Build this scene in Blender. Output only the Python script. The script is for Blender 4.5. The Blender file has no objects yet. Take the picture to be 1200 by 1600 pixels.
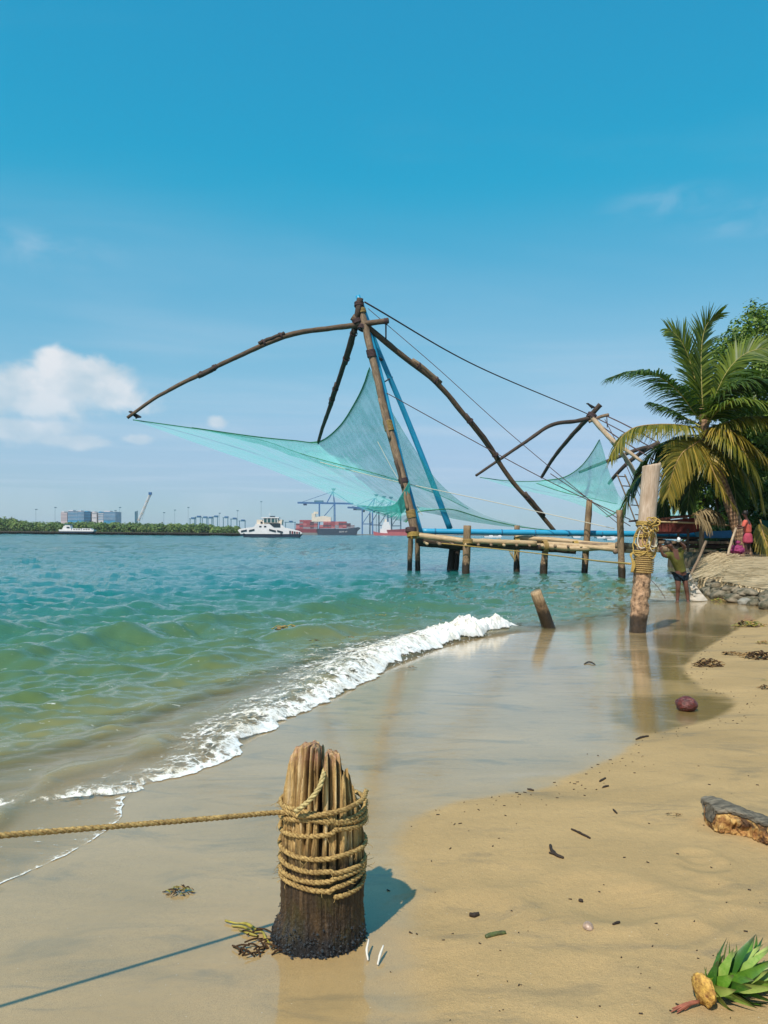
import bpy, math, random
import numpy as np
from mathutils import Vector, Matrix

random.seed(7)
RNG = np.random.default_rng(7)
sc = bpy.context.scene
COL = sc.collection
PI = math.pi

# ------------------------------------------------------------------ camera
CAM_H = 1.65
FPX = 1200.0                                   # focal length in photo pixels (27 mm lens on 36 mm)
PITCH = math.atan(35.0 / FPX)
ROLL = math.radians(0.5)
cam_data = bpy.data.cameras.new('camera')
cam = bpy.data.objects.new('camera', cam_data)
COL.objects.link(cam)
cam_data.sensor_width = 36.0
cam_data.lens = 27.0
cam_data.clip_start = 0.05
cam_data.clip_end = 20000.0
CAM_R = Matrix.Rotation(PI / 2 + PITCH, 3, 'X') @ Matrix.Rotation(ROLL, 3, 'Z')
CAM_P = Vector((0, 0, CAM_H))
cam.matrix_world = Matrix.Translation(CAM_P) @ CAM_R.to_4x4()
sc.camera = cam

# ------------------------------------------------------------------ exposure
sc.view_settings.view_transform = 'Standard'
sc.view_settings.look = 'None'
sc.view_settings.exposure = 0.07
sc.view_settings.gamma = 1.0
sc.view_settings.use_curve_mapping = False
sc.cycles.max_bounces = 8
sc.cycles.transparent_max_bounces = 24
sc.cycles.use_denoising = True


class NT:
    """small node helper"""
    def __init__(self, tree):
        self.t = tree
        self.n = tree.nodes
        self.l = tree.links

    def node(self, kind, **kw):
        nd = self.n.new(kind)
        for k, v in kw.items():
            setattr(nd, k, v)
        return nd

    def put(self, sock, val):
        if val is None:
            return
        if isinstance(val, bpy.types.NodeSocket):
            self.l.new(val, sock)
        elif isinstance(val, (tuple, list)) and sock.type == 'RGBA' and len(val) == 3:
            sock.default_value = (*val, 1.0)
        else:
            sock.default_value = val

    def math(self, op, a, b=None, c=None, clamp=False):
        nd = self.node('ShaderNodeMath', operation=op, use_clamp=clamp)
        self.put(nd.inputs[0], a)
        self.put(nd.inputs[1], b)
        self.put(nd.inputs[2], c)
        return nd.outputs[0]

    def vmath(self, op, a, b=None):
        nd = self.node('ShaderNodeVectorMath', operation=op)
        self.put(nd.inputs[0], a)
        if b is not None:
            self.put(nd.inputs[3 if op == 'SCALE' else 1], b)
        return nd.outputs[1] if op in ('LENGTH', 'DOT_PRODUCT', 'DISTANCE') else nd.outputs[0]

    def noise(self, vec, scale=1.0, detail=4.0, rough=0.55, dist=0.0, out=0):
        nd = self.node('ShaderNodeTexNoise')
        self.put(nd.inputs['Vector'], vec)
        self.put(nd.inputs['Scale'], scale)
        self.put(nd.inputs['Detail'], detail)
        self.put(nd.inputs['Roughness'], rough)
        self.put(nd.inputs['Distortion'], dist)
        return nd.outputs[out]

    def voronoi(self, vec, scale=1.0, feature='F1', rnd=1.0, out=0):
        nd = self.node('ShaderNodeTexVoronoi', feature=feature)
        self.put(nd.inputs['Vector'], vec)
        self.put(nd.inputs['Scale'], scale)
        self.put(nd.inputs['Randomness'], rnd)
        return nd.outputs[out]

    def step(self, v, lo, hi, a=0.0, b=1.0, kind='SMOOTHSTEP'):
        nd = self.node('ShaderNodeMapRange', interpolation_type=kind)
        self.put(nd.inputs['Value'], v)
        self.put(nd.inputs['From Min'], lo)
        self.put(nd.inputs['From Max'], hi)
        self.put(nd.inputs['To Min'], a)
        self.put(nd.inputs['To Max'], b)
        return nd.outputs['Result']

    def mix(self, fac, a, b, mode='MIX'):
        nd = self.node('ShaderNodeMix', data_type='RGBA', blend_type=mode)
        self.put(nd.inputs[0], fac)
        self.put(nd.inputs[6], a)
        self.put(nd.inputs[7], b)
        return nd.outputs[2]

    def ramp(self, fac, stops):
        nd = self.node('ShaderNodeValToRGB')
        cr = nd.color_ramp
        while len(cr.elements) > 1:
            cr.elements.remove(cr.elements[-1])
        cr.elements[0].position = stops[0][0]
        cr.elements[0].color = (*stops[0][1], 1)
        for p, c in stops[1:]:
            e = cr.elements.new(p)
            e.color = (*c, 1)
        self.put(nd.inputs[0], fac)
        return nd.outputs[0]

    def mapping(self, vec, scale=(1, 1, 1), loc=(0, 0, 0), rot=(0, 0, 0)):
        nd = self.node('ShaderNodeMapping')
        self.put(nd.inputs[0], vec)
        nd.inputs[1].default_value = loc
        nd.inputs[2].default_value = rot
        nd.inputs[3].default_value = scale
        return nd.outputs[0]

    def attr(self, name, out=1):
        nd = self.node('ShaderNodeAttribute', attribute_name=name)
        return nd.outputs[out]                  # 0 color 1 vector 2 fac

    def bump(self, h, strength=0.3, dist=0.02, normal=None):
        nd = self.node('ShaderNodeBump')
        self.put(nd.inputs['Strength'], strength)
        self.put(nd.inputs['Distance'], dist)
        self.put(nd.inputs['Height'], h)
        self.put(nd.inputs['Normal'], normal)
        return nd.outputs[0]

    def coord(self, which='Object'):
        return self.node('ShaderNodeTexCoord').outputs[which]

    def sep(self, v):
        nd = self.node('ShaderNodeSeparateXYZ')
        self.put(nd.inputs[0], v)
        return nd.outputs

    def comb(self, x, y, z):
        nd = self.node('ShaderNodeCombineXYZ')
        for i, v in enumerate((x, y, z)):
            self.put(nd.inputs[i], v)
        return nd.outputs[0]


# ------------------------------------------------------------------ sun and sky
TO_SUN = Vector((-0.376, -0.684, 1.0)).normalized()
SUN_EL = math.asin(TO_SUN.z)
SUN_AZ = math.atan2(TO_SUN.x, TO_SUN.y)         # clockwise from +Y
sun_data = bpy.data.lights.new('sun', 'SUN')
sun_data.energy = 4.8
sun_data.angle = math.radians(0.8)
sun_data.color = (1.0, 0.94, 0.84)
sun = bpy.data.objects.new('sun', sun_data)
COL.objects.link(sun)
sun.rotation_euler = (-TO_SUN).to_track_quat('-Z', 'Y').to_euler()
sun.location = TO_SUN * 60

world = bpy.data.worlds.new('World')
sc.world = world
world.use_nodes = True
world.node_tree.nodes.clear()
W = NT(world.node_tree)
sky = W.node('ShaderNodeTexSky', sky_type='NISHITA')
sky.sun_disc = False
sky.sun_elevation = SUN_EL
sky.sun_rotation = SUN_AZ
sky.altitude = 0
sky.air_density = 1.0
sky.dust_density = 1.2
sky.ozone_density = 1.5
wdir = W.coord('Generated')
dx, dy, dz = W.sep(wdir)
# grade the whole sky like the photograph: deep teal aloft, pale blue low down
s3 = W.node('ShaderNodeSeparateColor')
W.put(s3.inputs[0], sky.outputs[0])
cc = W.node('ShaderNodeCombineColor')
red = W.math('MULTIPLY_ADD', W.math('LOGARITHM', W.math('MULTIPLY', s3.outputs[0], 1 / 1.33), math.e), 3.2, 0.27)
W.put(cc.inputs[0], W.math('SMOOTH_MIN', W.math('SMOOTH_MAX', red, 0.20, 0.3), 3.6, 0.9))
W.put(cc.inputs[1], W.math('SMOOTH_MIN', W.math('MULTIPLY', W.math('POWER', s3.outputs[1], 0.60), 2.30), 5.4, 1.2))
W.put(cc.inputs[2], W.math('MULTIPLY', W.math('POWER', s3.outputs[2], 0.40), 3.58))
sky_col = cc.outputs[0]
# clouds: low cumulus and thin high veil, all round the horizon
el = W.math('ARCSINE', dz)
az = W.math('ARCTAN2', dx, dy)
ae = W.comb(az, el, 0.0)


def ellipse(a, e, ra, re):
    u = W.math('DIVIDE', W.math('SUBTRACT', az, a), ra)
    v = W.math('DIVIDE', W.math('SUBTRACT', el, e), re)
    r = W.math('SQRT', W.math('ADD', W.math('MULTIPLY', u, u), W.math('MULTIPLY', v, v)))
    return W.math('SUBTRACT', 1.0, r)


def pix_ae(px, py):
    d = CAM_R @ Vector(((px - 600) / FPX, (800 - py) / FPX, -1))
    d.normalize()
    return math.atan2(d.x, d.y), math.asin(d.z)


lobes = None
for px, py, rx, ry in ((60, 618, 140, 46), (88, 574, 46, 36), (30, 598, 80, 38), (152, 598, 76, 44), (180, 622, 62, 32), (-60, 605, 150, 62), 
                       (20, 672, 130, 26), (215, 687, 34, 12), (340, 660, 22, 14), (110, 690, 90, 16)):
    a, e = pix_ae(px, py)
    q = ellipse(a, e, rx / FPX, ry / FPX)
    lobes = q if lobes is None else W.math('SMOOTH_MAX', lobes, q, 0.25)
n1 = W.noise(W.mapping(ae, (1, 1.35, 1)), 16.0, 7.0, 0.56, 0.25)
n_low = W.noise(W.mapping(ae, (1, 2.2, 1), (4.3, 0, 0)), 3.2, 3.0, 0.5)
# other cumulus round the rest of the horizon, away from this view too
band = W.math('MULTIPLY', W.step(el, 0.02, 0.10), W.step(el, 0.30, 0.16))
far_c = W.math('MULTIPLY', W.step(n_low, 0.60, 0.72), band)
far_c = W.math('MULTIPLY', far_c, W.step(W.math('ABSOLUTE', az), 0.55, 0.75))
dens = W.math('ADD', W.math('MAXIMUM', lobes, W.math('SUBTRACT', W.math('MULTIPLY', far_c, 1.4), 0.6)),
              W.math('MULTIPLY', W.math('SUBTRACT', n1, 0.5), 1.7))
cum = W.step(dens, 0.04, 0.58)
shade = W.noise(W.mapping(ae, (1, 1.2, 1), (0.03, 0.02, 0)), 22.0, 5.0, 0.5, 0.2)
low_fade = W.math('MULTIPLY', W.step(el, 0.06, 0.22, 0.38, 1.0), W.step(el, 0.24, 0.32, 1.0, 0.28))
cum_a = W.math('MULTIPLY', W.math('MULTIPLY', cum, low_fade), W.step(shade, 0.25, 0.75, 0.78, 1.0))
cum_col = W.ramp(shade, ((0.3, (0.54, 0.64, 0.71)), (0.62, (0.76, 0.79, 0.83))))
# thin veil: stretched noise on the cloud plane
zz = W.math('MAXIMUM', dz, 0.05)
plane = W.comb(W.math('DIVIDE', dx, zz), W.math('DIVIDE', dy, zz), 0.0)
veil = W.noise(W.mapping(plane, (0.55, 1.0, 1), (1.7, 0.4, 0), (0, 0, 0.5)), 0.55, 6.0, 0.52, 0.4)
veil_b = W.noise(W.mapping(plane, (0.35, 1.1, 1), (0.2, 3.1, 0), (0, 0, 0.25)), 0.9, 6.0, 0.6, 0.3)
veil_a = W.math('MULTIPLY', W.step(veil, 0.42, 0.78), W.step(el, 0.50, 0.20))
east = W.math('MULTIPLY', W.step(az, -0.15, 0.35), W.math('MULTIPLY', W.step(el, 0.33, 0.20), 0.30))     # broad thin veil over the eastern half
veil_a = W.math('ADD', veil_a, W.math('MULTIPLY', east, W.step(veil_b, 0.30, 0.62, 0.5, 1.0)))
veil_a = W.math('ADD', W.math('MULTIPLY', veil_a, 0.34), W.math('MULTIPLY', W.step(veil_b, 0.52, 0.85), 0.14), clamp=True)
wisp = None
for px, py, rx, ry in ((70, 388, 140, 44), (1040, 318, 120, 34), (1175, 340, 150, 34)):
    q = ellipse(*pix_ae(px, py), rx / FPX, ry / FPX)
    wisp = q if wisp is None else W.math('MAXIMUM', wisp, q)
wn_ = W.noise(W.mapping(ae, (1, 2.6, 1)), 12.0, 6.0, 0.6, 0.5)
veil_a = W.math('ADD', veil_a, W.math('MULTIPLY', W.math('MULTIPLY', W.step(wisp, 0.0, 0.9), W.step(wn_, 0.34, 0.76)), 0.24), clamp=True)
c1 = W.mix(veil_a, sky_col, (5.8, 6.8, 8.0))
c2 = W.mix(cum_a, c1, W.vmath('SCALE', cum_col, 10.0))
bg = W.node('ShaderNodeBackground')
W.put(bg.inputs[0], c2)
bg.inputs[1].default_value = 0.1
wo = W.node('ShaderNodeOutputWorld')
W.l.new(bg.outputs[0], wo.inputs[0])


# ------------------------------------------------------------------ helpers
def ray(px, py):
    return CAM_R @ Vector(((px - 600) / FPX, (800 - py) / FPX, -1))


def at(px, py, Y):
    """point seen at photo pixel (px, py) at distance Y along the view axis"""
    d = ray(px, py)
    return CAM_P + d * (Y / d.y)


def zplane(px, py, z=0.0):
    d = ray(px, py)
    return CAM_P + d * ((z - CAM_H) / d.z)


def smooth(a, b, x):
    t = np.clip((np.asarray(x, float) - a) / (b - a), 0, 1)
    return t * t * (3 - 2 * t)


_PERM = RNG.random((256, 256))


def vnoise(x, y):
    """2-D value noise, 0..1"""
    x = np.asarray(x, float)
    y = np.asarray(y, float)
    xi = np.floor(x).astype(int)
    yi = np.floor(y).astype(int)
    fx = x - xi
    fy = y - yi
    fx = fx * fx * fx * (fx * (fx * 6 - 15) + 10)
    fy = fy * fy * fy * (fy * (fy * 6 - 15) + 10)
    a = _PERM[xi & 255, yi & 255]
    b = _PERM[(xi + 1) & 255, yi & 255]
    c = _PERM[xi & 255, (yi + 1) & 255]
    d = _PERM[(xi + 1) & 255, (yi + 1) & 255]
    return (a * (1 - fx) + b * fx) * (1 - fy) + (c * (1 - fx) + d * fx) * fy


def fbm(x, y, octv=4, gain=0.5):
    s = 0.0
    amp = 1.0
    tot = 0.0
    for i in range(octv):
        s = s + amp * vnoise(x * 2 ** i + 17.3 * i, y * 2 ** i + 5.1 * i)
        tot += amp
        amp *= gain
    return s / tot


def catmull(pts, n=12):
    P = [Vector(p) for p in pts]
    if len(P) == 2:
        return [P[0].lerp(P[1], i / n) for i in range(n + 1)]
    P = [P[0] * 2 - P[1]] + P + [P[-1] * 2 - P[-2]]
    out = []
    for i in range(1, len(P) - 2):
        p0, p1, p2, p3 = P[i - 1], P[i], P[i + 1], P[i + 2]
        for k in range(n):
            t = k / n
            out.append(0.5 * ((2 * p1) + (p2 - p0) * t + (2 * p0 - 5 * p1 + 4 * p2 - p3) * t * t
                              + (3 * p1 - p0 - 3 * p2 + p3) * t ** 3))
    out.append(P[-2])
    return out


class MB:
    """collects geometry for one mesh; pc is a pole-aligned texture coordinate"""
    def __init__(self):
        self.v = []
        self.f = []
        self.pc = []

    def add(self, verts, faces, pc=None):
        o = len(self.v)
        self.v += [tuple(p) for p in verts]
        self.pc += [tuple(p) for p in (pc if pc is not None else verts)]
        self.f += [tuple(i + o for i in f) for f in faces]

    def tube(self, pts, r, n=8, cap=True, rough=0.0, L0=0.0, flat=1.0, seed=0.0):
        pts = [Vector(p) for p in pts]
        m = len(pts)
        rr = [r] * m if isinstance(r, (int, float)) else ([r[0] + (r[1] - r[0]) * i / (m - 1) for i in range(m)] if len(r) == 2 and m != 2 else list(r))
        V, PC, F = [], [], []
        up = None
        L = L0
        if rough:
            d_ = [0.0]
            for a, b in zip(pts[:-1], pts[1:]):
                d_.append(d_[-1] + (b - a).length)
            RN = vnoise(np.arange(n)[None, :] * 1.7 + seed + 3.1, (L0 + np.array(d_))[:, None] / (rr[0] * 2.5) + seed)
            RN = (1 + rough * (RN - 0.5) * 2).tolist()
        for i, p in enumerate(pts):
            t = (pts[min(i + 1, m - 1)] - pts[max(i - 1, 0)])
            if t.length < 1e-9:
                t = Vector((0, 0, 1))
            t.normalize()
            if up is None:
                up = t.orthogonal().normalized()
            else:
                up = (up - t * up.dot(t))
                up = up.normalized() if up.length > 1e-6 else t.orthogonal().normalized()
            s = t.cross(up)
            if i:
                L += (p - pts[i - 1]).length
            for k in range(n):
                a = 2 * PI * k / n
                q = rr[i]
                if rough:
                    q *= RN[i][k]
                V.append(p + up * (math.cos(a) * q) + s * (math.sin(a) * q * flat))
                PC.append((math.cos(a) * rr[i] + seed * 7.7, math.sin(a) * rr[i], L + seed * 3.3))
        for i in range(m - 1):
            for k in range(n):
                a, b = i * n + k, i * n + (k + 1) % n
                F.append((a, b, b + n, a + n))
        if cap:
            F.append(tuple(range(n - 1, -1, -1)))
            F.append(tuple(range((m - 1) * n, m * n)))
        self.add(V, F, PC)
        return self

    def box(self, c, s, rz=0.0, taper=1.0):
        x, y, z = s[0] / 2, s[1] / 2, s[2] / 2
        R = Matrix.Rotation(rz, 3, 'Z')
        V = []
        for k, sz in enumerate((-1, 1)):
            q = taper if k else 1.0
            for sx, sy in ((-1, -1), (1, -1), (1, 1), (-1, 1)):
                V.append(Vector(c) + R @ Vector((sx * x * q, sy * y * q, sz * z)))
        self.add(V, [(3, 2, 1, 0), (4, 5, 6, 7), (0, 1, 5, 4), (1, 2, 6, 5), (2, 3, 7, 6), (3, 0, 4, 7)])
        return self

    def prism(self, poly, axis, depth, origin=(0, 0, 0)):
        """poly: list of (a, b); extruded by depth along axis 'x' or 'y'"""
        n = len(poly)
        V = []
        for d in (-depth / 2, depth / 2):
            for a, b in poly:
                V.append(Vector(origin) + (Vector((a, d, b)) if axis == 'y' else Vector((d, a, b))))
        F = [tuple(range(n)), tuple(range(2 * n - 1, n - 1, -1))]
        for i in range(n):
            j = (i + 1) % n
            F.append((i, i + n, j + n, j)[::-1] if False else (i, i + n, j + n, j))
        self.add(V, F)
        return self

    def mesh(self, name, mat=None, smooth_=True):
        me = bpy.data.meshes.new(name)
        me.from_pydata(self.v, [], self.f)
        if len(self.pc) == len(self.v) and self.v:
            at_ = me.attributes.new('pc', 'FLOAT_VECTOR', 'POINT')
            at_.data.foreach_set('vector', np.array(self.pc, 'f').ravel())
        if smooth_:
            me.polygons.foreach_set('use_smooth', [True] * len(me.polygons))
        if mat:
            me.materials.append(mat)
        me.update()
        return me

    def build(self, name, mat, parent=None, smooth_=True):
        return link(name, self.mesh(name, mat, smooth_), parent)


def link(name, data, parent=None):
    o = bpy.data.objects.new(name, data)
    COL.objects.link(o)
    if parent is not None:
        o.parent = parent
        o.matrix_parent_inverse = Matrix.Translation(-parent.location) if parent.type == 'EMPTY' and parent.parent is None else Matrix()
    return o


def tag(o, label=None, cat=None, group=None, kind=None):
    if label:
        o['label'] = label
    if cat:
        o['category'] = cat
    if group:
        o['group'] = group
    if kind:
        o['kind'] = kind
    return o


def thing(name, label, cat, loc=(0, 0, 0), group=None):
    o = bpy.data.objects.new(name, None)
    COL.objects.link(o)
    o.empty_display_size = 0.2
    o.location = loc
    return tag(o, label, cat, group)


def grid_mesh(name, X, Y, Z, mat, attrs=None, keep=None):
    """mesh from 2-D arrays; keep: per-face bool mask"""
    r, c = X.shape
    co = np.stack([X, Y, Z], -1).reshape(-1, 3)
    i = np.arange(r * c).reshape(r, c)
    q = np.stack([i[:-1, :-1], i[:-1, 1:], i[1:, 1:], i[1:, :-1]], -1).reshape(-1, 4)
    if keep is not None:
        q = q[keep.reshape(-1)]
    used = np.zeros(r * c, bool)
    used[q.ravel()] = True
    remap = np.cumsum(used) - 1
    q = remap[q]
    co = co[used]
    me = bpy.data.meshes.new(name)
    me.vertices.add(len(co))
    me.vertices.foreach_set('co', co.astype('f').ravel())
    me.loops.add(q.size)
    me.loops.foreach_set('vertex_index', q.astype('i').ravel())
    me.polygons.add(len(q))
    me.polygons.foreach_set('loop_start', np.arange(0, q.size, 4, dtype='i'))
    me.polygons.foreach_set('use_smooth', np.ones(len(q), bool))
    for k, arr in (attrs or {}).items():
        a = me.attributes.new(k, 'FLOAT', 'POINT')
        a.data.foreach_set('value', arr.reshape(-1)[used].astype('f'))
    me.materials.append(mat)
    me.update(calc_edges=True)
    me.validate()
    return me


def new_mat(name):
    m = bpy.data.materials.new(name)
    m.use_nodes = True
    m.node_tree.nodes.clear()
    n = NT(m.node_tree)
    out = n.node('ShaderNodeOutputMaterial')
    p = n.node('ShaderNodeBsdfPrincipled')
    n.l.new(p.outputs[0], out.inputs[0])
    return m, n, p, out


def simple(name, col, rough=0.6, spec=0.5, var=0.25, scale=6.0, bump=0.0, metal=0.0, coords='Object', stretch=(1, 1, 1), col2=None, bdist=0.01):
    """noise-mottled paint, wood, cloth ..."""
    m, n, p, out = new_mat(name)
    v = n.attr('pc') if coords == 'pc' else n.coord(coords)
    v = n.mapping(v, stretch)
    f = n.noise(v, scale, 5.0, 0.6)
    c2 = col2 or tuple(c * (1 - var) for c in col)
    c = n.ramp(f, ((0.32, c2), (0.66, col)))
    n.put(p.inputs['Base Color'], c)
    p.inputs['Roughness'].default_value = rough
    p.inputs['Specular IOR Level'].default_value = spec
    p.inputs['Metallic'].default_value = metal
    if bump:
        n.put(p.inputs['Normal'], n.bump(f, bump, bdist))
    return m


# ------------------------------------------------------------------ the shore: where sea, wet sand and dry sand lie
def px_line(pts, z=0.0):
    return np.array([tuple(zplane(a, b, z))[:2] for a, b in pts])


def signed_dist(X, Y, L):
    """distance to the polyline, positive on its right side"""
    shp = X.shape
    x = X.ravel()
    y = Y.ravel()
    best = np.full(x.size, 1e18)
    sgn = np.ones(x.size)
    par = np.zeros(x.size)
    acc = 0.0
    for (ax, ay), (bx, by) in zip(L[:-1], L[1:]):
        ex, ey = bx - ax, by - ay
        l2 = ex * ex + ey * ey
        t = np.clip(((x - ax) * ex + (y - ay) * ey) / l2, 0, 1)
        qx, qy = ax + t * ex - x, ay + t * ey - y
        d = qx * qx + qy * qy
        m = d < best - 1e-12
        cr = ex * (y - ay) - ey * (x - ax)
        best[m] = d[m]
        sgn[m] = np.where(cr[m] < 0, 1.0, -1.0)
        par[m] = acc + t[m] * math.sqrt(l2)
        acc += math.sqrt(l2)
    return (np.sqrt(best) * sgn).reshape(shp), par.reshape(shp)


def smooth_line(L, n=8):
    return np.array([tuple(p)[:2] for p in catmull([(a, b, 0) for a, b in L], n)])


SHORE = smooth_line(np.vstack([[(-9.0, -3.5), (-5.2, 0.6)], px_line([
    (-180, 1450), (0, 1381), (70, 1347), (130, 1318), (175, 1283), (204, 1243), (240, 1222), (345, 1190), (408, 1150), (470, 1112), (540, 1085), (585, 1058),
    (650, 1030), (720, 1005), (800, 990), (880, 987), (950, 984), (1020, 974), (1065, 958), (1100, 943), (1150, 925)]), [(14.0, 30.0), (18.0, 44.0)]]))
SHORE = np.vstack([SHORE, [(24.0, 54.0), (40.0, 62.0), (120.0, 80.0), (900.0, 140.0)]])
WETL = smooth_line(np.vstack([[(0.7, -3.0), (0.25, 1.0)], px_line([
    (640, 1760), (606, 1600), (598, 1500), (606, 1420), (600, 1350), (625, 1290), (700, 1256), (830, 1234), (905, 1204), (960, 1180), (1000, 1153), (1050, 1140),
    (1110, 1124), (1142, 1106), (1130, 1088), (1096, 1078), (1072, 1060), (1066, 1042), (1092, 1018), (1132, 994), (1166, 974), (1205, 955)]),
    [(12.5, 24.0), (17.0, 40.0), (28, 70)]]))


def sand_height(X, Y):
    s, _ = signed_dist(X, Y, SHORE)
    w, _ = signed_dist(X, Y, WETL)
    z = np.where(s > 0, 0.004 * s, 0.0)
    z = np.where(s < 0, 0.035 * s, z)
    z = np.where(s < -1.2, 0.035 * -1.2 + 0.10 * (s + 1.2), z)
    z = np.maximum(z, -1.6)
    dry = np.maximum(w, 0)
    z = z + 0.030 * dry + 0.008 * smooth(0, 0.5, w)
    und = fbm(X * 0.9 + 3.7, Y * 0.9 + 1.2, 3) - 0.5
    z = z + und * 0.016 * smooth(-0.1, 1.6, w)
    fine = fbm(X * 5.0, Y * 5.0, 3) - 0.5
    z = z + fine * 0.004 * smooth(0.0, 0.8, w)
    return z, s, w


# footprints and scour marks pressed into the sand: photo pixel, radius (m), depth (m)
PRINTS = [(1085, 1348, 0.075, 0.016), (1100, 1364, 0.085, 0.018), (1112, 1400, 0.07, 0.012), (985, 1425, 0.16, 0.018), (930, 1410, 0.20, 0.02),
          (720, 1428, 0.17, 0.014), (1165, 1455, 0.10, 0.012), (880, 1230, 0.22, 0.012), (1060, 1470, 0.09, 0.010), (1130, 1300, 0.12, 0.012),
          (1010, 1290, 0.10, 0.008), (800, 1370, 0.12, 0.008), (640, 1540, 0.10, 0.006), (905, 1540, 0.14, 0.01)]


def ground_z(X, Y):
    z, s, w = sand_height(X, Y)
    for px, py, r, dep in PRINTS:
        c = zplane(px, py, 0.03)
        dx_ = (X - c.x)
        dy_ = (Y - c.y)
        d2 = (dx_ * dx_ * 0.8 + dy_ * dy_ * 1.3) / (r * r)
        dep = dep * 0.8
        z = z - dep * np.exp(-d2 ** 1.6) + dep * 0.45 * np.exp(-((np.sqrt(d2) - 1.5) / 0.35) ** 2)
    return z, s, w


_gx = np.arange(-5.0, 15.0, 0.04)
_gy = np.arange(1.2, 32.0, 0.04)
_GZ = ground_z(*np.meshgrid(_gx, _gy, indexing='ij'))[0]


def gz(x, y):
    i = min(max((x + 5.0) / 0.04, 0), len(_gx) - 2)
    j = min(max((y - 1.2) / 0.04, 0), len(_gy) - 2)
    a, b = int(i), int(j)
    f, g = i - a, j - b
    return float((_GZ[a, b] * (1 - f) + _GZ[a + 1, b] * f) * (1 - g) + (_GZ[a, b + 1] * (1 - f) + _GZ[a + 1, b + 1] * f) * g)


def gnd(px, py, lift=0.0):
    """where the sight line through a photo pixel meets the sand (or the sea at z = 0)"""
    z = 0.0
    for _ in range(6):
        p = zplane(px, py, z)
        z = max(gz(p.x, p.y), 0.0)
    p = zplane(px, py, z)
    return Vector((p.x, p.y, z + lift))


# ------------------------------------------------------------------ sand
def fan(rows, ratio, cols):
    u = np.linspace(-ratio[0], ratio[1], cols)
    Y = np.repeat(rows[:, None], cols, 1)
    X = Y * u[None, :]
    return X, Y


def sand_material():
    m, n, p, out = new_mat('sand')
    v = n.coord('Object')
    wet = n.attr('wet', 2)
    damp = n.attr('damp', 2)
    big = n.noise(n.mapping(v, (0.8, 1.7, 1), rot=(0, 0, 0.55)), 0.9, 5.0, 0.6, 0.5)
    streak = n.noise(n.mapping(v, (0.75, 1.7, 1), rot=(0, 0, 0.45)), 1.5, 6.0, 0.60, 1.2)
    streak2 = n.noise(n.mapping(v, (0.6, 1.9, 1), rot=(0, 0, -0.25)), 2.6, 6.0, 0.66, 1.0)
    grain = n.noise(v, 420.0, 3.0, 0.7)
    mid = n.noise(v, 26.0, 5.0, 0.65)
    base = n.ramp(big, ((0.30, (0.355, 0.240, 0.108)), (0.70, (0.465, 0.312, 0.142))))
    base = n.mix(n.math('MULTIPLY', n.step(streak, 0.50, 0.76), 0.62), base, (0.150, 0.130, 0.085))
    base = n.mix(n.math('MULTIPLY', n.step(streak2, 0.55, 0.72), 0.50), base, (0.19, 0.155, 0.10))
    base = n.mix(n.math('MULTIPLY', n.step(mid, 0.35, 0.75), 0.16), base, (0.23, 0.17, 0.095))
    gcol = n.ramp(grain, ((0.30, (0.60, 0.57, 0.52)), (0.52, (1, 1, 1)), (0.74, (1.28, 1.26, 1.22))))
    base = n.mix(1.0, base, gcol, 'MULTIPLY')
    speck = n.voronoi(v, 60.0, out=0)
    sp_r = n.noise(v, 9.0, 3.0)
    base = n.mix(n.math('MULTIPLY', n.step(speck, 0.085, 0.05), n.step(sp_r, 0.50, 0.6)), base, (0.09, 0.07, 0.045))
    speck2 = n.voronoi(n.mapping(v, loc=(3.1, 1.7, 0)), 23.0, out=0)
    base = n.mix(n.math('MULTIPLY', n.step(speck2, 0.05, 0.03), 0.75), base, (0.62, 0.56, 0.46))
    # wet sand is darker and glossy
    wn = n.noise(n.mapping(v, (0.7, 1.5, 1)), 2.4, 6.0, 0.62, 0.5)
    wetn = n.step(n.math('ADD', wet, n.math('MULTIPLY', n.math('SUBTRACT', wn, 0.5), 0.42)), 0.30, 0.62)
    wcol = n.mix(1.0, base, (0.98, 0.97, 0.93), 'MULTIPLY')
    pool = n.attr('pool', 2)                        # dark palm and tree reflection painted into the wet sand by the coconut
    pn = n.step(n.math('ADD', pool, n.math('MULTIPLY', n.math('SUBTRACT', n.noise(n.mapping(v, (0.5, 2.4, 1)), 2.2, 6.0, 0.68, 0.4), 0.5), 1.3)), 0.32, 0.78)  # mask of the painted tree reflection, broken up by noise
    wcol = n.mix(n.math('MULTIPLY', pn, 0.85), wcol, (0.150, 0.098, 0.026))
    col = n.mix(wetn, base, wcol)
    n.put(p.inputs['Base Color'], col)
    n.put(p.inputs['Roughness'], n.step(wetn, 0, 1, 0.85, 0.55))
    p.inputs['Specular IOR Level'].default_value = 0.25
    film = n.math('MULTIPLY', wetn, n.step(damp, 0.0, 1.0, 0.55, 1.0))
    n.put(p.inputs['Coat Weight'], film)
    p.inputs['Coat IOR'].default_value = 1.75
    rip = n.noise(n.mapping(v, (0.6, 2.2, 1), rot=(0, 0, 0.2)), 5.0, 4.0, 0.55, 0.4)
    n.put(p.inputs['Coat Roughness'], n.step(wn, 0.3, 0.75, 0.03, 0.14))
    n.put(p.inputs['Coat Normal'], n.bump(rip, 0.16, 0.014))
    h = n.math('ADD', n.math('MULTIPLY', grain, 0.10), n.math('ADD', n.math('MULTIPLY', mid, 0.5), n.math('MULTIPLY', n.noise(v, 110.0, 4.0, 0.6), 0.22)))
    bn = n.node('ShaderNodeBump')
    n.put(bn.inputs['Height'], h)
    n.put(bn.inputs['Strength'], n.step(wetn, 0, 1, 0.8, 0.14))
    bn.inputs['Distance'].default_value = 0.016
    n.put(p.inputs['Normal'], bn.outputs[0])
    return m


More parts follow.
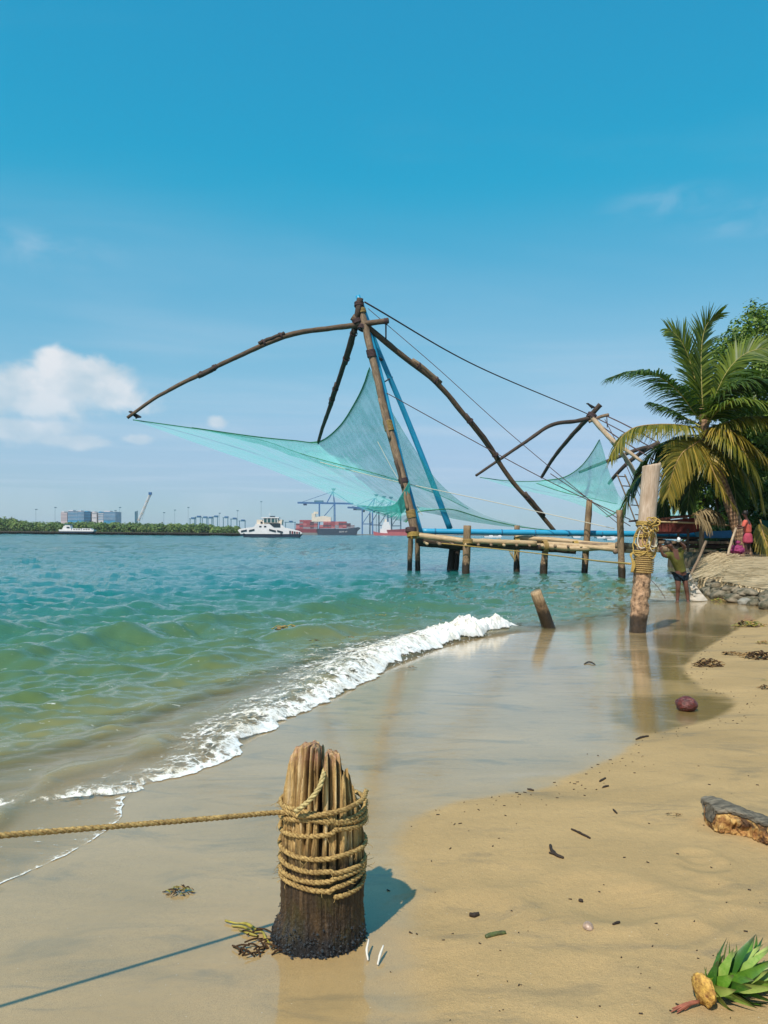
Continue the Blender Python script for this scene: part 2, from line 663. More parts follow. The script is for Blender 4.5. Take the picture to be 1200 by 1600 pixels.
ROW_PY = np.concatenate([np.array([5200, 4200, 3400, 2900, 2500]), np.arange(2300, 1650, -8), np.arange(1650, 900, -2.5), np.arange(900, 866, -2)])
sand_rows = CAM_H * FPX / (ROW_PY - 835.0)
X, Y = fan(sand_rows, (0.95, 1.25), 620)
Z, S_, W_ = ground_z(X, Y)
keep = (S_[:-1, :-1] > -9.0)
wetv = 1 - smooth(-0.22, 0.26, W_)
wide = 1 - smooth(-0.35, 0.55, W_)
nearmix = smooth(4.6, 3.6, Y)                     # soft edge beside the stump, crisp farther off
wetv = wetv * (1 - nearmix) + wide * nearmix
dampv = smooth(0.6, -0.6, W_)
tree_reflv = np.zeros_like(X)  # mask of the tree reflection painted into the sand colour
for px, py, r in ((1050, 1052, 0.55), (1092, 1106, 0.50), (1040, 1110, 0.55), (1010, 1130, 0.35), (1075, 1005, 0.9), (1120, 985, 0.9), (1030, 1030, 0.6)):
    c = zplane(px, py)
    tree_reflv = np.maximum(tree_reflv, np.exp(-(((X - c.x) / r) ** 2 + ((Y - c.y) / (r * 1.5)) ** 2)))
sand = link('beach_sand', grid_mesh('beach_sand', X, Y, Z, sand_material(), {'wet': wetv, 'damp': dampv, 'pool': tree_reflv}, keep))  # 'pool' holds the painted tree reflection, not standing water
tag(sand, 'smooth tan beach sand, wet and shining towards the sea', None, None, 'structure')


# ------------------------------------------------------------------ sea
def ocean_tile(n, L, lp, wind, seed, spread=2):
    rng = np.random.default_rng(seed)
    k = 2 * PI * np.fft.fftfreq(n, L / n)
    kx, ky = np.meshgrid(k, k, indexing='ij')
    kk = np.hypot(kx, ky)
    kk[0, 0] = 1
    kp = 2 * PI / lp
    ph = np.exp(-1.25 * (kp / kk) ** 2) / kk ** 3.6
    cosw = (kx * math.cos(wind) + ky * math.sin(wind)) / kk
    ph *= np.abs(cosw) ** spread * 0.94 + 0.06
    ph *= np.exp(-(kk * L / n * 0.55) ** 2)
    ph[0, 0] = 0
    a = (rng.normal(size=(n, n)) + 1j * rng.normal(size=(n, n))) * np.sqrt(ph)
    h = np.fft.ifft2(a).real
    sd = h.std()
    dxh = np.fft.ifft2(-1j * kx / kk * a).real
    dyh = np.fft.ifft2(-1j * ky / kk * a).real
    hc = a + np.conj(np.roll(a[::-1, ::-1], (1, 1), (0, 1)))
    h = np.fft.ifft2(hc).real
    dxh = np.fft.ifft2(-1j * kx / kk * hc).real
    dyh = np.fft.ifft2(-1j * ky / kk * hc).real
    sd = h.std()
    return h / sd, dxh / sd, dyh / sd


def tile_sample(T, L, X, Y, rot=0.0):
    n = T.shape[0]
    c, s = math.cos(rot), math.sin(rot)
    u = (X * c + Y * s) / L * n
    v = (-X * s + Y * c) / L * n
    ui = np.floor(u).astype(int)
    vi = np.floor(v).astype(int)
    fu, fv = u - ui, v - vi
    g = lambda a, b: T[a % n, b % n]
    return (g(ui, vi) * (1 - fu) + g(ui + 1, vi) * fu) * (1 - fv) + (g(ui, vi + 1) * (1 - fu) + g(ui + 1, vi + 1) * fu) * fv


def sea_material():
    m, n, p, out = new_mat('sea_water')
    v = n.coord('Object')
    dep = n.attr('depth', 2)
    dist = n.attr('shore', 2)                       # metres seaward of the water's edge
    patch = n.noise(n.mapping(v, (0.5, 1.0, 1)), 0.09, 4.0, 0.55)
    d2 = n.math('ADD', dist, n.math('MULTIPLY', n.math('SUBTRACT', patch, 0.5), 5.0))
    col = n.ramp(n.step(d2, 0.0, 40.0, kind='LINEAR'), ((0.0, (0.30, 0.235, 0.11)), (0.022, (0.20, 0.18, 0.07)), (0.06, (0.088, 0.130, 0.042)),
                                                       (0.15, (0.045, 0.130, 0.070)), (0.29, (0.014, 0.130, 0.118)), (1.0, (0.006, 0.140, 0.150))))
    # scattered foam flecks near the break
    fl = n.noise(n.mapping(v, (0.7, 1.6, 1)), 14.0, 5.0, 0.7, 0.4)
    fz = n.noise(v, 0.9, 3.0, 0.5)
    fleck = n.math('MULTIPLY', n.step(n.math('ADD', fl, n.math('MULTIPLY', fz, 0.25)), 0.775, 0.84), n.step(dist, 9.0, 1.0))
    fleck = n.math('MULTIPLY', fleck, 0.75)
    col = n.mix(fleck, col, (0.72, 0.72, 0.68))
    n.put(p.inputs['Base Color'], col)
    p.inputs['IOR'].default_value = 1.42
    n.put(p.inputs['Roughness'], n.math('ADD', n.step(dist, 6, 160, 0.05, 0.12), n.math('MULTIPLY', fleck, 0.5)))
    n.put(p.inputs['Alpha'], n.math('ADD', n.step(dep, 0.0, 0.09, 0.10, 1.0, 'LINEAR'), fleck, clamp=True))
    r1 = n.noise(n.mapping(v, (0.30, 1.5, 1), rot=(0, 0, 0.10)), 7.5, 5.0, 0.62, 0.15)
    r2 = n.noise(n.mapping(v, (0.45, 1.2, 1), rot=(0, 0, -0.1)), 0.75, 6.0, 0.68, 0.2)
    b1 = n.node('ShaderNodeBump')
    n.put(b1.inputs['Height'], r1)
    n.put(b1.inputs['Strength'], n.step(dist, 0.3, 12.0, 0.10, 0.95))
    b1.inputs['Distance'].default_value = 0.040
    b2 = n.node('ShaderNodeBump')
    n.put(b2.inputs['Height'], r2)
    n.put(b2.inputs['Strength'], n.step(dist, 14.0, 50.0, 0.0, 1.0))
    b2.inputs['Distance'].default_value = 1.1
    n.l.new(b1.outputs[0], b2.inputs['Normal'])
    n.put(p.inputs['Normal'], b2.outputs[0])
    return m


SEA_PY = np.concatenate([np.arange(1900, 1500, -10), np.arange(1500, 1260, -2.2), np.arange(1260, 850, -1.1), np.arange(850, 836.3, -0.55)])
sea_rows = np.concatenate([CAM_H * FPX / (SEA_PY - 835.0), [1900, 2400, 3200, 4500, 7000]])
X, Y = fan(sea_rows, (0.85, 0.80), 560)
zs, S_, W_ = sand_height(X, Y)
TA = ocean_tile(1024, 61.0, 2.0, 0.0, 3, 5)
TB = ocean_tile(512, 17.3, 0.8, 0.2, 5, 3)
TC = ocean_tile(512, 420.0, 15.0, 0.0, 8, 4)
seaw = np.maximum(-S_, 0)
ampA = 0.040 * smooth(0.5, 4.5, seaw) * (0.85 + 0.15 * smooth(8, 22, seaw)) * (1.0 + 0.5 * smooth(45, 150, Y))
ampB = 0.0155 * smooth(0.15, 2.2, seaw) * (0.4 + 0.6 * smooth(75, 25, Y))
ampC = 0.11 * smooth(12, 60, seaw)
hA = tile_sample(TA[0], 61.0, X, Y, 1.45)
hB = tile_sample(TB[0], 17.3, X, Y, 1.9)
ZS = ampA * hA + ampB * hB + ampC * tile_sample(TC[0], 420.0, X, Y, 1.65)
# swell lines that steepen as they come in to the beach
ph = seaw * 2 * PI / 2.3 + 2.2 * fbm(X * 0.22 + 9, Y * 0.22, 3) * 2 + 0.35 * X
crest = (0.5 + 0.5 * np.sin(ph)) ** 3.2
swell = 0.17 * crest * smooth(0.8, 2.4, seaw) * smooth(16, 6, seaw) * smooth(0.36, 0.60, fbm(X * 0.30 + 2.1, Y * 0.42 + 7.7, 3)) * smooth(3.5, -1.0, X)
ZS = ZS + swell
# last low brown ridge before the swash on the near side
ridge = 0.052 * np.exp(-((seaw - 0.70 - 0.45 * (fbm(X * 1.6, Y * 1.6, 4) - 0.5)) / 0.10) ** 2) * smooth(-1.2, -1.7, X) * (0.2 + 1.2 * fbm(X * 2.3 + 8, Y * 2.3, 3)) * 0.7
ridge = ridge + 0.012 * np.exp(-((seaw - 1.35 - 0.5 * (fbm(X * 1.2 + 4, Y * 1.2, 4) - 0.5)) / 0.10) ** 2) * smooth(-1.4, -2.0, X)
# bore behind the foam
bore = 0.10 * np.exp(-((seaw - 0.45) / 0.33) ** 2) * smooth(-1.7, -0.6, X) * smooth(3.0, 1.6, X) * smooth(0.2, 0.9, fbm(X * 0.8, Y * 0.8, 2) + 0.35) * smooth(0.0, 0.15, seaw)
ZS = ZS + ridge + bore
chop = 0.75
near_ = smooth(70, 40, Y)
_c, _s = math.cos(1.45), math.sin(1.45)
_du, _dv = tile_sample(TA[1], 61.0, X, Y, 1.45), tile_sample(TA[2], 61.0, X, Y, 1.45)
XD = X + chop * ampA * near_ * (_du * _c - _dv * _s)
YD = Y + chop * ampA * near_ * (_du * _s + _dv * _c)
ZS = ZS + 0.006 * smooth(0, 0.4, seaw)
depth = np.maximum(ZS - zs, 0)
keep = (S_[:-1, :-1] < 0.6)
sea = link('sea', grid_mesh('sea', XD, YD, ZS, sea_material(), {'depth': depth, 'shore': seaw}, keep))
tag(sea, 'choppy teal green harbour water turning olive near the beach', None, None, 'structure')


# ------------------------------------------------------------------ foam of the breaking wave
def foam_material():
    m, n, p, out = new_mat('foam')
    a = n.attr('cover', 2)
    v = n.coord('Object')
    vd = n.vmath('ADD', v, n.vmath('SCALE', n.noise(v, 6.0, 4.0, 0.6, out=1), 0.16))
    lace = n.voronoi(vd, 9.0, 'DISTANCE_TO_EDGE')
    lace2 = n.voronoi(n.mapping(vd, loc=(2, 3, 0)), 27.0, 'DISTANCE_TO_EDGE')
    warp = n.noise(v, 4.5, 8.0, 0.70, 0.8)
    web = n.math('ADD', n.step(lace, 0.16, 0.0, 0.0, 0.22), n.step(lace2, 0.16, 0.0, 0.0, 0.12))
    t = n.math('ADD', n.math('ADD', a, web), n.math('MULTIPLY', n.math('SUBTRACT', warp, 0.5), 1.7))
    al = n.step(t, 0.42, 0.80)
    tint = n.noise(v, 3.0, 4.0)
    c = n.mix(n.math('ADD', n.step(tint, 0.40, 0.70, 0.0, 0.45), n.step(t, 0.95, 0.50, 0.0, 0.40)), (0.86, 0.84, 0.80), (0.58, 0.48, 0.31))
    n.put(p.inputs['Base Color'], c)
    p.inputs['Roughness'].default_value = 0.55
    p.inputs['Specular IOR Level'].default_value = 0.3
    n.put(p.inputs['Alpha'], al)
    hh = n.noise(v, 48.0, 5.0, 0.7)
    n.put(p.inputs['Normal'], n.bump(hh, 0.5, 0.03))
    return m


FOAM = foam_material()


def foam_strip(name, pix, label, width, height, cover, seaward, nt=700, nw=80, front=0.12):
    L = smooth_line(px_line(pix), 24)
    seg = np.hypot(*np.diff(L, axis=0).T)
    acc = np.concatenate([[0], np.cumsum(seg)])
    t = np.linspace(0, acc[-1], nt)
    lx = np.interp(t, acc, L[:, 0])
    ly = np.interp(t, acc, L[:, 1])
    tx = np.gradient(lx)
    ty = np.gradient(ly)
    k = np.ones(41) / 41
    tx = np.convolve(np.pad(tx, 20, 'edge'), k, 'valid')
    ty = np.convolve(np.pad(ty, 20, 'edge'), k, 'valid')
    ln = np.hypot(tx, ty)
    nx, ny = -ty / ln, tx / ln                     # seaward side
    u = t / acc[-1]
    Wd = np.interp(u, *width)
    Hh = np.interp(u, *height)
    Cv = np.interp(u, *cover)
    w = np.linspace(0, 1, nw) ** 1.15
    T, Wg = np.meshgrid(t, w, indexing='ij')
    wd = Wg * Wd[:, None]
    scal = (fbm(T * 2.2, T * 0 + 3, 4) - 0.5) * front * 2 + (np.abs(vnoise(T * 7, T * 0 + 9) - 0.5)) * front * 0.9
    off = wd + scal * np.exp(-wd / 0.35) + seaward
    Xf = lx[:, None] + nx[:, None] * off
    Yf = ly[:, None] + ny[:, None] * off
    lump = fbm(Xf * 5.5, Yf * 5.5, 5, 0.6) - 0.42
    ridge_ = np.abs(fbm(Xf * 12.0 + 4, Yf * 12.0, 4, 0.6) - 0.5) * 2
    prof = np.exp(-((Wg - 0.20) / 0.26) ** 2) * (1 - np.exp(-wd / 0.045))
    Zf = 0.003 + Hh[:, None] * prof * (0.60 + 1.5 * lump) + Hh[:, None] * 0.30 * ridge_ * np.exp(-(Wg / 0.6) ** 2) * (1 - np.exp(-wd / 0.05))
    Zf = np.maximum(Zf, 0.003)
    Zf = Zf + Hh[:, None] * 0.35 * (fbm(Xf * 26, Yf * 26, 4, 0.65) - 0.5) * (1 - np.exp(-wd / 0.10)) * np.exp(-(Wg / 0.7) ** 2)
    # keep it on top of water and sand
    zsnd, s_, _ = sand_height(Xf, Yf)
    sw = np.maximum(-s_, 0)
    base = np.maximum(zsnd, 0) + 0.001
    bo = 0.10 * np.exp(-((sw - 0.45) / 0.33) ** 2) * smooth(-1.7, -0.6, Xf) * smooth(3.0, 1.6, Xf) * smooth(0.2, 0.9, fbm(Xf * 0.8, Yf * 0.8, 2) + 0.35) * smooth(0.0, 0.15, sw)
    Zf = Zf + base + bo + 0.012 * smooth(0.05, 0.3, sw)
    cov = (Cv[:, None] + 0.25 * smooth(0.24, 0.06, Wg)) * (1.05 - 1.02 * smooth(0.22, 1.0, Wg)) * smooth(0.0, 0.02, Wg + 0.004)
    endf = smooth(0, 0.03, u) * smooth(1.0, 0.965, u)
    cov = cov * (0.25 + 0.75 * endf[:, None])
    o = link(name, grid_mesh(name, Xf, Yf, Zf, FOAM, {'cover': cov}))
    return tag(o, label, None, None, 'stuff')


foam_strip('wave_foam', [(208, 1236), (240, 1222), (300, 1206), (345, 1190), (380, 1168), (408, 1148), (470, 1112), (540, 1085), (585, 1058), (650, 1026), (720, 1003), (775, 990), (812, 982)],
           'white broken foam along the front of the small wave',
           ((0, .12, .3, .45, .6, .8, 1), (0.35, 0.95, 1.25, 1.9, 2.2, 1.6, 0.7)),
           ((0, .1, .3, .5, .7, .85, .95, 1), (0.02, 0.035, 0.045, 0.045, 0.07, 0.20, 0.16, 0.02)),
           ((0, .06, .3, .5, .75, 1), (0.34, 0.42, 0.38, 0.42, 0.58, 0.74)), -0.02)
foam_strip('ridge_foam', [(-60, 1272), (0, 1262), (60, 1254), (120, 1247), (180, 1240), (225, 1230)], 'faint brownish foam on the low ridge left of the breaking wave',
           ((0, 1), (0.30, 0.40)), ((0, 1), (0.030, 0.035)), ((0, .5, 1), (0.20, 0.28, 0.36)), -0.02, 400, 30, 0.10)
foam_strip('swash_foam', [(-40, 1397), (0, 1381), (70, 1347), (130, 1318), (175, 1283), (204, 1243)], 'thin foam line at the edge of the swash beside the rope',
           ((0, 1), (0.05, 0.09)), ((0, 1), (0.008, 0.012)), ((0, .5, 1), (0.30, 0.34, 0.45)), -0.02, 400, 12, 0.05)

# droplets thrown up along the breaking end of the wave
rq = random.Random(41)
spray = MB()
for k in range(300):
    px = rq.uniform(560, 808)
    py = 1064 - (px - 560) * 0.325 - rq.uniform(4, 30) * (0.5 + 0.5 * (px - 560) / 250)
    base = zplane(px, 1068 - (px - 560) * 0.34, 0.0)
    c = at(px, py, base.y + rq.uniform(-0.1, 0.3))
    s_ = rq.uniform(0.002, 0.007)
    spray.add([c + Vector(d) * s_ for d in ((1, 0, 0), (-1, 0, 0), (0, 1, 0), (0, -1, 0), (0, 0, 1), (0, 0, -1))],
              [(0, 2, 4), (2, 1, 4), (1, 3, 4), (3, 0, 4), (2, 0, 5), (1, 2, 5), (3, 1, 5), (0, 3, 5)])
tag(spray.build('wave_spray', simple('spray_white', (0.85, 0.86, 0.85), 0.3, 0.5, 0.05, 20.0)), 'fine white droplets over the breaking end of the wave', None, None, 'stuff')


# ------------------------------------------------------------------ materials of the built things
def wood_mat(name, light, dark, rough=0.75, bump=0.5, wet_z=None, wet_col=(0.022, 0.016, 0.010), barn=None):
    m, n, p, out = new_mat(name)
    v = n.attr('pc')
    g = n.noise(n.mapping(v, (9, 9, 0.9)), 5.0, 6.0, 0.62, 0.5)
    b = n.noise(n.mapping(v, (1.5, 1.5, 0.7)), 3.0, 4.0, 0.6)
    c = n.ramp(g, ((0.30, dark), (0.50, tuple((a * 0.45 + q * 0.55) for a, q in zip(light, dark))), (0.68, light)))
    c = n.mix(n.step(b, 0.45, 0.70, 0.0, 0.45), c, dark)
    h = g
    if wet_z is not None:
        z = n.sep(n.coord('Object'))[2]
        zn = n.math('ADD', z, n.math('MULTIPLY', n.math('SUBTRACT', n.noise(v, 5.0, 5.0, 0.65), 0.5), 0.5 * (barn[1] if barn else 0.5)))
        if barn:
            bn = n.noise(v, barn[3] if len(barn) > 3 else 26.0, 5.0, 0.7)
            bc = n.ramp(bn, ((0.34, (0.06, 0.035, 0.018)), (0.5, barn[2]), (0.70, tuple(min(1, x * 1.8) for x in barn[2]))))
            k = n.step(zn, barn[0] + 0.08, barn[0] - 0.08)
            c = n.mix(k, c, bc)
            h = n.mix(k, g, bn)
        k = n.step(zn, wet_z + 0.06, wet_z - 0.06)
        c = n.mix(n.math('MULTIPLY', k, 0.92), c, wet_col)
        n.put(p.inputs['Roughness'], n.step(k, 0, 1, rough, 0.38))
    else:
        p.inputs['Roughness'].default_value = rough
    n.put(p.inputs['Base Color'], c)
    p.inputs['Specular IOR Level'].default_value = 0.35
    n.put(p.inputs['Normal'], n.bump(h, bump, 0.02))
    return m


def rope_mat(name, a, b):
    m, n, p, out = new_mat(name)
    v = n.coord('Object')
    f = n.noise(v, 90.0, 4.0, 0.65)
    g = n.noise(v, 9.0, 3.0, 0.5)
    c = n.ramp(f, ((0.33, b), (0.62, a)))
    c = n.mix(n.step(g, 0.5, 0.75, 0.0, 0.45), c, b)
    n.put(p.inputs['Base Color'], c)
    p.inputs['Roughness'].default_value = 0.8
    p.inputs['Specular IOR Level'].default_value = 0.2
    n.put(p.inputs['Normal'], n.bump(f, 0.4, 0.004))
    return m


def net_mat(name, col, base=0.42, amp=0.5):
    m, n, p, out = new_mat(name)
    n.n.remove(p)
    uv = n.attr('pc')
    f1 = n.noise(n.mapping(uv, (70, 2.2, 1)), 1.0, 4.0, 0.6, 0.25)
    f2 = n.noise(n.mapping(uv, (14, 9, 1)), 1.0, 4.0, 0.6, 0.4)
    f3 = n.noise(n.mapping(uv, (2.2, 60, 1)), 1.0, 3.0, 0.6, 0.2)
    f = n.math('ADD', n.math('MULTIPLY', f1, 0.45), n.math('ADD', n.math('MULTIPLY', f2, 0.4), n.math('MULTIPLY', f3, 0.15)))
    a = n.step(f, 0.30, 0.72, base - amp * 0.22, base + amp * 0.26)
    y = n.sep(uv)[2]                                # hems carry a denser border
    a = n.math('MAXIMUM', a, n.step(y, 0.0, 1.0, 0.0, 0.9), clamp=True)
    c = n.ramp(f, ((0.35, col), (0.65, tuple(x * 0.85 for x in col))))
    c = n.mix(y, c, (0.04, 0.20, 0.09))
    d = n.node('ShaderNodeBsdfDiffuse')
    n.put(d.inputs[0], c)
    t = n.node('ShaderNodeBsdfTranslucent')
    n.put(t.inputs[0], c)
    mx = n.node('ShaderNodeMixShader')
    mx.inputs[0].default_value = 0.22
    n.l.new(d.outputs[0], mx.inputs[1])
    n.l.new(t.outputs[0], mx.inputs[2])
    tr = n.node('ShaderNodeBsdfTransparent')
    m2 = n.node('ShaderNodeMixShader')
    n.put(m2.inputs[0], a)
    n.l.new(tr.outputs[0], m2.inputs[1])
    n.l.new(mx.outputs[0], m2.inputs[2])
    n.l.new(m2.outputs[0], out.inputs[0])
    return m


POLE = wood_mat('weathered_pole', (0.36, 0.25, 0.15), (0.085, 0.05, 0.03))
POLE_DARK = wood_mat('dark_pole', (0.10, 0.065, 0.042), (0.025, 0.016, 0.012))
POLE_PALE = wood_mat('pale_pole', (0.58, 0.45, 0.30), (0.22, 0.14, 0.08))
PILE = wood_mat('pier_pile', (0.38, 0.26, 0.14), (0.09, 0.055, 0.03), wet_z=0.45, barn=(0.9, 0.6, (0.20, 0.13, 0.07), 10.0))
BAMBOO = wood_mat('bamboo', (0.62, 0.46, 0.26), (0.28, 0.18, 0.09), 0.55, 0.25)
BLUE = simple('blue_paint', (0.022, 0.31, 0.52), 0.38, 0.5, 0.25, 3.0, 0.1, coords='pc', stretch=(3, 3, 0.6))
ROPE_Y = rope_mat('hemp_rope', (0.47, 0.32, 0.12), (0.15, 0.085, 0.028))
ROPE_YEL = rope_mat('yellow_rope', (0.52, 0.36, 0.10), (0.22, 0.13, 0.035))
ARM = wood_mat('tarred_arm', (0.20, 0.125, 0.07), (0.035, 0.022, 0.014))
ROPE_DK = rope_mat('dark_rope', (0.12, 0.075, 0.07), (0.05, 0.03, 0.03))
ROPE_W = rope_mat('white_rope', (0.62, 0.58, 0.46), (0.40, 0.36, 0.28))
NET = net_mat('teal_netting', (0.21, 0.74, 0.66), 0.34, 0.75)
NET_FAR = net_mat('far_teal_netting', (0.20, 0.66, 0.56), 0.36)
HEM = simple('green_hem', (0.05, 0.26, 0.10), 0.8, 0.2, 0.4, 3.0)


def coil(mb, c, axis, r, turns, wire, pitch=None, n=6, seed=0):
    """rope wound round a pole"""
    axis = Vector(axis).normalized()
    u = axis.orthogonal().normalized()
    w = axis.cross(u)
    pitch = pitch or wire * 2.05
    pts = []
    N = int(turns * 16)
    for i in range(N + 1):
        a = 2 * PI * i / 16
        k = (i / N - 0.5) * turns * pitch
        q = r + wire * 0.8 + wire * 0.25 * math.sin(i * 0.9 + seed)
        pts.append(Vector(c) + u * (math.cos(a) * q) + w * (math.sin(a) * q) + axis * k)
    mb.tube(pts, wire, n)


def pole(pix, r, mat, name, parent, n=10, rough=0.10, samp=10, seed=0.0):
    """pole through photo pixels with depth: (px, py, Y)"""
    pts = catmull([at(*q) for q in pix], samp)
    mb = MB()
    mb.tube(pts, r, n, rough=rough, seed=seed + 0.37)
    return mb.build(name, mat, parent), pts


def coons(c0, c1, d0, d1, nu, nv, bulge=0.0):
    """surface between four boundary curves (lists of Vectors)"""
    def rs(c, n):
        c = catmull(c, 16)
        L = [0]
        for a, b in zip(c[:-1], c[1:]):
            L.append(L[-1] + (b - a).length)
        A = np.array([tuple(p) for p in c])
        t = np.linspace(0, L[-1], n)
        return np.stack([np.interp(t, L, A[:, k]) for k in range(3)], -1)
    C0, C1, D0, D1 = rs(c0, nu), rs(c1, nu), rs(d0, nv), rs(d1, nv)
    u = np.linspace(0, 1, nu)[:, None, None]
    v = np.linspace(0, 1, nv)[None, :, None]
    S = (1 - v) * C0[:, None] + v * C1[:, None] + (1 - u) * D0[None] + u * D1[None]
    S = S - ((1 - u) * (1 - v) * C0[0] + u * (1 - v) * C0[-1] + (1 - u) * v * C1[0] + u * v * C1[-1])
    U = np.broadcast_to(u[..., 0], (nu, nv))
    V = np.broadcast_to(v[..., 0], (nu, nv))
    S = S.copy()
    env = (np.sin(U * PI) * np.sin(V * PI)) ** 0.7
    S[..., 1] += bulge * env + 0.35 * env * (fbm(U * 22, V * 2.0, 3) - 0.5) + 0.12 * env * (fbm(U * 60, V * 3.0, 2) - 0.5)
    S[..., 2] += 0.15 * env * (fbm(U * 12 + 5, V * 3.0, 3) - 0.5)
    return S, U, V


def net_sheet(name, curves, mat, parent, nu=120, nv=60, bulge=0.0, hem=0.03, hem_w=0.025):
    c = [[at(*q) for q in k] for k in curves]
    S, U, V = coons(*c, nu, nv, bulge)
    me = grid_mesh(name, S[..., 0], S[..., 1], S[..., 2], mat)
    a = me.attributes.new('pc', 'FLOAT_VECTOR', 'POINT')
    e = np.minimum(V, 1 - V)
    border = smooth(hem_w, 0.0, e)
    a.data.foreach_set('vector', np.stack([U, V, border], -1).astype('f').ravel())
    o = link(name, me, parent)
    if hem:
        mb = MB()
        for k in (0, -1):
            mb.tube([Vector(p) for p in S[::4, k]], hem, 5)
        mb.build('hem', HEM, o)
    return o, S


def lash(name, p, axis, r, turns, mat, parent, wire=0.02, seed=0):
    wire *= 0.7
    r -= 0.012
    mb = MB()
    coil(mb, p, axis, r, turns, wire, seed=seed)
    return mb.build(name, mat, parent)


# ------------------------------------------------------------------ the near fishing net rig
rig = thing('cantilever_fishing_net', 'largest fishing net, teal, hung from bowed poles on the pier end', 'fishing net', tuple(zplane(648, 893, 0)))
Yc = 34.6
mast, mpts = pole([(561, 470, Yc), (568, 500, 34.5), (582, 560, 34.3), (603, 650, 34), (622, 720, 33.8), (637, 780, 33.6), (649, 836, 33.5)], (0.15, 0.18), POLE, 'mast', rig, 12, 0.14, seed=1)
for k, i in enumerate((6, 19, 32, 45, 54)):
    lash('lashing', mpts[i], mpts[i + 1] - mpts[i - 1], 0.19, 5 + k % 3 * 3, ROPE_DK if k % 2 else ROPE_Y, mast, 0.03, k)
# rough offcuts bound on to the mast
for k, (i, L) in enumerate(((27, 9), (40, 8), (48, 6))):
    a = [p + Vector((-0.10, -0.14, 0)) for p in mpts[i:i + L]]
    MB().tube(a, (0.09, 0.07), 8, rough=0.2, seed=k).build('splice_pole', POLE_DARK if k == 1 else POLE, mast)
strut_a, sa = pole([(559, 462, Yc + .1), (580, 530, 34.7), (605, 630, 34.5), (630, 735, 34.3), (656, 832, 34.1)], (0.11, 0.15), BLUE, 'blue_strut', rig, 12, 0.0)
strut_b, sb = pole([(563, 470, Yc + .3), (590, 545, 35.4), (630, 640, 36.3), (668, 735, 37), (703, 826, 37.6)], (0.11, 0.15), BLUE, 'blue_strut', rig, 12, 0.0)
for k, (i, j) in enumerate(((9, 8), (13, 12), (17, 15))):
    pts = [sa[i].lerp(sb[j], -0.25), sa[i].lerp(sb[j], 1.3)]
    MB().tube(catmull(pts, 6), 0.07 if k == 1 else 0.035, 8, rough=0.2, seed=k).build('rung', POLE_DARK, rig)
arm1, a1 = pole([(607, 501, 34.2), (556, 508, 34.5), (510, 514, 34.1), (465, 520, 33.7), (425, 533, 33.3), (385, 551, 32.9), (350, 567, 32.5), (320, 582, 32.2), (288, 597, 31.8), (260, 612, 31.5), (236, 626, 31.3), (199, 653, 31.0)],
               (0.135, 0.065), ARM, 'arm', rig, 10, 0.12, 6, 3)
arm2, a2 = pole([(563, 466, 34.4), (557, 500, 34.6), (545, 545, 36), (530, 592, 38), (515, 638, 40.4), (505, 665, 42.4), (497, 692, 44.2)], (0.15, 0.09), POLE_DARK, 'arm', rig, 10, 0.12, 6, 5)
arm3, a3 = pole([(550, 495, 34.5), (585, 520, 34.7), (625, 553, 35.1), (680, 596, 35.8), (720, 642, 36.4), (762, 695, 37), (795, 745, 37.5), (830, 786, 37.9), (868, 832, 38.3)], (0.15, 0.10), ARM, 'arm', rig, 10, 0.12, 6, 7)


def splice(pts, i0, i1, off, r, mat, parent, seed, lr):
    seg = [p + Vector(off) for p in pts[i0:i1]]
    MB().tube(seg, r, 8, rough=0.25, seed=seed).build('splice_pole', mat, parent)
    for i in (i0 + 1, i1 - 2):
        lash('lashing', pts[i] + Vector(off) * 0.5, pts[i + 1] - pts[i - 1], lr * 0.86, 4, ROPE_DK, parent, 0.016, seed + i)


splice(a1, 21, 28, (0, -0.05, 0.13), 0.085, POLE_DARK, arm1, 1, 0.19)
splice(a1, 38, 45, (0, -0.05, -0.02), 0.11, POLE_DARK, arm1, 2, 0.15)
splice(a2, 8, 16, (0.06, -0.10, 0.0), 0.12, POLE_DARK, arm2, 3, 0.2)
splice(a2, 19, 24, (-0.05, -0.12, 0.0), 0.10, POLE_DARK, arm2, 4, 0.18)
splice(a3, 14, 20, (0.03, -0.05, 0.12), 0.11, POLE, arm3, 5, 0.21)
splice(a3, 25, 34, (0.0, -0.08, 0.08), 0.10, POLE_DARK, arm3, 6, 0.19)
splice(a3, 40, 46, (0.03, -0.08, 0.07), 0.10, POLE_DARK, arm3, 7, 0.16)
MB().tube(catmull([at(603, 502, 34.2), at(603, 530, 34.6)], 6), 0.035, 6).build('hanger_rope', ROPE_DK, rig)
lash('lashing', at(603, 502, 34.2), (1, 0, 0), 0.13, 4, ROPE_DK, rig, 0.025)
for k, (px, py) in enumerate(((558, 503), (561, 476), (566, 512))):
    lash('crown_lashing', at(px, py, 34.5), (0.3 * (k - 1), 0.2, 1), 0.20, 5, ROPE_DK, rig, 0.028, k)
top_edge = [(208, 655, 31.0), (300, 668, 34), (400, 682, 39), (460, 688, 42.5), (498, 690, 44), (530, 666, 40.5), (556, 626, 37), (570, 596, 35.2), (577, 573, 34.6)]
right_edge = [(577, 573, 34.6), (592, 602, 34.9), (612, 642, 35.2), (645, 697, 35.6), (680, 747, 36.1), (715, 780, 36.6), (760, 806, 37.1), (820, 822, 37.7), (866, 829, 38.2)]
low_edge = [(208, 656, 31.0), (300, 690, 31.4), (400, 725, 32), (480, 757, 32.5), (560, 792, 33), (605, 809, 33.3), (634, 816, 33.6)]
near_edge = [(634, 816, 33.6), (652, 801, 34.2), (680, 797, 35.2), (710, 797, 36.2), (760, 812, 37), (820, 825, 37.7), (866, 830, 38.2)]
net1, S1 = net_sheet('net', (top_edge, near_edge, low_edge, right_edge), NET, rig, 150, 70, 0.8, 0.022)
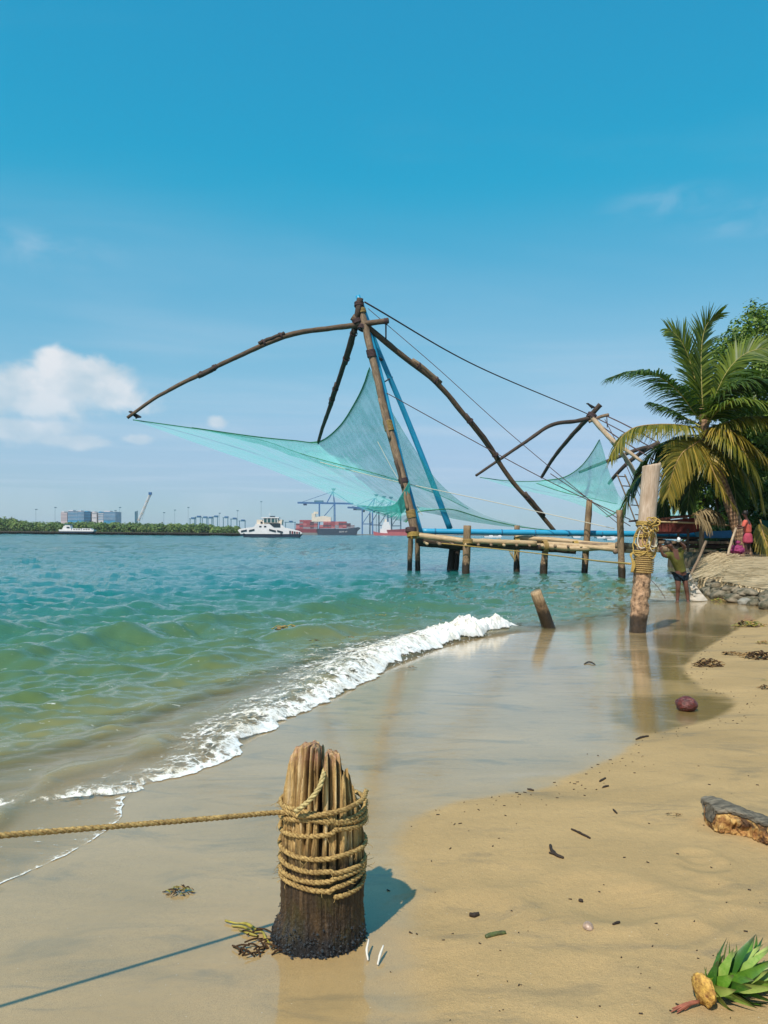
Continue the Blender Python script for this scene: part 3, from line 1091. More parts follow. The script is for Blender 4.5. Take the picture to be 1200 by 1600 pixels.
seam = [(330, 674, 37), (410, 688, 40), (465, 707, 41), (520, 723, 40.6), (580, 738, 39.8), (640, 756, 39), (690, 775, 38.6), (735, 797, 38.4)]
net1b, _ = net_sheet('net_bag', (top_edge[1:], seam, [top_edge[1], (315, 671, 35.5), seam[0]], right_edge[:6] + [seam[-1]]), NET, rig, 130, 50, 1.6, 0.018)
# gathered end of the net beside the mast foot
mb = MB()
for k in range(26):
    x0, y0 = 566 + k * 2.4, 792 + k * 0.9 + random.uniform(-2, 2)
    mb.tube(catmull([at(x0, y0, 33.2), at(612 + k * 0.6, 790 + k * 0.5, 33.3), at(628, 772 + k * 1.2, 33.4), at(640, 752 + k * 1.4, 33.5)], 5), 0.016, 4)
tag(mb.build('gathered_netting', simple('bunched_net', (0.05, 0.34, 0.29), 0.8, 0.2, 0.4, 8.0), rig), None, None, None, 'stuff')
for name, pix, r, m in (('stay_rope', [(570, 472, 34.6), (745, 572, 47), (925, 650, 60), (1060, 722, 46)], 0.040, ROPE_DK),
                        ('guy_rope', [(575, 482, 34.6), (680, 572, 34), (800, 680, 33), (975, 826, 31.5)], 0.016, ROPE_DK),
                        ('guy_rope', [(604, 614, 34.4), (720, 678, 34), (850, 748, 33), (985, 812, 31.5)], 0.020, ROPE_DK),
                        ('haul_rope', [(500, 722, 38), (600, 748, 37), (760, 782, 35), (960, 826, 32)], 0.018, ROPE_W),
                        ('haul_rope', [(590, 690, 36), (620, 745, 35), (660, 805, 34)], 0.012, ROPE_W)):
    pole(pix, r, m, name, rig, 5, 0.0, 14)

# ------------------------------------------------------------------ the second rig, farther along the shore
rig2 = thing('cantilever_fishing_net', 'smaller teal fishing net farther off, partly behind palm and post', 'fishing net', (15.5, 62, 0))
m2, mp2 = pole([(921, 648, 62), (955, 686, 60.5), (985, 708, 59.5), (1035, 745, 58)], (0.23, 0.10), POLE_PALE, 'mast', rig2, 10, 0.10, 8)
pole([(955, 688, 60.5), (985, 727, 60.5), (1012, 782, 60.5)], (0.18, 0.16), POLE_PALE, 'strut', rig2, 8, 0.1, 8)
b1, bp1 = pole([(926, 652, 62), (900, 658, 61.4), (862, 664, 60.5), (822, 690, 59.5), (785, 715, 58.4), (744, 743, 57)], (0.19, 0.10), POLE_DARK, 'arm', rig2, 8, 0.12, 8)
b2, bp2 = pole([(938, 632, 61.5), (922, 650, 62), (893, 681, 64.5), (866, 714, 67.5), (846, 746, 70)], (0.22, 0.13), POLE_DARK, 'arm', rig2, 8, 0.12, 8)
pole([(920, 659, 61.8), (936, 652, 61.8), (951, 648, 61.8)], 0.13, POLE, 'crossbar', rig2, 8, 0.1, 5)
lash('lashing', at(924, 650, 61.9), (0.6, 0.1, 1), 0.33, 6, ROPE_DK, rig2, 0.05)
MB().tube([at(948, 649, 61.8), at(949, 668, 61.8)], 0.04, 5).build('hanger_rope', ROPE_DK, rig2)
t2e = [(750, 745, 57), (800, 751, 61), (846, 751, 68), (880, 746, 67), (905, 731, 65), (922, 711, 63.5), (937, 686, 62)]
r2e = [(937, 686, 62), (944, 708, 62), (952, 738, 62), (964, 768, 61.5), (977, 787, 61)]
l2e = [(750, 746, 57), (800, 762, 57.5), (860, 775, 58.5), (905, 789, 59.5), (948, 808, 60.5)]
n2e = [(948, 808, 60.5), (960, 803, 60.7), (970, 795, 60.9), (977, 788, 61)]
net_sheet('net', (t2e, n2e, l2e, r2e), NET_FAR, rig2, 90, 40, 1.0, 0.03)
s2e = [(838, 755, 66), (880, 769, 66), (930, 780, 65), (965, 788, 64)]
net_sheet('net_bag', (t2e[2:], s2e, [t2e[2], s2e[0]], r2e[:4] + [s2e[-1]]), NET_FAR, rig2, 70, 30, 1.5, 0.03)
for pix, r in (([(948, 650, 61.8), (985, 668, 60), (1080, 720, 55)], 0.05), ([(925, 655, 61.8), (975, 690, 60), (1050, 735, 56)], 0.05), ([(860, 740, 60), (905, 770, 59), (950, 800, 58), (985, 822, 57)], 0.035),
               ([(945, 655, 61.8), (965, 695, 61), (985, 742, 60), (1000, 775, 60)], 0.03)):
    pole(pix, r, ROPE_DK, 'stay_rope', rig2, 5, 0.0, 10)

rig3 = thing('cantilever_fishing_net', 'farthest net rig, two dark curved poles just above the tall post', 'fishing net', (31, 88, 0))
pole([(1030, 697, 88), (1012, 699, 88), (995, 703, 87.5), (963, 715, 86.5), (927, 729, 85.5), (905, 738, 85)], (0.28, 0.15), POLE_DARK, 'arm', rig3, 8, 0.1, 6)
pole([(1030, 692, 88), (1010, 702, 88), (985, 720, 89), (965, 739, 90.5), (951, 756, 92)], (0.30, 0.18), POLE_DARK, 'arm', rig3, 8, 0.1, 6)
pole([(1026, 694, 88), (1044, 745, 88), (1068, 802, 88), (1085, 838, 88)], 0.24, POLE_DARK, 'mast', rig3, 8, 0.1, 6)
pole([(1026, 694, 88), (1060, 760, 89), (1098, 838, 90)], 0.22, POLE, 'strut', rig3, 8, 0.1, 6)
net_sheet('net', ([(1020, 788, 86), (1040, 768, 87), (1046, 752, 88)], [(1032, 806, 86), (1056, 806, 87), (1078, 806, 88)], [(1020, 788, 86), (1026, 797, 86), (1032, 806, 86)], [(1046, 752, 88), (1060, 778, 88), (1078, 806, 88)]),
          NET_FAR, rig3, 40, 20, 0.5, 0.04)
lad = thing('bamboo_ladder', 'thin slanting ladder behind the second net', 'ladder', tuple(zplane(975, 878, 0)))
for pix in ([(964, 741, 56), (975, 768, 56), (1000, 833, 56)], [(976, 741, 56), (988, 768, 56), (1014, 833, 56)]):
    pole(pix, 0.05, POLE, 'rail', lad, 6, 0.05, 5)
for k in range(6):
    pole([(966 + k * 6.6, 744 + k * 15, 56), (979 + k * 6.6, 745 + k * 15, 56)], 0.04, POLE_DARK, 'rung', lad, 6, 0.05, 3)

# ------------------------------------------------------------------ pier
pier = thing('wooden_pier', 'rickety pier of piles and lashed poles standing in the water', 'pier', tuple(zplane(800, 895, 0)))


def pile(bx, by, tx, ty, wpx, mat=PILE, name='pile', parent=None, seed=0.0, n=12, sink=1.2):
    b = zplane(bx, by, 0.0)
    t = at(tx, ty, b.y)
    d = (b - t).normalized()
    r = wpx * b.y / FPX / 2
    pts = [b + d * sink] + [b.lerp(t, k / 10) for k in range(11)]
    mb = MB()
    mb.tube(pts, [r * 1.06] + [r * (1.04 - 0.08 * k / 10) for k in range(11)], n, rough=0.13, seed=seed)
    return mb.build(name, mat, parent or pier), b, t


PILES = [(640, 892, 642, 828, 8), (653, 892, 652, 834, 8), (728, 897, 730, 821, 12), (807, 893, 808, 821, 9), (849, 897, 853, 848, 11), (913, 897, 921, 781, 10), (972, 903, 968, 797, 10.5)]
for k, q in enumerate(PILES):
    pile(*q, seed=k * 1.3)
for k, (bx, by, tx, ty, w) in enumerate(((703, 893, 708, 846, 11), (711, 893, 716, 845, 10))):
    pile(bx, by, tx, ty, w, wood_mat('tarred_pile', (0.05, 0.033, 0.022), (0.018, 0.012, 0.009)) if k == 0 else bpy.data.materials['tarred_pile'], seed=9 + k)
decks = [
    ([(652, 836, 33.4), (690, 841, 33.2), (732, 846, 32.8)], 0.13, BAMBOO), ([(652, 842, 34.4), (692, 847, 34), (734, 851, 33.4)], 0.20, POLE_DARK),
    ([(655, 848, 34.8), (732, 855, 34)], 0.16, POLE_DARK), ([(728, 845, 32.6), (780, 847, 32.8), (838, 849, 33)], 0.12, BAMBOO),
    ([(730, 850, 32.8), (790, 853, 33), (850, 856, 33.2)], 0.14, POLE_DARK), ([(736, 848, 33.8), (800, 851, 34), (860, 853, 33.6)], 0.10, BAMBOO),
    ([(806, 840, 34.6), (870, 844, 33.8), (930, 850, 33), (992, 854, 31.4)], 0.11, BAMBOO), ([(808, 846, 34.6), (880, 848, 33.8), (950, 853, 32.4)], 0.10, POLE),
    ([(846, 853, 33.0), (900, 857, 32.6), (950, 855, 32), (990, 853, 31.2)], 0.12, BAMBOO), ([(855, 858, 33.6), (900, 861, 33.2)], 0.13, POLE_DARK),
    ([(850, 849, 33.2), (905, 853, 32.6), (975, 860, 31.4), (1005, 861, 31)], 0.10, BAMBOO), ([(962, 852, 31.6), (1010, 856, 31), (1060, 860, 30.2)], 0.15, POLE),
    ([(960, 862, 31), (985, 857, 31.6), (1008, 848, 32.4)], 0.10, POLE)]
for k, (pix, r, m) in enumerate(decks):
    pole(pix, r, m, 'deck_pole', pier, 8, 0.12, 8, seed=k * 0.7)
for k in range(16):                                   # cross poles between the two rows
    px = 668 + k * 20
    a, b = at(px, 850 + k * 0.35, 32.4), at(px - 8, 846 + k * 0.35, 35.4)
    MB().tube(catmull([a, b], 4), 0.05 + 0.03 * random.random(), 6, rough=0.15, seed=k).build('cross_pole', POLE if k % 3 else BAMBOO, pier)
for k, (px, py, Yd, r) in enumerate(((731, 847, 32.6, .2), (646, 836, 33.4, .26), (642, 828, 33.4, .22), (852, 853, 33, .24), (808, 846, 34.4, .18), (970, 856, 31.4, .2), (780, 848, 32.9, .15), (900, 851, 33, .15))):
    lash('lashing', at(px, py, Yd), (0, 0.2, 1) if k in (1, 2, 0) else (1, 0.1, 0.1), r, 5, (ROPE_Y, ROPE_YEL, ROPE_DK)[k % 3], pier, 0.028, k)
pole([(690, 849, 32.4), (760, 856, 31.5), (850, 866, 27), (930, 876, 20), (985, 881, 13.3)], 0.020, ROPE_YEL, 'mooring_rope', pier, 6, 0.0, 12)
mb = MB()
for k in range(5):
    mb.tube(catmull([at(797 + k * 2, 850, 33), at(795 + k * 3, 858 + k, 33), at(799 + k, 868 + k * 2, 33)], 4), 0.02, 4)
mb.build('rope_tail', ROPE_YEL, pier)
pipe = thing('blue_pipe', 'long bright blue pipe resting along the top of the pier', 'pipe', tuple(at(655, 833, 34)))
o, _ = pole([(655, 830, 34.2), (760, 831.5, 34.2), (870, 832.5, 34.2), (985, 834, 34.2), (1070, 835.5, 34.2), (1158, 837, 34.2)], 0.125, BLUE, 'tube', pipe, 14, 0.0, 8)
for k in range(9):
    mb = MB()
    c = at(680 + k * 52, 830.4 + k * 0.75, 34.2)
    mb.tube([c + Vector((-.03, 0, 0)), c + Vector((.03, 0, 0))], 0.14, 14)
    mb.build('joint_band', simple('dark_blue_band', (0.015, 0.16, 0.30), 0.5) if k == 0 else bpy.data.materials['dark_blue_band'], o)

# ------------------------------------------------------------------ posts in the wet sand
POST = wood_mat('bleached_post', (0.62, 0.49, 0.37), (0.32, 0.22, 0.14), 0.8, 0.5, wet_z=0.30, barn=(1.72, 0.35, (0.34, 0.21, 0.12), 16.0))
post = thing('mooring_post', 'tall bleached leaning post wound with yellow rope, standing in shallow water', 'post', tuple(gnd(996, 988)))
pb = gnd(996, 988)
ptop = at(1018, 726, pb.y)
ax = (ptop - pb).normalized()
mb = MB()
NS, NA = 90, 28
V, F, PC = [], [], []
for i in range(NS + 1):
    t = -0.12 + 1.12 * i / NS
    c = pb.lerp(ptop, t)
    z = c.z
    for k in range(NA):
        a = 2 * PI * k / NA
        lowr = 1 - 0.75 * float(smooth(0.75, 1.1, z)) - 0.25 * float(smooth(1.6, 2.0, z))
        er = (float(fbm(k * 0.9, z * 11, 4)) - 0.5) * 0.5 * lowr * float(smooth(0.05, 0.35, z)) + (float(fbm(k * 0.5 + 9, z * 2.5, 3)) - 0.5) * 0.08
        r = 0.148 * (1 + er) * (1.0 + 0.02 * math.sin(z * 3)) * (1 - 0.05 * lowr)
        if abs(z - 2.28) < 0.16 and abs(a - 4.3) < 0.5:   # old bolt hole
            r *= 1 - 0.16 * math.exp(-((z - 2.28) / 0.08) ** 2 - ((a - 4.3) / 0.25) ** 2)
        q = c + Vector((math.cos(a) * r, math.sin(a) * r, 0))
        if i == NS:
            q.z += 0.03 * math.cos(a) + 0.012 * random.uniform(-1, 1)
        V.append(q)
        PC.append((math.cos(a) * .16, math.sin(a) * .16, z))
for i in range(NS):
    for k in range(NA):
        a, b = i * NA + k, i * NA + (k + 1) % NA
        F.append((a, b, b + NA, a + NA))
F.append(tuple(range(NS * NA, NS * NA + NA)))
mb.add(V, F, PC)
mb.build('shaft', POST, post)


def on_post(z):
    return pb + ax * ((z - pb.z) / ax.z)


prope = thing('rope_bundle', 'yellow rope coiled and hung in loops round the tall bleached post', 'rope', tuple(on_post(1.2)))
mb = MB()
coil(mb, on_post(1.18), ax, 0.155, 9, 0.014, 0.036, 8)
mb.build('tight_coils', ROPE_Y, prope)
mb = MB()
coil(mb, on_post(1.37), (ax.x + 0.05, ax.y, ax.z), 0.155, 2, 0.014, 0.03, 8)
mb.build('loose_coil', ROPE_YEL, prope)
mb = MB()
coil(mb, on_post(1.66), (ax.x - 0.06, 0, ax.z), 0.155, 2, 0.012, 0.03, 8, 2)
mb.build('loose_coil', ROPE_YEL, prope)
mb = MB()
coil(mb, on_post(1.85), (ax.x + 0.12, 0.1, ax.z), 0.155, 3, 0.012, 0.025, 8, 4)
mb.build('loose_coil', ROPE_YEL, prope)
rr = random.Random(4)
for k in range(7):                                     # hanging loops in front
    a0 = -PI / 2 + rr.uniform(-1.0, 1.0)
    zt = 1.84 - rr.random() * 0.12
    dz_ = rr.uniform(0.28, 0.52)
    half = rr.uniform(0.08, 0.2)
    c = on_post(zt)
    pts = []
    for i in range(25):
        q = 2 * PI * i / 24
        ang = a0 + math.sin(q) * half / 0.19
        rad = 0.168 + 0.012 * math.sin(q * 2 + k) + 0.03 * (1 - math.cos(q)) * rr.uniform(0.2, 0.6)
        zz_ = zt - dz_ * (1 - math.cos(q)) / 2
        cc_ = on_post(zz_)
        pts.append(cc_ + Vector((math.cos(ang) * rad, math.sin(ang) * rad, 0)))
    MB().tube(pts, 0.0105, 6, cap=False).build('loop', ROPE_W if k % 3 == 0 else ROPE_YEL, prope)
mb = MB()                                              # the knot
for k in range(10):
    c = on_post(1.86 + rr.uniform(-0.14, 0.1)) + Vector((rr.uniform(-.07, .14), -0.2 - rr.random() * 0.04, 0))
    u = Vector((rr.uniform(-1, 1), rr.uniform(-.4, .2), rr.uniform(-1, 1))).normalized()
    w = u.orthogonal().normalized()
    pts = [c + u * (math.cos(q * PI / 6) * 0.075) + w * (math.sin(q * PI / 6) * 0.05) for q in range(10)]
    mb.tube(pts, 0.011, 6)
mb.build('knot', ROPE_YEL, prope)
mb = MB()
for k in range(3):
    c = on_post(1.38) + Vector((-0.2 - 0.01 * k, -0.1, 0))
    mb.tube(catmull([c, c + Vector((-0.06, -0.03, -0.05)), c + Vector((-0.05 + .03 * k, -0.05, -0.2)), c + Vector((-0.07 + .02 * k, -0.05, -0.34))], 6), 0.014, 6)
mb.build('rope_tail', ROPE_YEL, prope)

SPOST = wood_mat('short_post', (0.58, 0.42, 0.24), (0.20, 0.12, 0.06), 0.8, 0.6, wet_z=0.33, barn=(0.5, 0.5, (0.16, 0.10, 0.05), 18.0))
sb_ = gnd(858, 981)
st_ = at(837, 924, sb_.y - 0.12)
mb = MB()
d = (sb_ - st_).normalized()
mb.tube([sb_ + d * 0.25] + [sb_.lerp(st_, k / 14) for k in range(15)], [0.112] + [0.112 - 0.012 * k / 14 for k in range(15)], 18, rough=0.10, seed=4)
o = mb.build('mooring_stake', SPOST)
tag(o, 'short stake leaning in the shallows between foam and tall post', 'stake')


# ------------------------------------------------------------------ the split stump in front
def stump_material():
    m, n, p, out = new_mat('split_stump')
    v = n.coord('Object')
    pc = n.attr('pc')
    z = n.sep(v)[2]
    crack = n.attr('crack', 2)
    g = n.noise(n.mapping(pc, (14, 14, 1.0)), 4.0, 7.0, 0.66, 0.7)
    fine = n.noise(n.mapping(pc, (40, 40, 2.5)), 6.0, 5.0, 0.65, 0.3)
    b = n.noise(n.mapping(pc, (3, 3, 1.6)), 3.0, 5.0, 0.6)
    dry = n.ramp(g, ((0.26, (0.07, 0.032, 0.014)), (0.40, (0.25, 0.14, 0.045)), (0.53, (0.56, 0.36, 0.13)), (0.70, (0.84, 0.64, 0.37))))
    dry = n.mix(n.step(b, 0.50, 0.72, 0, 0.55), dry, (0.30, 0.17, 0.055))
    dry = n.mix(n.step(fine, 0.52, 0.70, 0, 0.45), dry, (0.09, 0.045, 0.022))
    wetw = n.ramp(g, ((0.30, (0.016, 0.010, 0.006)), (0.55, (0.060, 0.036, 0.017)), (0.78, (0.19, 0.115, 0.052))))
    moss = n.mix(n.step(b, 0.48, 0.66, 0, 0.6), wetw, (0.060, 0.050, 0.012))
    blk = n.ramp(n.noise(v, 120.0, 4.0, 0.7), ((0.35, (0.006, 0.006, 0.007)), (0.62, (0.022, 0.023, 0.025)), (0.80, (0.13, 0.125, 0.12))))
    wob = n.math('MULTIPLY', n.math('SUBTRACT', n.noise(n.mapping(pc, (10, 10, 2.5)), 2.0, 6.0, 0.7), 0.5), 0.42)
    zz_ = n.math('ADD', z, wob)
    c = n.mix(n.step(zz_, 0.31, 0.46), moss, dry)
    c = n.mix(n.step(zz_, 0.17, 0.03, 0.0, 0.95), c, blk)
    c = n.mix(n.step(crack, 0.15, 0.75, 0, 0.85), c, (0.018, 0.010, 0.006))
    top = n.noise(v, 70.0, 4.0, 0.7)
    tm = n.step(z, 0.70, 0.78)
    c = n.mix(n.math('MULTIPLY', tm, n.step(top, 0.4, 0.6, 0.1, 0.6)), c, (0.50, 0.27, 0.19))
    n.put(p.inputs['Base Color'], c)
    n.put(p.inputs['Roughness'], n.step(zz_, 0.05, 0.42, 0.34, 0.82))
    p.inputs['Specular IOR Level'].default_value = 0.35
    h = n.math('ADD', n.math('MULTIPLY', g, 0.8), n.math('ADD', n.math('MULTIPLY', fine, 0.5), n.math('MULTIPLY', n.noise(v, 90.0, 4.0, 0.7), 0.5)))
    n.put(p.inputs['Normal'], n.bump(h, 0.75, 0.014))
    return m


SB = gnd(503, 1462)
ST_R = 0.163
rs = random.Random(11)
cracks = []
for k in range(46):
    th = rs.uniform(0, 2 * PI)
    cracks.append((th, rs.uniform(0.022, 0.06), rs.uniform(0.012, 0.045), rs.uniform(0.16, 0.52), rs.uniform(-0.10, 0.10)))
# the deep splits seen from the beach: angle, width, depth, lowest z
cracks += [(4.72, 0.055, 0.085, 0.28, 0.0), (4.33, 0.04, 0.05, 0.32, 0.03), (5.17, 0.05, 0.06, 0.25, -0.02), (5.45, 0.055, 0.07, 0.34, 0.02), (4.02, 0.035, 0.045, 0.36, 0.0),
           (4.93, 0.03, 0.045, 0.22, 0.02), (3.75, 0.04, 0.03, 0.2, 0.0), (4.52, 0.03, 0.04, 0.30, -0.02)]


PL_B = np.sort(np.array([rs.uniform(0, 2 * PI) for _ in range(17)] + [4.72, 5.17, 5.45, 4.33, 4.02]))
PL_O = np.array([rs.uniform(-0.014, 0.010) for _ in range(len(PL_B) + 1)])
PL_O[-1] = PL_O[0]


def plank(th, z):
    """each split stave sits a little in or out of the round"""
    t = (th + 0.05 * (fbm(z * 3.0 + 2, z * 0 + 1, 3) - 0.5)) % (2 * PI)
    i = np.searchsorted(PL_B, t)
    return PL_O[i] * smooth(0.15, 0.5, z)


def crack_at(th, z):
    d = np.zeros_like(th)
    for (a, w, dep, z0, sl) in cracks:
        dd = (th - a - sl * (z - 0.5) - 0.03 * (fbm(z * 6 + a * 9, z * 0 + a, 3) - 0.5) * 2 + PI) % (2 * PI) - PI
        fade = smooth(z0, z0 + 0.16, z) * (0.55 + 0.45 * smooth(0.4, 0.75, z))
        d = np.maximum(d, dep * np.exp(-(dd / w) ** 4) * fade)
    return d


def stump_top(u, v):
    """height of the broken top over the section; u, v in -1..1, v < 0 faces the camera"""
    pts = [(-1.1, .64), (-.95, .70), (-.84, .755), (-.66, .800), (-.45, .822), (-.22, .825), (-.10, .815), (-.06, .80), (-.035, .70), (.045, .69), (.085, .785), (.14, .797), (.30, .79), (.42, .785),
           (.455, .765), (.475, .67), (.52, .66), (.56, .715), (.64, .725), (.70, .70), (.73, .63), (.80, .665), (.88, .655), (.95, .58), (1.1, .54)]
    h = np.interp(u, [a for a, _ in pts], [b for _, b in pts])
    back = smooth(-0.55, 0.5, v)
    h = h - back * (0.05 + 0.16 * smooth(0.1, 0.7, u)) + 0.016 * (fbm(u * 9 + 3, v * 9, 4) - 0.5) * 2
    h = h - 0.024
    h = h - 0.10 * smooth(-0.2, 0.15, v) * smooth(0.75, 0.3, np.hypot(u - 0.25, v - 0.15))
    return h


NT_, NZ_ = 420, 190
th = np.linspace(0, 2 * PI, NT_ + 1)[None, :].repeat(NZ_, 0)
kz = np.linspace(0, 1, NZ_)[:, None].repeat(NT_ + 1, 1)
uu, vv = np.cos(th), np.sin(th)
Htop = stump_top(uu, vv)
zst = -0.15 + (Htop + 0.15) * kz ** 1.0
prof = np.interp(zst, [-.2, 0.0, 0.06, 0.14, 0.24, 0.40, 0.55, 0.68, 0.80, 0.9], [1.06, 1.05, 1.02, 0.98, 1.00, 1.035, 1.025, 1.00, 0.975, 0.96])
prof = prof + 0.15 * smooth(0.12, 0.03, zst) * smooth(-0.2, -0.8, uu)         # mud collar on the sea side
rough = 0.07 * (fbm(uu * 2.2 + 5, vv * 2.2 + zst * 1.2, 4) - 0.5) + 0.055 * (fbm(th * 11, zst * 4.5, 4) - 0.5)
wrapf = smooth(2 * PI - 0.4, 2 * PI, th)
rough = rough * (1 - wrapf) + wrapf * (0.07 * (fbm(uu * 2.2 + 5, vv * 2.2 + zst * 1.2, 4) - 0.5) + 0.055 * (fbm((th - 2 * PI) * 11, zst * 4.5, 4) - 0.5))
barn_ = 0.016 * np.abs(fbm(uu * 14, vv * 14 + zst * 90, 3) - 0.5) * 2 * smooth(0.30, 0.08, zst)
ck = crack_at(th, zst)
rad = ST_R * (prof + rough * 1.6 + barn_ * 3) - ck + plank(th, zst)
rounding = smooth(0.93, 1.0, kz)
rad = rad - 0.007 * rounding
rows_x = [SB.x + rad * uu]
rows_y = [SB.y + rad * vv]
rows_z = [SB.z + zst]
rows_c = [ck / 0.05]
last = rad[-1]
for q in np.linspace(0.93, 0.0, 26):
    r_ = last * q
    u_, v_ = np.cos(th[0]) * r_ / ST_R, np.sin(th[0]) * r_ / ST_R
    rows_x.append((SB.x + np.cos(th[0]) * r_)[None])
    rows_y.append((SB.y + np.sin(th[0]) * r_)[None])
    rows_z.append((SB.z + stump_top(u_, v_) + 0.004)[None])
    rows_c.append((0.25 + 0.75 * smooth(0.9, 0.3, np.hypot(u_, v_)) * smooth(-0.6, -0.2, v_))[None])
SX, SY, SZ, SC = (np.vstack(r) for r in (rows_x, rows_y, rows_z, rows_c))
me = grid_mesh('wood', SX, SY, SZ, stump_material(), {'crack': SC})
a_ = me.attributes.new('pc', 'FLOAT_VECTOR', 'POINT')
a_.data.foreach_set('vector', np.stack([SX, SY, SZ], -1).astype('f').ravel())
stump = thing('wooden_stump', 'thick weathered split stump bound with rope, standing in wet sand', 'stump', tuple(SB))
link('wood', me, stump)
# crust of small shells and grit round the foot
mb = MB()
for k in range(420):
    a = rs.uniform(0, 2 * PI)
    z = abs(rs.gauss(0, 0.045)) - 0.005
    r = ST_R * (1.08 - z * 1.0 + (0.14 if math.cos(a) < -0.4 else 0)) + rs.uniform(-.004, .010)
    c = SB + Vector((math.cos(a) * r, math.sin(a) * r, z))
    s = rs.uniform(0.003, 0.0085)
    V = [c + Vector((rs.uniform(.6, 1.2) * s * x, rs.uniform(.6, 1.2) * s * y, rs.uniform(.5, 1) * s * zz)) for x, y, zz in ((1, 0, 0), (-1, 0, 0), (0, 1, 0), (0, -1, 0), (0, 0, 1), (0, 0, -1))]
    mb.add(V, [(0, 2, 4), (2, 1, 4), (1, 3, 4), (3, 0, 4), (2, 0, 5), (1, 2, 5), (3, 1, 5), (0, 3, 5)])
tag(mb.build('shell_crust', simple('black_shells', (0.05, 0.05, 0.05), 0.3, 0.6, 0.8, 60.0), stump, False), None, None, None, 'stuff')


def laid_rope(mb, pts, r=0.0098, pitch=0.062, n=6):
    """three strands twisted round a path"""
    P = [Vector(p) for p in pts]
    L = [0.0]
    for a, b in zip(P[:-1], P[1:]):
        L.append(L[-1] + (b - a).length)
    A = np.array([tuple(p) for p in P])
    N = max(8, int(L[-1] / 0.007))
    t = np.linspace(0, L[-1], N)
    C = np.stack([np.interp(t, L, A[:, k]) for k in range(3)], -1)
    T = np.gradient(C, axis=0)
    T /= np.linalg.norm(T, axis=1)[:, None] + 1e-12
    U = np.zeros_like(C)
    u = Vector(T[0]).orthogonal().normalized()
    for i in range(N):
        tt = Vector(T[i])
        u = (u - tt * u.dot(tt)).normalized()
        U[i] = u
    Wv = np.cross(T, U)
    for s in range(3):
        a = t / pitch * 2 * PI + s * 2 * PI / 3
        S = C + (U * np.cos(a)[:, None] + Wv * np.sin(a)[:, None]) * r * 0.52
        mb.tube([Vector(q) for q in S], r * 0.56, n)


def stump_r(a, z):
    """outer radius of the stump at angle a and height z (a rope bridges the cracks)"""
    q = np.linspace(a - 0.35, a + 0.35, 9)
    u_, v_ = np.cos(q), np.sin(q)
    zz_ = np.full_like(q, z)
    pr = np.interp(zz_, [0.0, 0.06, 0.14, 0.24, 0.40, 0.55, 0.68, 0.80, 0.9], [1.10, 1.05, 0.98, 1.00, 1.035, 1.025, 1.00, 0.975, 0.96])
    ro = 0.05 * (fbm(u_ * 2.2 + 5, v_ * 2.2 + zz_ * 1.2, 4) - 0.5)
    return float(ST_R * (pr + ro * 1.6).max())


srope = thing('stump_rope', 'twisted hemp rope wound round the stump and stretched off left', 'rope', tuple(SB + Vector((-0.2, 0, 0.5))))
turns_z = [.245, .268, .295, .325, .385, .475, .515, .540]
pts = []
NP = 64
for k, z in enumerate(turns_z):
    for i in range(NP):
        a = -PI / 2 + 0.35 + 2 * PI * i / NP
        t = i / NP
        z2 = turns_z[k + 1] if k + 1 < len(turns_z) else z
        zz_ = z + (z2 - z) * smooth(0.15, 0.85, t) + 0.012 * math.sin(a * 1.0 + k * 1.7) + 0.008 * math.sin(2 * a + k)
        r = stump_r(a, float(zz_)) + 0.004
        pts.append(SB + Vector((math.cos(a) * r, math.sin(a) * r, float(zz_))))
mb = MB()
laid_rope(mb, pts)
mb.build('windings', ROPE_Y, srope)
# the stretched end that runs off to the left
ra = SB + Vector((0.08, -ST_R * 0.95 - 0.012, 0.566))
rb = SB + Vector((-0.06, -ST_R * 1.02 - 0.012, 0.548))
rc = SB + Vector((-0.158, -0.105, 0.535))
dirv = Vector((-1.21, -0.893, 0.215)).normalized()
line = [SB + Vector((0.176, 0.0, 0.590)), SB + Vector((0.160, -0.085, 0.580)), ra, rb, rc] + [rc + dirv * (0.25 * k) - Vector((0, 0, 0.010 * math.sin(min(1, k / 12) * PI))) for k in range(1, 16)]
mb = MB()
laid_rope(mb, catmull(line, 8), 0.0100)
mb.build('taut_end', ROPE_Y, srope)
tail = [(508, 1200, 3.08), (505, 1212, 3.01), (498, 1232, 2.985), (484, 1250, 2.98), (470, 1262, 2.985), (462, 1268, 3.0)]
mb = MB()
laid_rope(mb, catmull([at(*q) for q in tail], 8), 0.010)
mb.build('loose_end', rope_mat('pale_rope', (0.56, 0.45, 0.20), (0.28, 0.20, 0.08)), srope)
mb = MB()                                                # frayed fibres
for k in range(110):
    p0 = rs.choice(pts)
    d_ = Vector((rs.uniform(-1, 1), rs.uniform(-1.2, 0), rs.uniform(-1, .6))).normalized() * rs.uniform(0.015, 0.04)
    nrm = (p0 - SB)
    nrm.z = 0
    p0 = p0 + nrm.normalized() * 0.011
    mb.tube(catmull([p0, p0 + d_ * 0.5 + nrm.normalized() * 0.008, p0 + d_ + nrm.normalized() * 0.004], 3), 0.0009, 4)
tag(mb.build('frayed_fibres', ROPE_Y, srope), None, None, None, 'stuff')

# ------------------------------------------------------------------ litter on the sand
WEED = [simple('weed_dark', (0.075, 0.042, 0.022), 0.9, 0.1, 0.6, 30.0), simple('weed_straw', (0.36, 0.22, 0.09), 0.9, 0.1, 0.5, 30.0), simple('weed_green', (0.22, 0.24, 0.035), 0.5, 0.4, 0.5, 30.0),
        simple('weed_yellow', (0.36, 0.29, 0.035), 0.45, 0.5, 0.6, 24.0)]


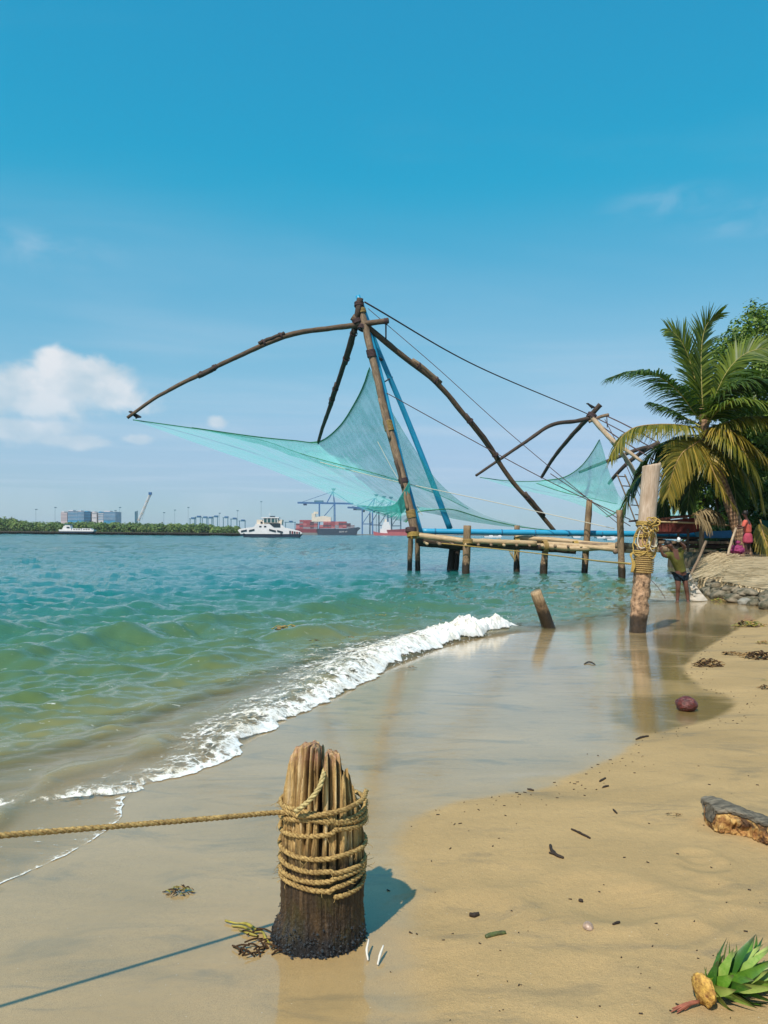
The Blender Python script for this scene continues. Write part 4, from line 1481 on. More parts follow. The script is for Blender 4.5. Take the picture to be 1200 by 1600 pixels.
def weed_clump(px, py, wpx, label, seed, n=60, mix=(5, 3, 1, 0), hgt=0.35, floating=False):
    """a heap of strands and torn leaves"""
    r_ = random.Random(seed)
    c = gnd(px, py)
    if floating:
        c.z = 0.10
    half = wpx * c.y / FPX / 2
    o = thing('weed_clump', label, 'seaweed', tuple(c), 'weed clumps')
    mbs = [MB() for _ in WEED]
    for k in range(n):
        mi = r_.choices(range(4), mix)[0]
        a = r_.uniform(0, 2 * PI)
        q = math.sqrt(r_.random())
        x, y = math.cos(a) * q * half, math.sin(a) * q * half * 0.75
        hz = hgt * half * (1 - q * q) * r_.uniform(0.3, 1) + 0.004
        L = half * r_.uniform(0.25, 0.75)
        b = r_.uniform(0, 2 * PI)
        d = Vector((math.cos(b), math.sin(b) * 0.8, r_.uniform(-.25, .25))) * L
        p0 = Vector((x, y, hz))
        pts = [p0 - d * 0.5, p0 + Vector((r_.uniform(-.2, .2) * L, r_.uniform(-.2, .2) * L, r_.uniform(0, .25) * L)), p0 + d * 0.5]
        out = []
        for v in catmull(pts, 3):
            g = (gz(c.x + v.x, c.y + v.y) - c.z) if not floating else -0.02
            out.append(c + Vector((v.x, v.y, max(v.z, g + 0.003))))
        if r_.random() < 0.45:
            mbs[mi].tube(out, (half * 0.035, half * 0.015), 5)
        else:
            w = half * r_.uniform(0.05, 0.12)
            sd = Vector((-d.y, d.x, 0)).normalized() * w
            V = []
            for i, v in enumerate(out):
                f = math.sin(PI * (0.1 + 0.85 * i / (len(out) - 1)))
                V += [v - sd * f, v + Vector((0, 0, w * 0.5 * f)), v + sd * f]
            F = []
            for i in range(len(out) - 1):
                F += [(3 * i, 3 * i + 1, 3 * i + 4, 3 * i + 3), (3 * i + 1, 3 * i + 2, 3 * i + 5, 3 * i + 4)]
            mbs[mi].add(V, F)
    for mb_, mt, nm in zip(mbs, WEED, ('dark_strands', 'straw_strands', 'green_leaves', 'yellow_leaves')):
        if mb_.v:
            tag(mb_.build(nm, mt, o), None, None, None, 'stuff')
    return o


weed_clump(1108, 1040, 46, 'dark brown weed heap nearest the puddle edge', 1, 80, (6, 3, 0, 0))
weed_clump(1146, 1023, 34, 'flat brown husk scrap just behind the puddle weed heap', 2, 45, (3, 4, 0, 0), 0.25)
weed_clump(1186, 1028, 52, 'long brown weed heap at the frame edge above the green scrap', 3, 80, (5, 4, 0, 0))
weed_clump(1170, 979, 46, 'yellow and green weed heap by the upper wet sand tongue', 4, 80, (2, 4, 3, 2))
weed_clump(1195, 1006, 26, 'straw coloured weed heap cut by the frame edge', 5, 40, (1, 5, 1, 1))
weed_clump(1196, 1076, 24, 'small dark weed heap low at the frame edge', 6, 40, (6, 2, 0, 0))
weed_clump(1150, 938, 50, 'yellowish leaf litter at the foot of the thatched bank', 7, 80, (2, 4, 3, 2), 0.3)
weed_clump(1124, 940, 26, 'pale green leaf scrap beside the yellowish litter', 8, 30, (0, 2, 5, 1), 0.3)
weed_clump(280, 1395, 40, 'small weed tuft with pink tip alone on wet sand', 9, 45, (4, 2, 1, 3), 0.4)
weed_clump(452, 993, 48, 'floating straw coloured debris out beyond the foam', 10, 40, (3, 4, 1, 1), 0.2, True)
weed_clump(545, 1007, 18, 'small floating green scrap nearest the foam top', 11, 20, (1, 2, 4, 1), 0.2, True)
weed_clump(492, 1013, 18, 'small floating dark green scrap beside the straw debris', 12, 20, (3, 1, 4, 0), 0.2, True)
weed_clump(596, 970, 20, 'floating yellow leaf near the foam crest', 13, 14, (0, 1, 1, 4), 0.15, True)
weed_clump(643, 1044, 14, 'reddish brown husk caught at the foam front', 14, 25, (3, 3, 0, 0), 0.6)
weed_clump(1052, 1276, 26, 'curled brown twig bundle between stone and puddle', 15, 12, (5, 2, 0, 0), 0.35)
weed_clump(1194, 1063, 10, 'tiny bright green scrap at the frame edge', 16, 8, (0, 0, 5, 2), 0.3)

kelp = thing('kelp_strand', 'yellow green kelp strand washed up against the stump', 'seaweed', tuple(gnd(385, 1455)))
mb = MB()
for pix, r in (([(352, 1442), (368, 1446), (384, 1447), (400, 1456)], 0.010), ([(362, 1450), (380, 1452), (396, 1460), (410, 1460), (415, 1470), (424, 1482)], 0.0075), ([(372, 1456), (388, 1462), (402, 1466)], 0.006)):
    P = catmull([gnd(a, b, 0.010) for a, b in pix], 8)
    R = [r * 0.8 * (0.8 + 0.35 * math.sin(i * 0.23 + r * 900)) * math.sin(PI * (0.12 + 0.8 * i / len(P))) ** 0.5 for i in range(len(P))]
    mb.tube(P, R, 7)
mb.build('stem', WEED[3], kelp)
mb = MB()
for k in range(26):
    a = gnd(rs.uniform(372, 440), rs.uniform(1448, 1494) if k % 2 else rs.uniform(1478, 1494), 0.008)
    d_ = Vector((rs.uniform(-.04, .04), rs.uniform(-.03, .03), rs.uniform(0, .012)))
    mb.tube(catmull([a - d_, a + Vector((0, 0, .006)), a + d_], 3), 0.0035, 5)
tag(mb.build('brown_fronds', WEED[0], kelp), None, None, None, 'stuff')

# twigs and pods
TWIG = simple('twig', (0.045, 0.030, 0.020), 0.7, 0.3, 0.5, 40.0)
POD = simple('green_pod', (0.10, 0.13, 0.03), 0.5, 0.4, 0.6, 40.0, col2=(0.05, 0.045, 0.02))
WHITE_STK = simple('white_stick', (0.72, 0.66, 0.56), 0.6, 0.3, 0.2, 40.0)


def stick(name, pix, r, mat, label, cat, lift=0.006, group=None):
    P = catmull([gnd(a, b, lift + (c if len(q) > 2 else 0)) for q in pix for a, b, c in [(q + (0,))[:3]]], 6)
    o = MB().tube(P, [r * (1.0 - 0.35 * abs(2 * i / (len(P) - 1) - 1)) for i in range(len(P))], 8, rough=0.2, seed=pix[0][0] * .1).build(name, mat)
    return tag(o, label, cat, group)


stick('twig', [(893, 1297), (902, 1301), (912, 1306), (922, 1311)], 0.007, TWIG, 'upper of the two black twigs lying on the dry sand', 'twig')
stick('twig', [(860, 1322), (862, 1330), (870, 1338), (880, 1342)], 0.010, TWIG, 'forked dark twig below the upper black twig', 'twig')
stick('twig', [(858, 1334), (866, 1336), (878, 1341)], 0.007, TWIG, 'thin side shoot lying against the forked dark twig', 'twig')
stick('seed_pod', [(759, 1466), (772, 1462), (790, 1459)], 0.011, POD, 'green brown pod lying alone in front of the shadow', 'pod')
stick('twig', [(734, 1431), (741, 1432), (748, 1430)], 0.013, TWIG, 'short black stub with a dent of dark sand beside it', 'twig')
stick('twig', [(904, 1408), (911, 1410)], 0.008, TWIG, 'tiny black chip above the half shell', 'twig')
stick('twig', [(958, 1446), (968, 1443)], 0.007, TWIG, 'tiny dark chip beside the half shell', 'twig')
stick('twig', [(994, 1156), (1003, 1153), (1013, 1151)], 0.010, TWIG, 'straight dark twig at the puddle edge below the coconut', 'twig')
stick('twig', [(937, 1222), (946, 1217)], 0.008, TWIG, 'dark twig at the wet edge, left of the pair', 'twig')
stick('twig', [(942, 1231), (951, 1229)], 0.007, TWIG, 'dark twig at the wet edge, lower of the pair', 'twig')
stick('twig', [(824, 1234), (834, 1236)], 0.007, TWIG, 'dark twig exactly on the wet sand line', 'twig')
stick('twig', [(958, 1266), (964, 1272)], 0.006, TWIG, 'tiny dark twig halfway between wet line and twigs', 'twig')
w1 = stick('white_stick', [(575, 1503, 0.0), (573, 1496, 0.02), (576, 1484, 0.035)], 0.0052, WHITE_STK, 'thin bent white stick standing nearest the stump', 'stick')
w2 = stick('white_stick', [(590, 1510, 0.0), (594, 1501, 0.018), (599, 1492, 0.03)], 0.0055, WHITE_STK, 'thin straight white stick just right of the bent one', 'stick')
stick('twig', [(913, 1038, 0), (919, 1036, 0.008), (924, 1037, 0.012), (930, 1039, 0)], 0.010, TWIG, 'small dark twig poking from the wet film left of the post reflection', 'twig')
# a ragged line of bits left along the last reach of the water
mb = MB()
for k in range(150):
    i = rs.randrange(60, len(WETL) - 40)
    q = WETL[i]
    x, y = q[0] + abs(rs.gauss(0.02, 0.16)), q[1] - abs(rs.gauss(0.0, 0.14))
    if y > 14 or y < 3.4:
        continue
    c = Vector((x, y, gz(x, y) + 0.002))
    s = rs.uniform(0.0008, 0.0026) * (1 + y * 0.06)
    d_ = Vector((rs.uniform(-1, 1), rs.uniform(-.6, .6), 0.05)).normalized() * s * rs.uniform(1, 4)
    mb.tube([c - d_, c + d_], s, 5)
tag(mb.build('tide_line_litter', TWIG), 'thin broken line of dark bits along the wet sand edge', None, None, 'stuff')
# scattered crumbs of wood and shell
mb = MB()
for k in range(85):
    px, py = rs.uniform(600, 1200), rs.uniform(1130, 1600)
    if py < 1250 and px < 900 - (py - 1130):
        continue
    c = gnd(px, py, 0.002)
    s = rs.uniform(0.0012, 0.0034)
    d_ = Vector((rs.uniform(-1, 1), rs.uniform(-1, 1), 0.1)).normalized() * s * rs.uniform(1, 3)
    mb.tube([c - d_, c + d_], s, 5)
o = tag(mb.build('sand_litter', TWIG), 'scattered dark crumbs of bark on the dry sand', None, None, 'stuff')
shell = thing('half_shell', 'small pinkish half shell in the dark sand dent', 'shell', tuple(gnd(919, 1449)))
mb = MB()
c = gnd(919, 1449)
V, F = [], []
for i in range(7):
    for k in range(12):
        q = i / 6
        a = 2 * PI * k / 12
        V.append(c + Vector((math.cos(a) * 0.022 * math.sin(q * PI / 2), math.sin(a) * 0.026 * math.sin(q * PI / 2), 0.022 * math.cos(q * PI / 2) * (1 + .06 * math.sin(6 * a)))))
for i in range(6):
    for k in range(12):
        F.append((i * 12 + k, i * 12 + (k + 1) % 12, (i + 1) * 12 + (k + 1) % 12, (i + 1) * 12 + k))
mb.add(V, F)
mb.build('valve', simple('pink_shell', (0.50, 0.34, 0.24), 0.4, 0.5, 0.6, 60.0), shell)


# rocks, coconut, cut wood
def blob(c, s, seed, sub=4, amp=0.25, freq=1.6, flat=None, rot=0.0, ridged=False):
    import bmesh
    from mathutils import noise as mn
    bm = bmesh.new()
    bmesh.ops.create_icosphere(bm, subdivisions=sub, radius=1.0)
    R = Matrix.Rotation(rot, 3, 'Z')
    for v in bm.verts:
        n_ = mn.fractal(v.co * freq + Vector((seed * 3.7, seed, 0)), 1.0, 2.0, 4)
        if ridged:
            n_ = abs(n_) * 2 - 0.4
        q = v.co * (1 + amp * n_)
        if flat is not None and q.z > flat:
            q.z = flat + (q.z - flat) * 0.18
        v.co = R @ Vector((q.x * s[0], q.y * s[1], q.z * s[2])) + Vector(c)
    mb_ = MB()
    bm.verts.index_update()
    mb_.add([v.co.copy() for v in bm.verts], [[v.index for v in f.verts] for f in bm.faces])
    bm.free()
    return mb_


c = gnd(1073, 1110)
coco = thing('coconut', 'shiny reddish brown coconut lying in the puddle', 'coconut', tuple(c))
cm, n, p, out = new_mat('wet_husk')
v = n.coord('Object')
f = n.noise(n.mapping(v, (9, 9, 30)), 2.0, 5.0, 0.65)
n.put(p.inputs['Base Color'], n.ramp(f, ((0.3, (0.035, 0.010, 0.008)), (0.6, (0.15, 0.032, 0.022)), (0.8, (0.26, 0.075, 0.05)))))
p.inputs['Roughness'].default_value = 0.36
n.put(p.inputs['Normal'], n.bump(f, 0.6, 0.03))
blob(c + Vector((0, 0, 0.055)), (0.104, 0.09, 0.078), 5, 5, 0.13, 1.0).build('husk', cm, coco)

# rotting slab: dark crust over bright orange fibre
c = gnd(1172, 1297)
slab = thing('driftwood_slab', 'rotten orange yellow driftwood slab with charred dark top', 'driftwood', tuple(c))
om, n, p, out = new_mat('orange_fibre')
v = n.coord('Object')
f = n.noise(v, 22.0, 6.0, 0.68, 0.6)
g = n.noise(n.mapping(v, (1, 1, 3)), 7.0, 4.0, 0.6)
pk = n.noise(n.mapping(v, (1, 1, 1.6)), 11.0, 4.0, 0.6, 0.4)
col = n.ramp(f, ((0.30, (0.05, 0.022, 0.010)), (0.45, (0.34, 0.15, 0.04)), (0.60, (0.60, 0.36, 0.11)), (0.80, (0.74, 0.56, 0.26))))
col = n.mix(n.step(pk, 0.44, 0.34, 0, 0.85), col, (0.045, 0.022, 0.012))
col = n.mix(n.step(g, 0.55, 0.72, 0, 0.6), col, (0.42, 0.13, 0.035))
n.put(p.inputs['Base Color'], col)
p.inputs['Roughness'].default_value = 0.8
n.put(p.inputs['Normal'], n.bump(n.math('ADD', f, pk), 1.0, 0.03))
dm = simple('charred_top', (0.21, 0.175, 0.125), 0.85, 0.2, 0.75, 11.0, 0.8, stretch=(0.6, 3, 3), col2=(0.035, 0.032, 0.026))
V, F = [], []
nx_, ny_ = 70, 26
prof_px = [(1116, 1299, 1262), (1122, 1302, 1254), (1140, 1304, 1251), (1156, 1307, 1254), (1172, 1311, 1258), (1185, 1316, 1263), (1196, 1321, 1270), (1215, 1326, 1276), (1250, 1334, 1286)]
basepts = [gnd(a, b) for a, b, _ in prof_px]
hts = [0.05, 0.115, 0.125, 0.12, 0.115, 0.112, 0.11, 0.11, 0.09]
seam_h = 0.62


def slab_sec(t):
    i = min(int(t * 8), 7)
    f_ = t * 8 - i
    return basepts[i].lerp(basepts[i + 1], f_), hts[i] * (1 - f_) + hts[i + 1] * f_


def slab_mesh(lo, hi, name, mat, depth, inset, amp):
    V, F = [], []
    ring = 40
    for i in range(nx_ + 1):
        t = i / nx_
        b, h = slab_sec(t)
        dep = depth * (0.35 + 0.65 * math.sin(min(1, t * 5) * PI / 2)) * (1 - 0.25 * t)
        for k in range(ring):
            a = 2 * PI * k / ring
            cx, cy = math.cos(a), math.sin(a)
            sq = lambda q: math.copysign(abs(q) ** 0.55, q)
            yy = (sq(cx) * 0.5 + 0.5) * dep + inset
            zz_ = lo * h + (sq(cy) * 0.5 + 0.5) * (hi - lo) * h
            nn = float(fbm(np.array(t * 26 + 3 * cx), np.array(cy * 2 + t * 3 + lo * 9), 4)) - 0.5
            mid_ = math.exp(-((zz_ / h - 0.36) / 0.16) ** 2) * math.exp(-((t - 0.42) / 0.20) ** 2) if lo < 0.3 else 0
            V.append(b + Vector((0.02 * nn, yy + amp * nn * 2 + 0.05 * mid_ * (cx < 0), zz_ + amp * nn - 0.01)))
    for i in range(nx_):
        for k in range(ring):
            a, b_ = i * ring + k, i * ring + (k + 1) % ring
            F.append((a, a + ring, b_ + ring, b_))
    F.append(tuple(range(ring)))
    F.append(tuple(range(nx_ * ring + ring - 1, nx_ * ring - 1, -1)))
    mb_ = MB()
    mb_.add(V, F)
    return mb_.build(name, mat, slab)


slab_mesh(0.0, 0.92, 'fibre', om, 0.22, 0.0, 0.020)
slab_mesh(0.86, 1.12, 'charred_crust', dm, 0.24, 0.022, 0.009)

# pineapple top
c = gnd(1100, 1572)
pine = thing('pineapple_top', 'cut green pineapple crown lying on its side, lower corner', 'pineapple', tuple(c))
gm, n, p, out = new_mat('pineapple_leaf')
v = n.coord('Object')
f = n.noise(v, 38.0, 6.0, 0.7, 0.5)
tt_ = n.sep(n.attr('pc'))[2]
g_ = n.node('ShaderNodeObjectInfo').outputs['Random']
col = n.ramp(n.math('ADD', n.math('MULTIPLY', f, 0.5), n.math('MULTIPLY', g_, 0.5)), ((0.28, (0.03, 0.10, 0.010)), (0.50, (0.11, 0.24, 0.018)), (0.75, (0.34, 0.42, 0.10))))
col = n.mix(n.step(tt_, 0.30, 0.0, 0, 0.6), col, (0.42, 0.40, 0.05))
col = n.mix(n.step(tt_, 0.75, 1.0, 0, 0.85), col, (0.06, 0.045, 0.02))
n.put(p.inputs['Base Color'], col)
p.inputs['Roughness'].default_value = 0.4
n.put(p.inputs['Normal'], n.bump(f, 0.2, 0.005))
axis_d = (gnd(1250, 1530) - c)
axis_d.z = 0.03
axis_d.normalize()
root_p = c + Vector((0, 0, 0.055))
mb = MB()
mb.tube([root_p + axis_d * -0.012, root_p + axis_d * -0.010, root_p + axis_d * 0.02, root_p + axis_d * 0.05, root_p + axis_d * 0.11], [0.030, 0.052, 0.055, 0.045, 0.03], 26, rough=0.22, seed=3)
bl_ = blob((0, 0, 0), (0.022, 0.050, 0.052), 12, 4, 0.22, 2.4)
q_ = axis_d.to_track_quat('X', 'Z').to_matrix()
mb = MB()
mb.add([root_p + q_ @ Vector(v_) for v_ in bl_.v], bl_.f)
mb.build('cut_base', simple('pineapple_flesh', (0.70, 0.42, 0.09), 0.7, 0.3, 0.5, 55.0, 0.9, col2=(0.22, 0.09, 0.03)), pine)
rp = random.Random(21)
for k in range(64):
    f_ = k / 64
    base = root_p + axis_d * (0.015 + 0.20 * f_)
    a = k * 2.399
    u = axis_d.orthogonal().normalized()
    w = axis_d.cross(u)
    out_d = u * math.cos(a) + w * math.sin(a)
    L = 0.062 + 0.060 * math.sin(min(1, f_ * 1.6) * PI * 0.75) + rp.uniform(-.012, .02)
    d0 = (axis_d * (0.35 + 0.5 * f_) + out_d + Vector((0, 0, 0.15))).normalized()
    wd = 0.023 * (1 - 0.35 * f_) * rp.uniform(0.8, 1.2)
    V, F, PC = [], [], []
    side = d0.cross(out_d)
    side = side.normalized() if side.length > 1e-4 else axis_d.cross(out_d).normalized()
    rp_c = (rp.uniform(0.0, 0.6), rp.uniform(-0.25, 0.35), rp.uniform(-0.35, 0.35))
    for i in range(7):
        q = i / 6
        curl = rp_c
        pt = base + d0 * (L * q) + (axis_d * curl[0] + Vector((0, 0, curl[1])) + side * curl[2]) * (L * q * q) + out_d * 0.008
        pt.z = max(pt.z, gz(pt.x, pt.y) + 0.004)
        ww = wd * (1 - q ** 2.2) + 0.0008
        V += [pt - side * ww, pt - out_d * ww * 0.45, pt + side * ww]
        PC += [(q, 0, q)] * 3
    for i in range(6):
        F += [(3 * i, 3 * i + 1, 3 * i + 4, 3 * i + 3), (3 * i + 1, 3 * i + 2, 3 * i + 5, 3 * i + 4)]
    mb = MB()
    mb.add(V, F, PC)
    mb.build('leaf', gm, pine)
mb = MB()
for k in range(16):
    a = root_p + Vector((0, 0, -0.035)) - axis_d * 0.02
    q = a - axis_d * rp.uniform(0.05, 0.12) + Vector((0, rp.uniform(-.01, .015), rp.uniform(-.01, 0.0)))
    q.z = max(q.z, gz(q.x, q.y) + 0.004)
    mb.tube(catmull([a, a.lerp(q, 0.5) + Vector((0, 0, .006)), q], 3), (0.005, 0.002), 5)
mb.build('stalk_fibres', simple('red_fibre', (0.36, 0.12, 0.07), 0.7, 0.3, 0.5, 40.0), pine)


# ------------------------------------------------------------------ bank on the right
def leaf_mat(name, a, b, trans=0.35, rough=0.45, scale=3.0, tip=None):
    m, n, p, out = new_mat(name)
    v = n.coord('Object')
    f = n.noise(v, scale, 4.0, 0.6)
    g = n.node('ShaderNodeNewGeometry')
    rnd = n.math('ADD', n.math('MULTIPLY', g.outputs['Random Per Island'], 0.6), n.math('MULTIPLY', f, 0.5))
    c = n.ramp(rnd, ((0.25, b), (0.80, a)))
    if tip:
        t = n.sep(n.attr('pc'))[0]
        c = n.mix(n.step(t, 0.55, 1.0, 0, 0.8), c, tip)
    n.put(p.inputs['Base Color'], c)
    p.inputs['Roughness'].default_value = rough
    p.inputs['Specular IOR Level'].default_value = 0.35
    t = n.node('ShaderNodeBsdfTranslucent')
    n.put(t.inputs[0], n.mix(1.0, c, (1.3, 1.5, 0.7), 'MULTIPLY'))
    mx = n.node('ShaderNodeMixShader')
    mx.inputs[0].default_value = trans
    n.l.new(p.outputs[0], mx.inputs[1])
    n.l.new(t.outputs[0], mx.inputs[2])
    n.l.new(mx.outputs[0], out.inputs[0])
    return m


EARTH = simple('bank_earth', (0.13, 0.10, 0.06), 0.9, 0.2, 0.6, 3.0, 0.8, bdist=0.05)
STONE = simple('mossy_stone', (0.25, 0.20, 0.135), 0.75, 0.35, 0.75, 5.0, 0.8, col2=(0.03, 0.035, 0.015), bdist=0.03)
STONE_G = simple('grey_stone', (0.28, 0.26, 0.21), 0.75, 0.35, 0.5, 5.0, 0.8, bdist=0.03)
STRAW = leaf_mat('dry_palm_leaf', (0.60, 0.47, 0.29), (0.36, 0.26, 0.14), 0.10, 0.75)
STRAW_D = leaf_mat('old_palm_leaf', (0.30, 0.22, 0.11), (0.10, 0.07, 0.03), 0.10, 0.75)

front = [zplane(1290, 958, 0.1), zplane(1215, 944, 0.1), zplane(1165, 936, 0.1), zplane(1125, 926, 0.1), zplane(1100, 916, 0.05), zplane(1090, 903, 0.0), zplane(1088, 893, 0.0)]
front = [Vector((p.x, p.y, 0)) for p in front] + [Vector((16.3, 44, 0)), Vector((26, 58, 0))]


def bank_top(y):
    return float(np.interp(y, [16, 18, 20.8, 24, 27.5, 30, 60], [0.10, 0.14, 0.30, 0.50, 0.76, 0.97, 1.2]))


bank = thing('stone_bank', 'earth bank edged with mossy boulders at the beach end', 'bank', tuple(front[3]))
fr = catmull(front, 8)
V, F = [], []
for i, p in enumerate(fr):
    inn = p + Vector((0.45, 0.35, 0))
    z = bank_top(p.y)
    far_ = Vector((max(60.0, p.x + 30), p.y + 6, z + 0.3))
    V += [Vector((p.x, p.y, -0.4)), Vector((p.x + .12, p.y + .1, z * 0.55)), Vector((inn.x, inn.y, z)), far_]
for i in range(len(fr) - 1):
    for k in range(3):
        a = i * 4 + k
        F.append((a, a + 4, a + 5, a + 1))
mb = MB()
mb.add(V, F)
mb.build('earth', EARTH, bank)
rb_ = random.Random(5)
for i in range(0, 46):
    p = fr[min(i, len(fr) - 1)] if i < 46 else fr[-1]
    for lvl in range(2):
        s = rb_.uniform(0.10, 0.27) * (1.0 if lvl == 0 else 0.75)
        c = p + Vector((rb_.uniform(-.25, .1) + 0.16 * lvl, rb_.uniform(-.3, .1) + 0.2 * lvl, s * 0.35 + lvl * 0.20))
        blob(c, (s * rb_.uniform(.9, 1.4), s * rb_.uniform(.8, 1.2), s * rb_.uniform(.5, .8)), i + lvl * 50, 3, 0.35, 1.4, rot=rb_.uniform(0, 3)).build('stone', STONE if rb_.random() < 0.8 else STONE_G, bank)
o = blob(gnd(1110, 918) + Vector((0, 0, 0.1)), (0.55, 0.40, 0.14), 77, 3, 0.2, 1.2, flat=0.5)
tag(o.build('shore_slab', STONE_G), 'flat grey slab half under water before the bank', 'stone')
o = blob(gnd(1112, 905) + Vector((0, 0, 0.1)), (0.34, 0.3, 0.2), 78, 3, 0.3, 1.2)
tag(o.build('shore_stone', simple('yellow_moss', (0.34, 0.29, 0.05), 0.8, 0.3, 0.6, 8.0, 0.6)), 'yellow moss covered stone above the grey slab', 'stone')
for px, py, s, lab in ((1062, 974, 0.06, 'small dark pebble'), ):
    pass


def straw_mat(name, quad, label, n, seed, fringe=True):
    """mat of dry palm leaves laid over the bank; quad: near-left, near-right, far-right, far-left"""
    r_ = random.Random(seed)
    A, B, C, D = [Vector(q) for q in quad]
    o = thing(name, label, 'palm mat', tuple((A + C) / 2))
    S = lambda u, v: (A * (1 - u) + B * u) * (1 - v) + (D * (1 - u) + C * u) * v
    # the sheet underneath
    nu, nv = 40, 24
    V, F = [], []
    for j in range(nv + 1):
        for i in range(nu + 1):
            u, v = i / nu, j / nv
            p = S(u, v)
            p.z += 0.05 + 0.05 * math.sin(v * PI) + 0.05 * (float(fbm(np.array(u * 9.0 + seed), np.array(v * 6.0), 3)) - 0.5)
            V.append(p)
    for j in range(nv):
        for i in range(nu):
            a = j * (nu + 1) + i
            F.append((a, a + 1, a + nu + 2, a + nu + 1))
    mb = MB()
    mb.add(V, F)
    mb.build('woven_sheet', STRAW, o)
    mb, mbd = MB(), MB()

    def strip(mb_, p, d, L, w, droop):
        sd = d.cross(Vector((0, 0, 1))).normalized() * w
        V = []
        for i in range(4):
            q = i / 3
            c = p + d * (L * q) + Vector((0, 0, -droop * q * q * L + 0.02))
            ww = 1 - 0.7 * q
            V += [c - sd * ww, c + sd * ww]
        mb_.add(V, [(0, 1, 3, 2), (2, 3, 5, 4), (4, 5, 7, 6)], [(q_, 0, 0) for q_ in (0, 0, .33, .33, .66, .66, 1, 1)])

    ldir = ((A - D).normalized() * 0.8 + (A - B).normalized() * 0.6).normalized()
    for k in range(n):
        u, v = r_.random(), r_.random()
        p = S(u, v) + Vector((0, 0, 0.10 + 0.04 * r_.random()))
        strip(mb if r_.random() < 0.88 else mbd, p, (ldir + Vector((r_.uniform(-.15, .15), r_.uniform(-.15, .15), 0))).normalized(), r_.uniform(0.3, 0.7), r_.uniform(0.010, 0.022), 0.0)
    if fringe:
        for k in range(int(n * 0.9)):
            u = r_.random()
            p = S(u, r_.uniform(0.0, 0.06)) + Vector((0, 0, 0.03))
            d = ((A - D).normalized() + Vector((r_.uniform(-.5, .2), 0, -0.5))).normalized()
            strip(mb if r_.random() < 0.5 else mbd, p, d, r_.uniform(0.15, 0.42), r_.uniform(0.012, 0.028), r_.uniform(0.8, 2.2))
    tag(mb.build('straw_strips', STRAW, o, False), None, None, None, 'stuff')
    tag(mbd.build('old_straw_strips', STRAW_D, o, False), None, None, None, 'stuff')
    return o


straw_mat('palm_leaf_mat', (at(1128, 912, 20.8), at(1262, 936, 18.2), at(1275, 872, 27), at(1148, 872, 27.5)), 'broad dry palm leaf mat nearest the beach on the bank', 900, 3)
straw_mat('palm_leaf_mat', (at(1093, 903, 24.2), at(1136, 905, 22.0), at(1158, 868, 28.5), at(1112, 866, 30)), 'narrow dry palm leaf mat at the sea end of the bank', 520, 4)

# ------------------------------------------------------------------ fishing shed on the shore behind
shed = thing('fishing_shed', 'low open shed with dark red awning behind the tall post', 'shed', (11.6, 31, 0.2))
RED = simple('red_awning', (0.16, 0.035, 0.026), 0.75, 0.25, 0.5, 2.0, 0.3)
DKW = simple('dark_board', (0.06, 0.038, 0.024), 0.8, 0.25, 0.6, 3.0, 0.3, stretch=(1, 1, 6))


def prism_px(poly, Yf, dep, name, mat, parent=None, smooth_=False):
    """solid with its near face drawn in photo pixels at distance Yf and real depth dep"""
    P = [at(a, b, Yf) for a, b in poly]
    n_ = len(P)
    V = P + [p + Vector((p.x / Yf * 0.0, dep, 0)) for p in P]
    F = [tuple(range(n_)), tuple(range(2 * n_ - 1, n_ - 1, -1))]
    F += [(i, i + n_, (i + 1) % n_ + n_, (i + 1) % n_) for i in range(n_)]
    mb_ = MB()
    mb_.add(V, F)
    me_ = mb_.mesh(name, mat, smooth_)
    import bmesh
    bm = bmesh.new()
    bm.from_mesh(me_)
    bmesh.ops.recalc_face_normals(bm, faces=bm.faces)
    bm.to_mesh(me_)
    bm.free()
    return link(name, me_, parent)


prism_px([(1020, 813), (1050, 812), (1075, 810), (1096, 806), (1096, 830), (1072, 834), (1020, 834)], 30.5, 0.06, 'awning_front', RED, shed)
prism_px([(1020, 811), (1096, 803), (1096, 806), (1020, 814)], 30.4, 3.0, 'awning_roof', simple('brown_awning', (0.14, 0.055, 0.035), 0.8, 0.2, 0.5, 2.0), shed)
pole([(1018, 815, 30.2), (1080, 817, 30.2), (1142, 821, 30.2)], 0.035, BAMBOO, 'rail', shed, 8, 0.05, 6)
for k, (a, b, c, d_) in enumerate(((1097, 800, 1096, 866), (1024, 806, 1022, 868), (1147, 822, 1146, 862), (1075, 826, 1075, 862), (1060, 832, 1059, 862))):
    pole([(a, b, 30.3), (c, d_, 30.3)], 0.10 if k == 0 else 0.05, POLE if k < 3 else POLE_DARK, 'post', shed, 8, 0.15, 8, k)
for k, (y0, y1, x0, x1, m) in enumerate(((838, 842, 1020, 1096, DKW), (845, 849, 1030, 1152, POLE), (851, 856, 1018, 1150, DKW), (858, 862, 1026, 1120, BAMBOO), (862, 866, 1100, 1150, DKW))):
    for j in range(3):
        prism_px([(x0, y0), (x1, y0 + 1), (x1, y1 + 1), (x0, y1)], 30.6 + j * 0.9, 0.12, 'plank', m, shed)
for k in range(7):                                      # gear stowed under the awning
    c = at(1030 + k * 17, 846 + (k % 3) * 3, 31.8)
    blob(c, (0.25, 0.25, 0.14), k + 30, 2, 0.3, 1.5).build('stowed_bundle', (DKW, simple('green_bundle%d' % k, (0.03, 0.07, 0.03), 0.8), RED)[k % 3], shed)
boat = prism_px([(1094, 831), (1150, 829), (1162, 832), (1150, 840), (1100, 841)], 33.0, 0.7, 'blue_boat', simple('boat_blue', (0.025, 0.17, 0.33), 0.5), None)
tag(boat, 'blue boat side seen behind the shed post', 'boat')
stub = thing('bamboo_stick', 'dark bamboo stick leaning from the shed post to the water', 'stick', tuple(at(1080, 897, 25)))
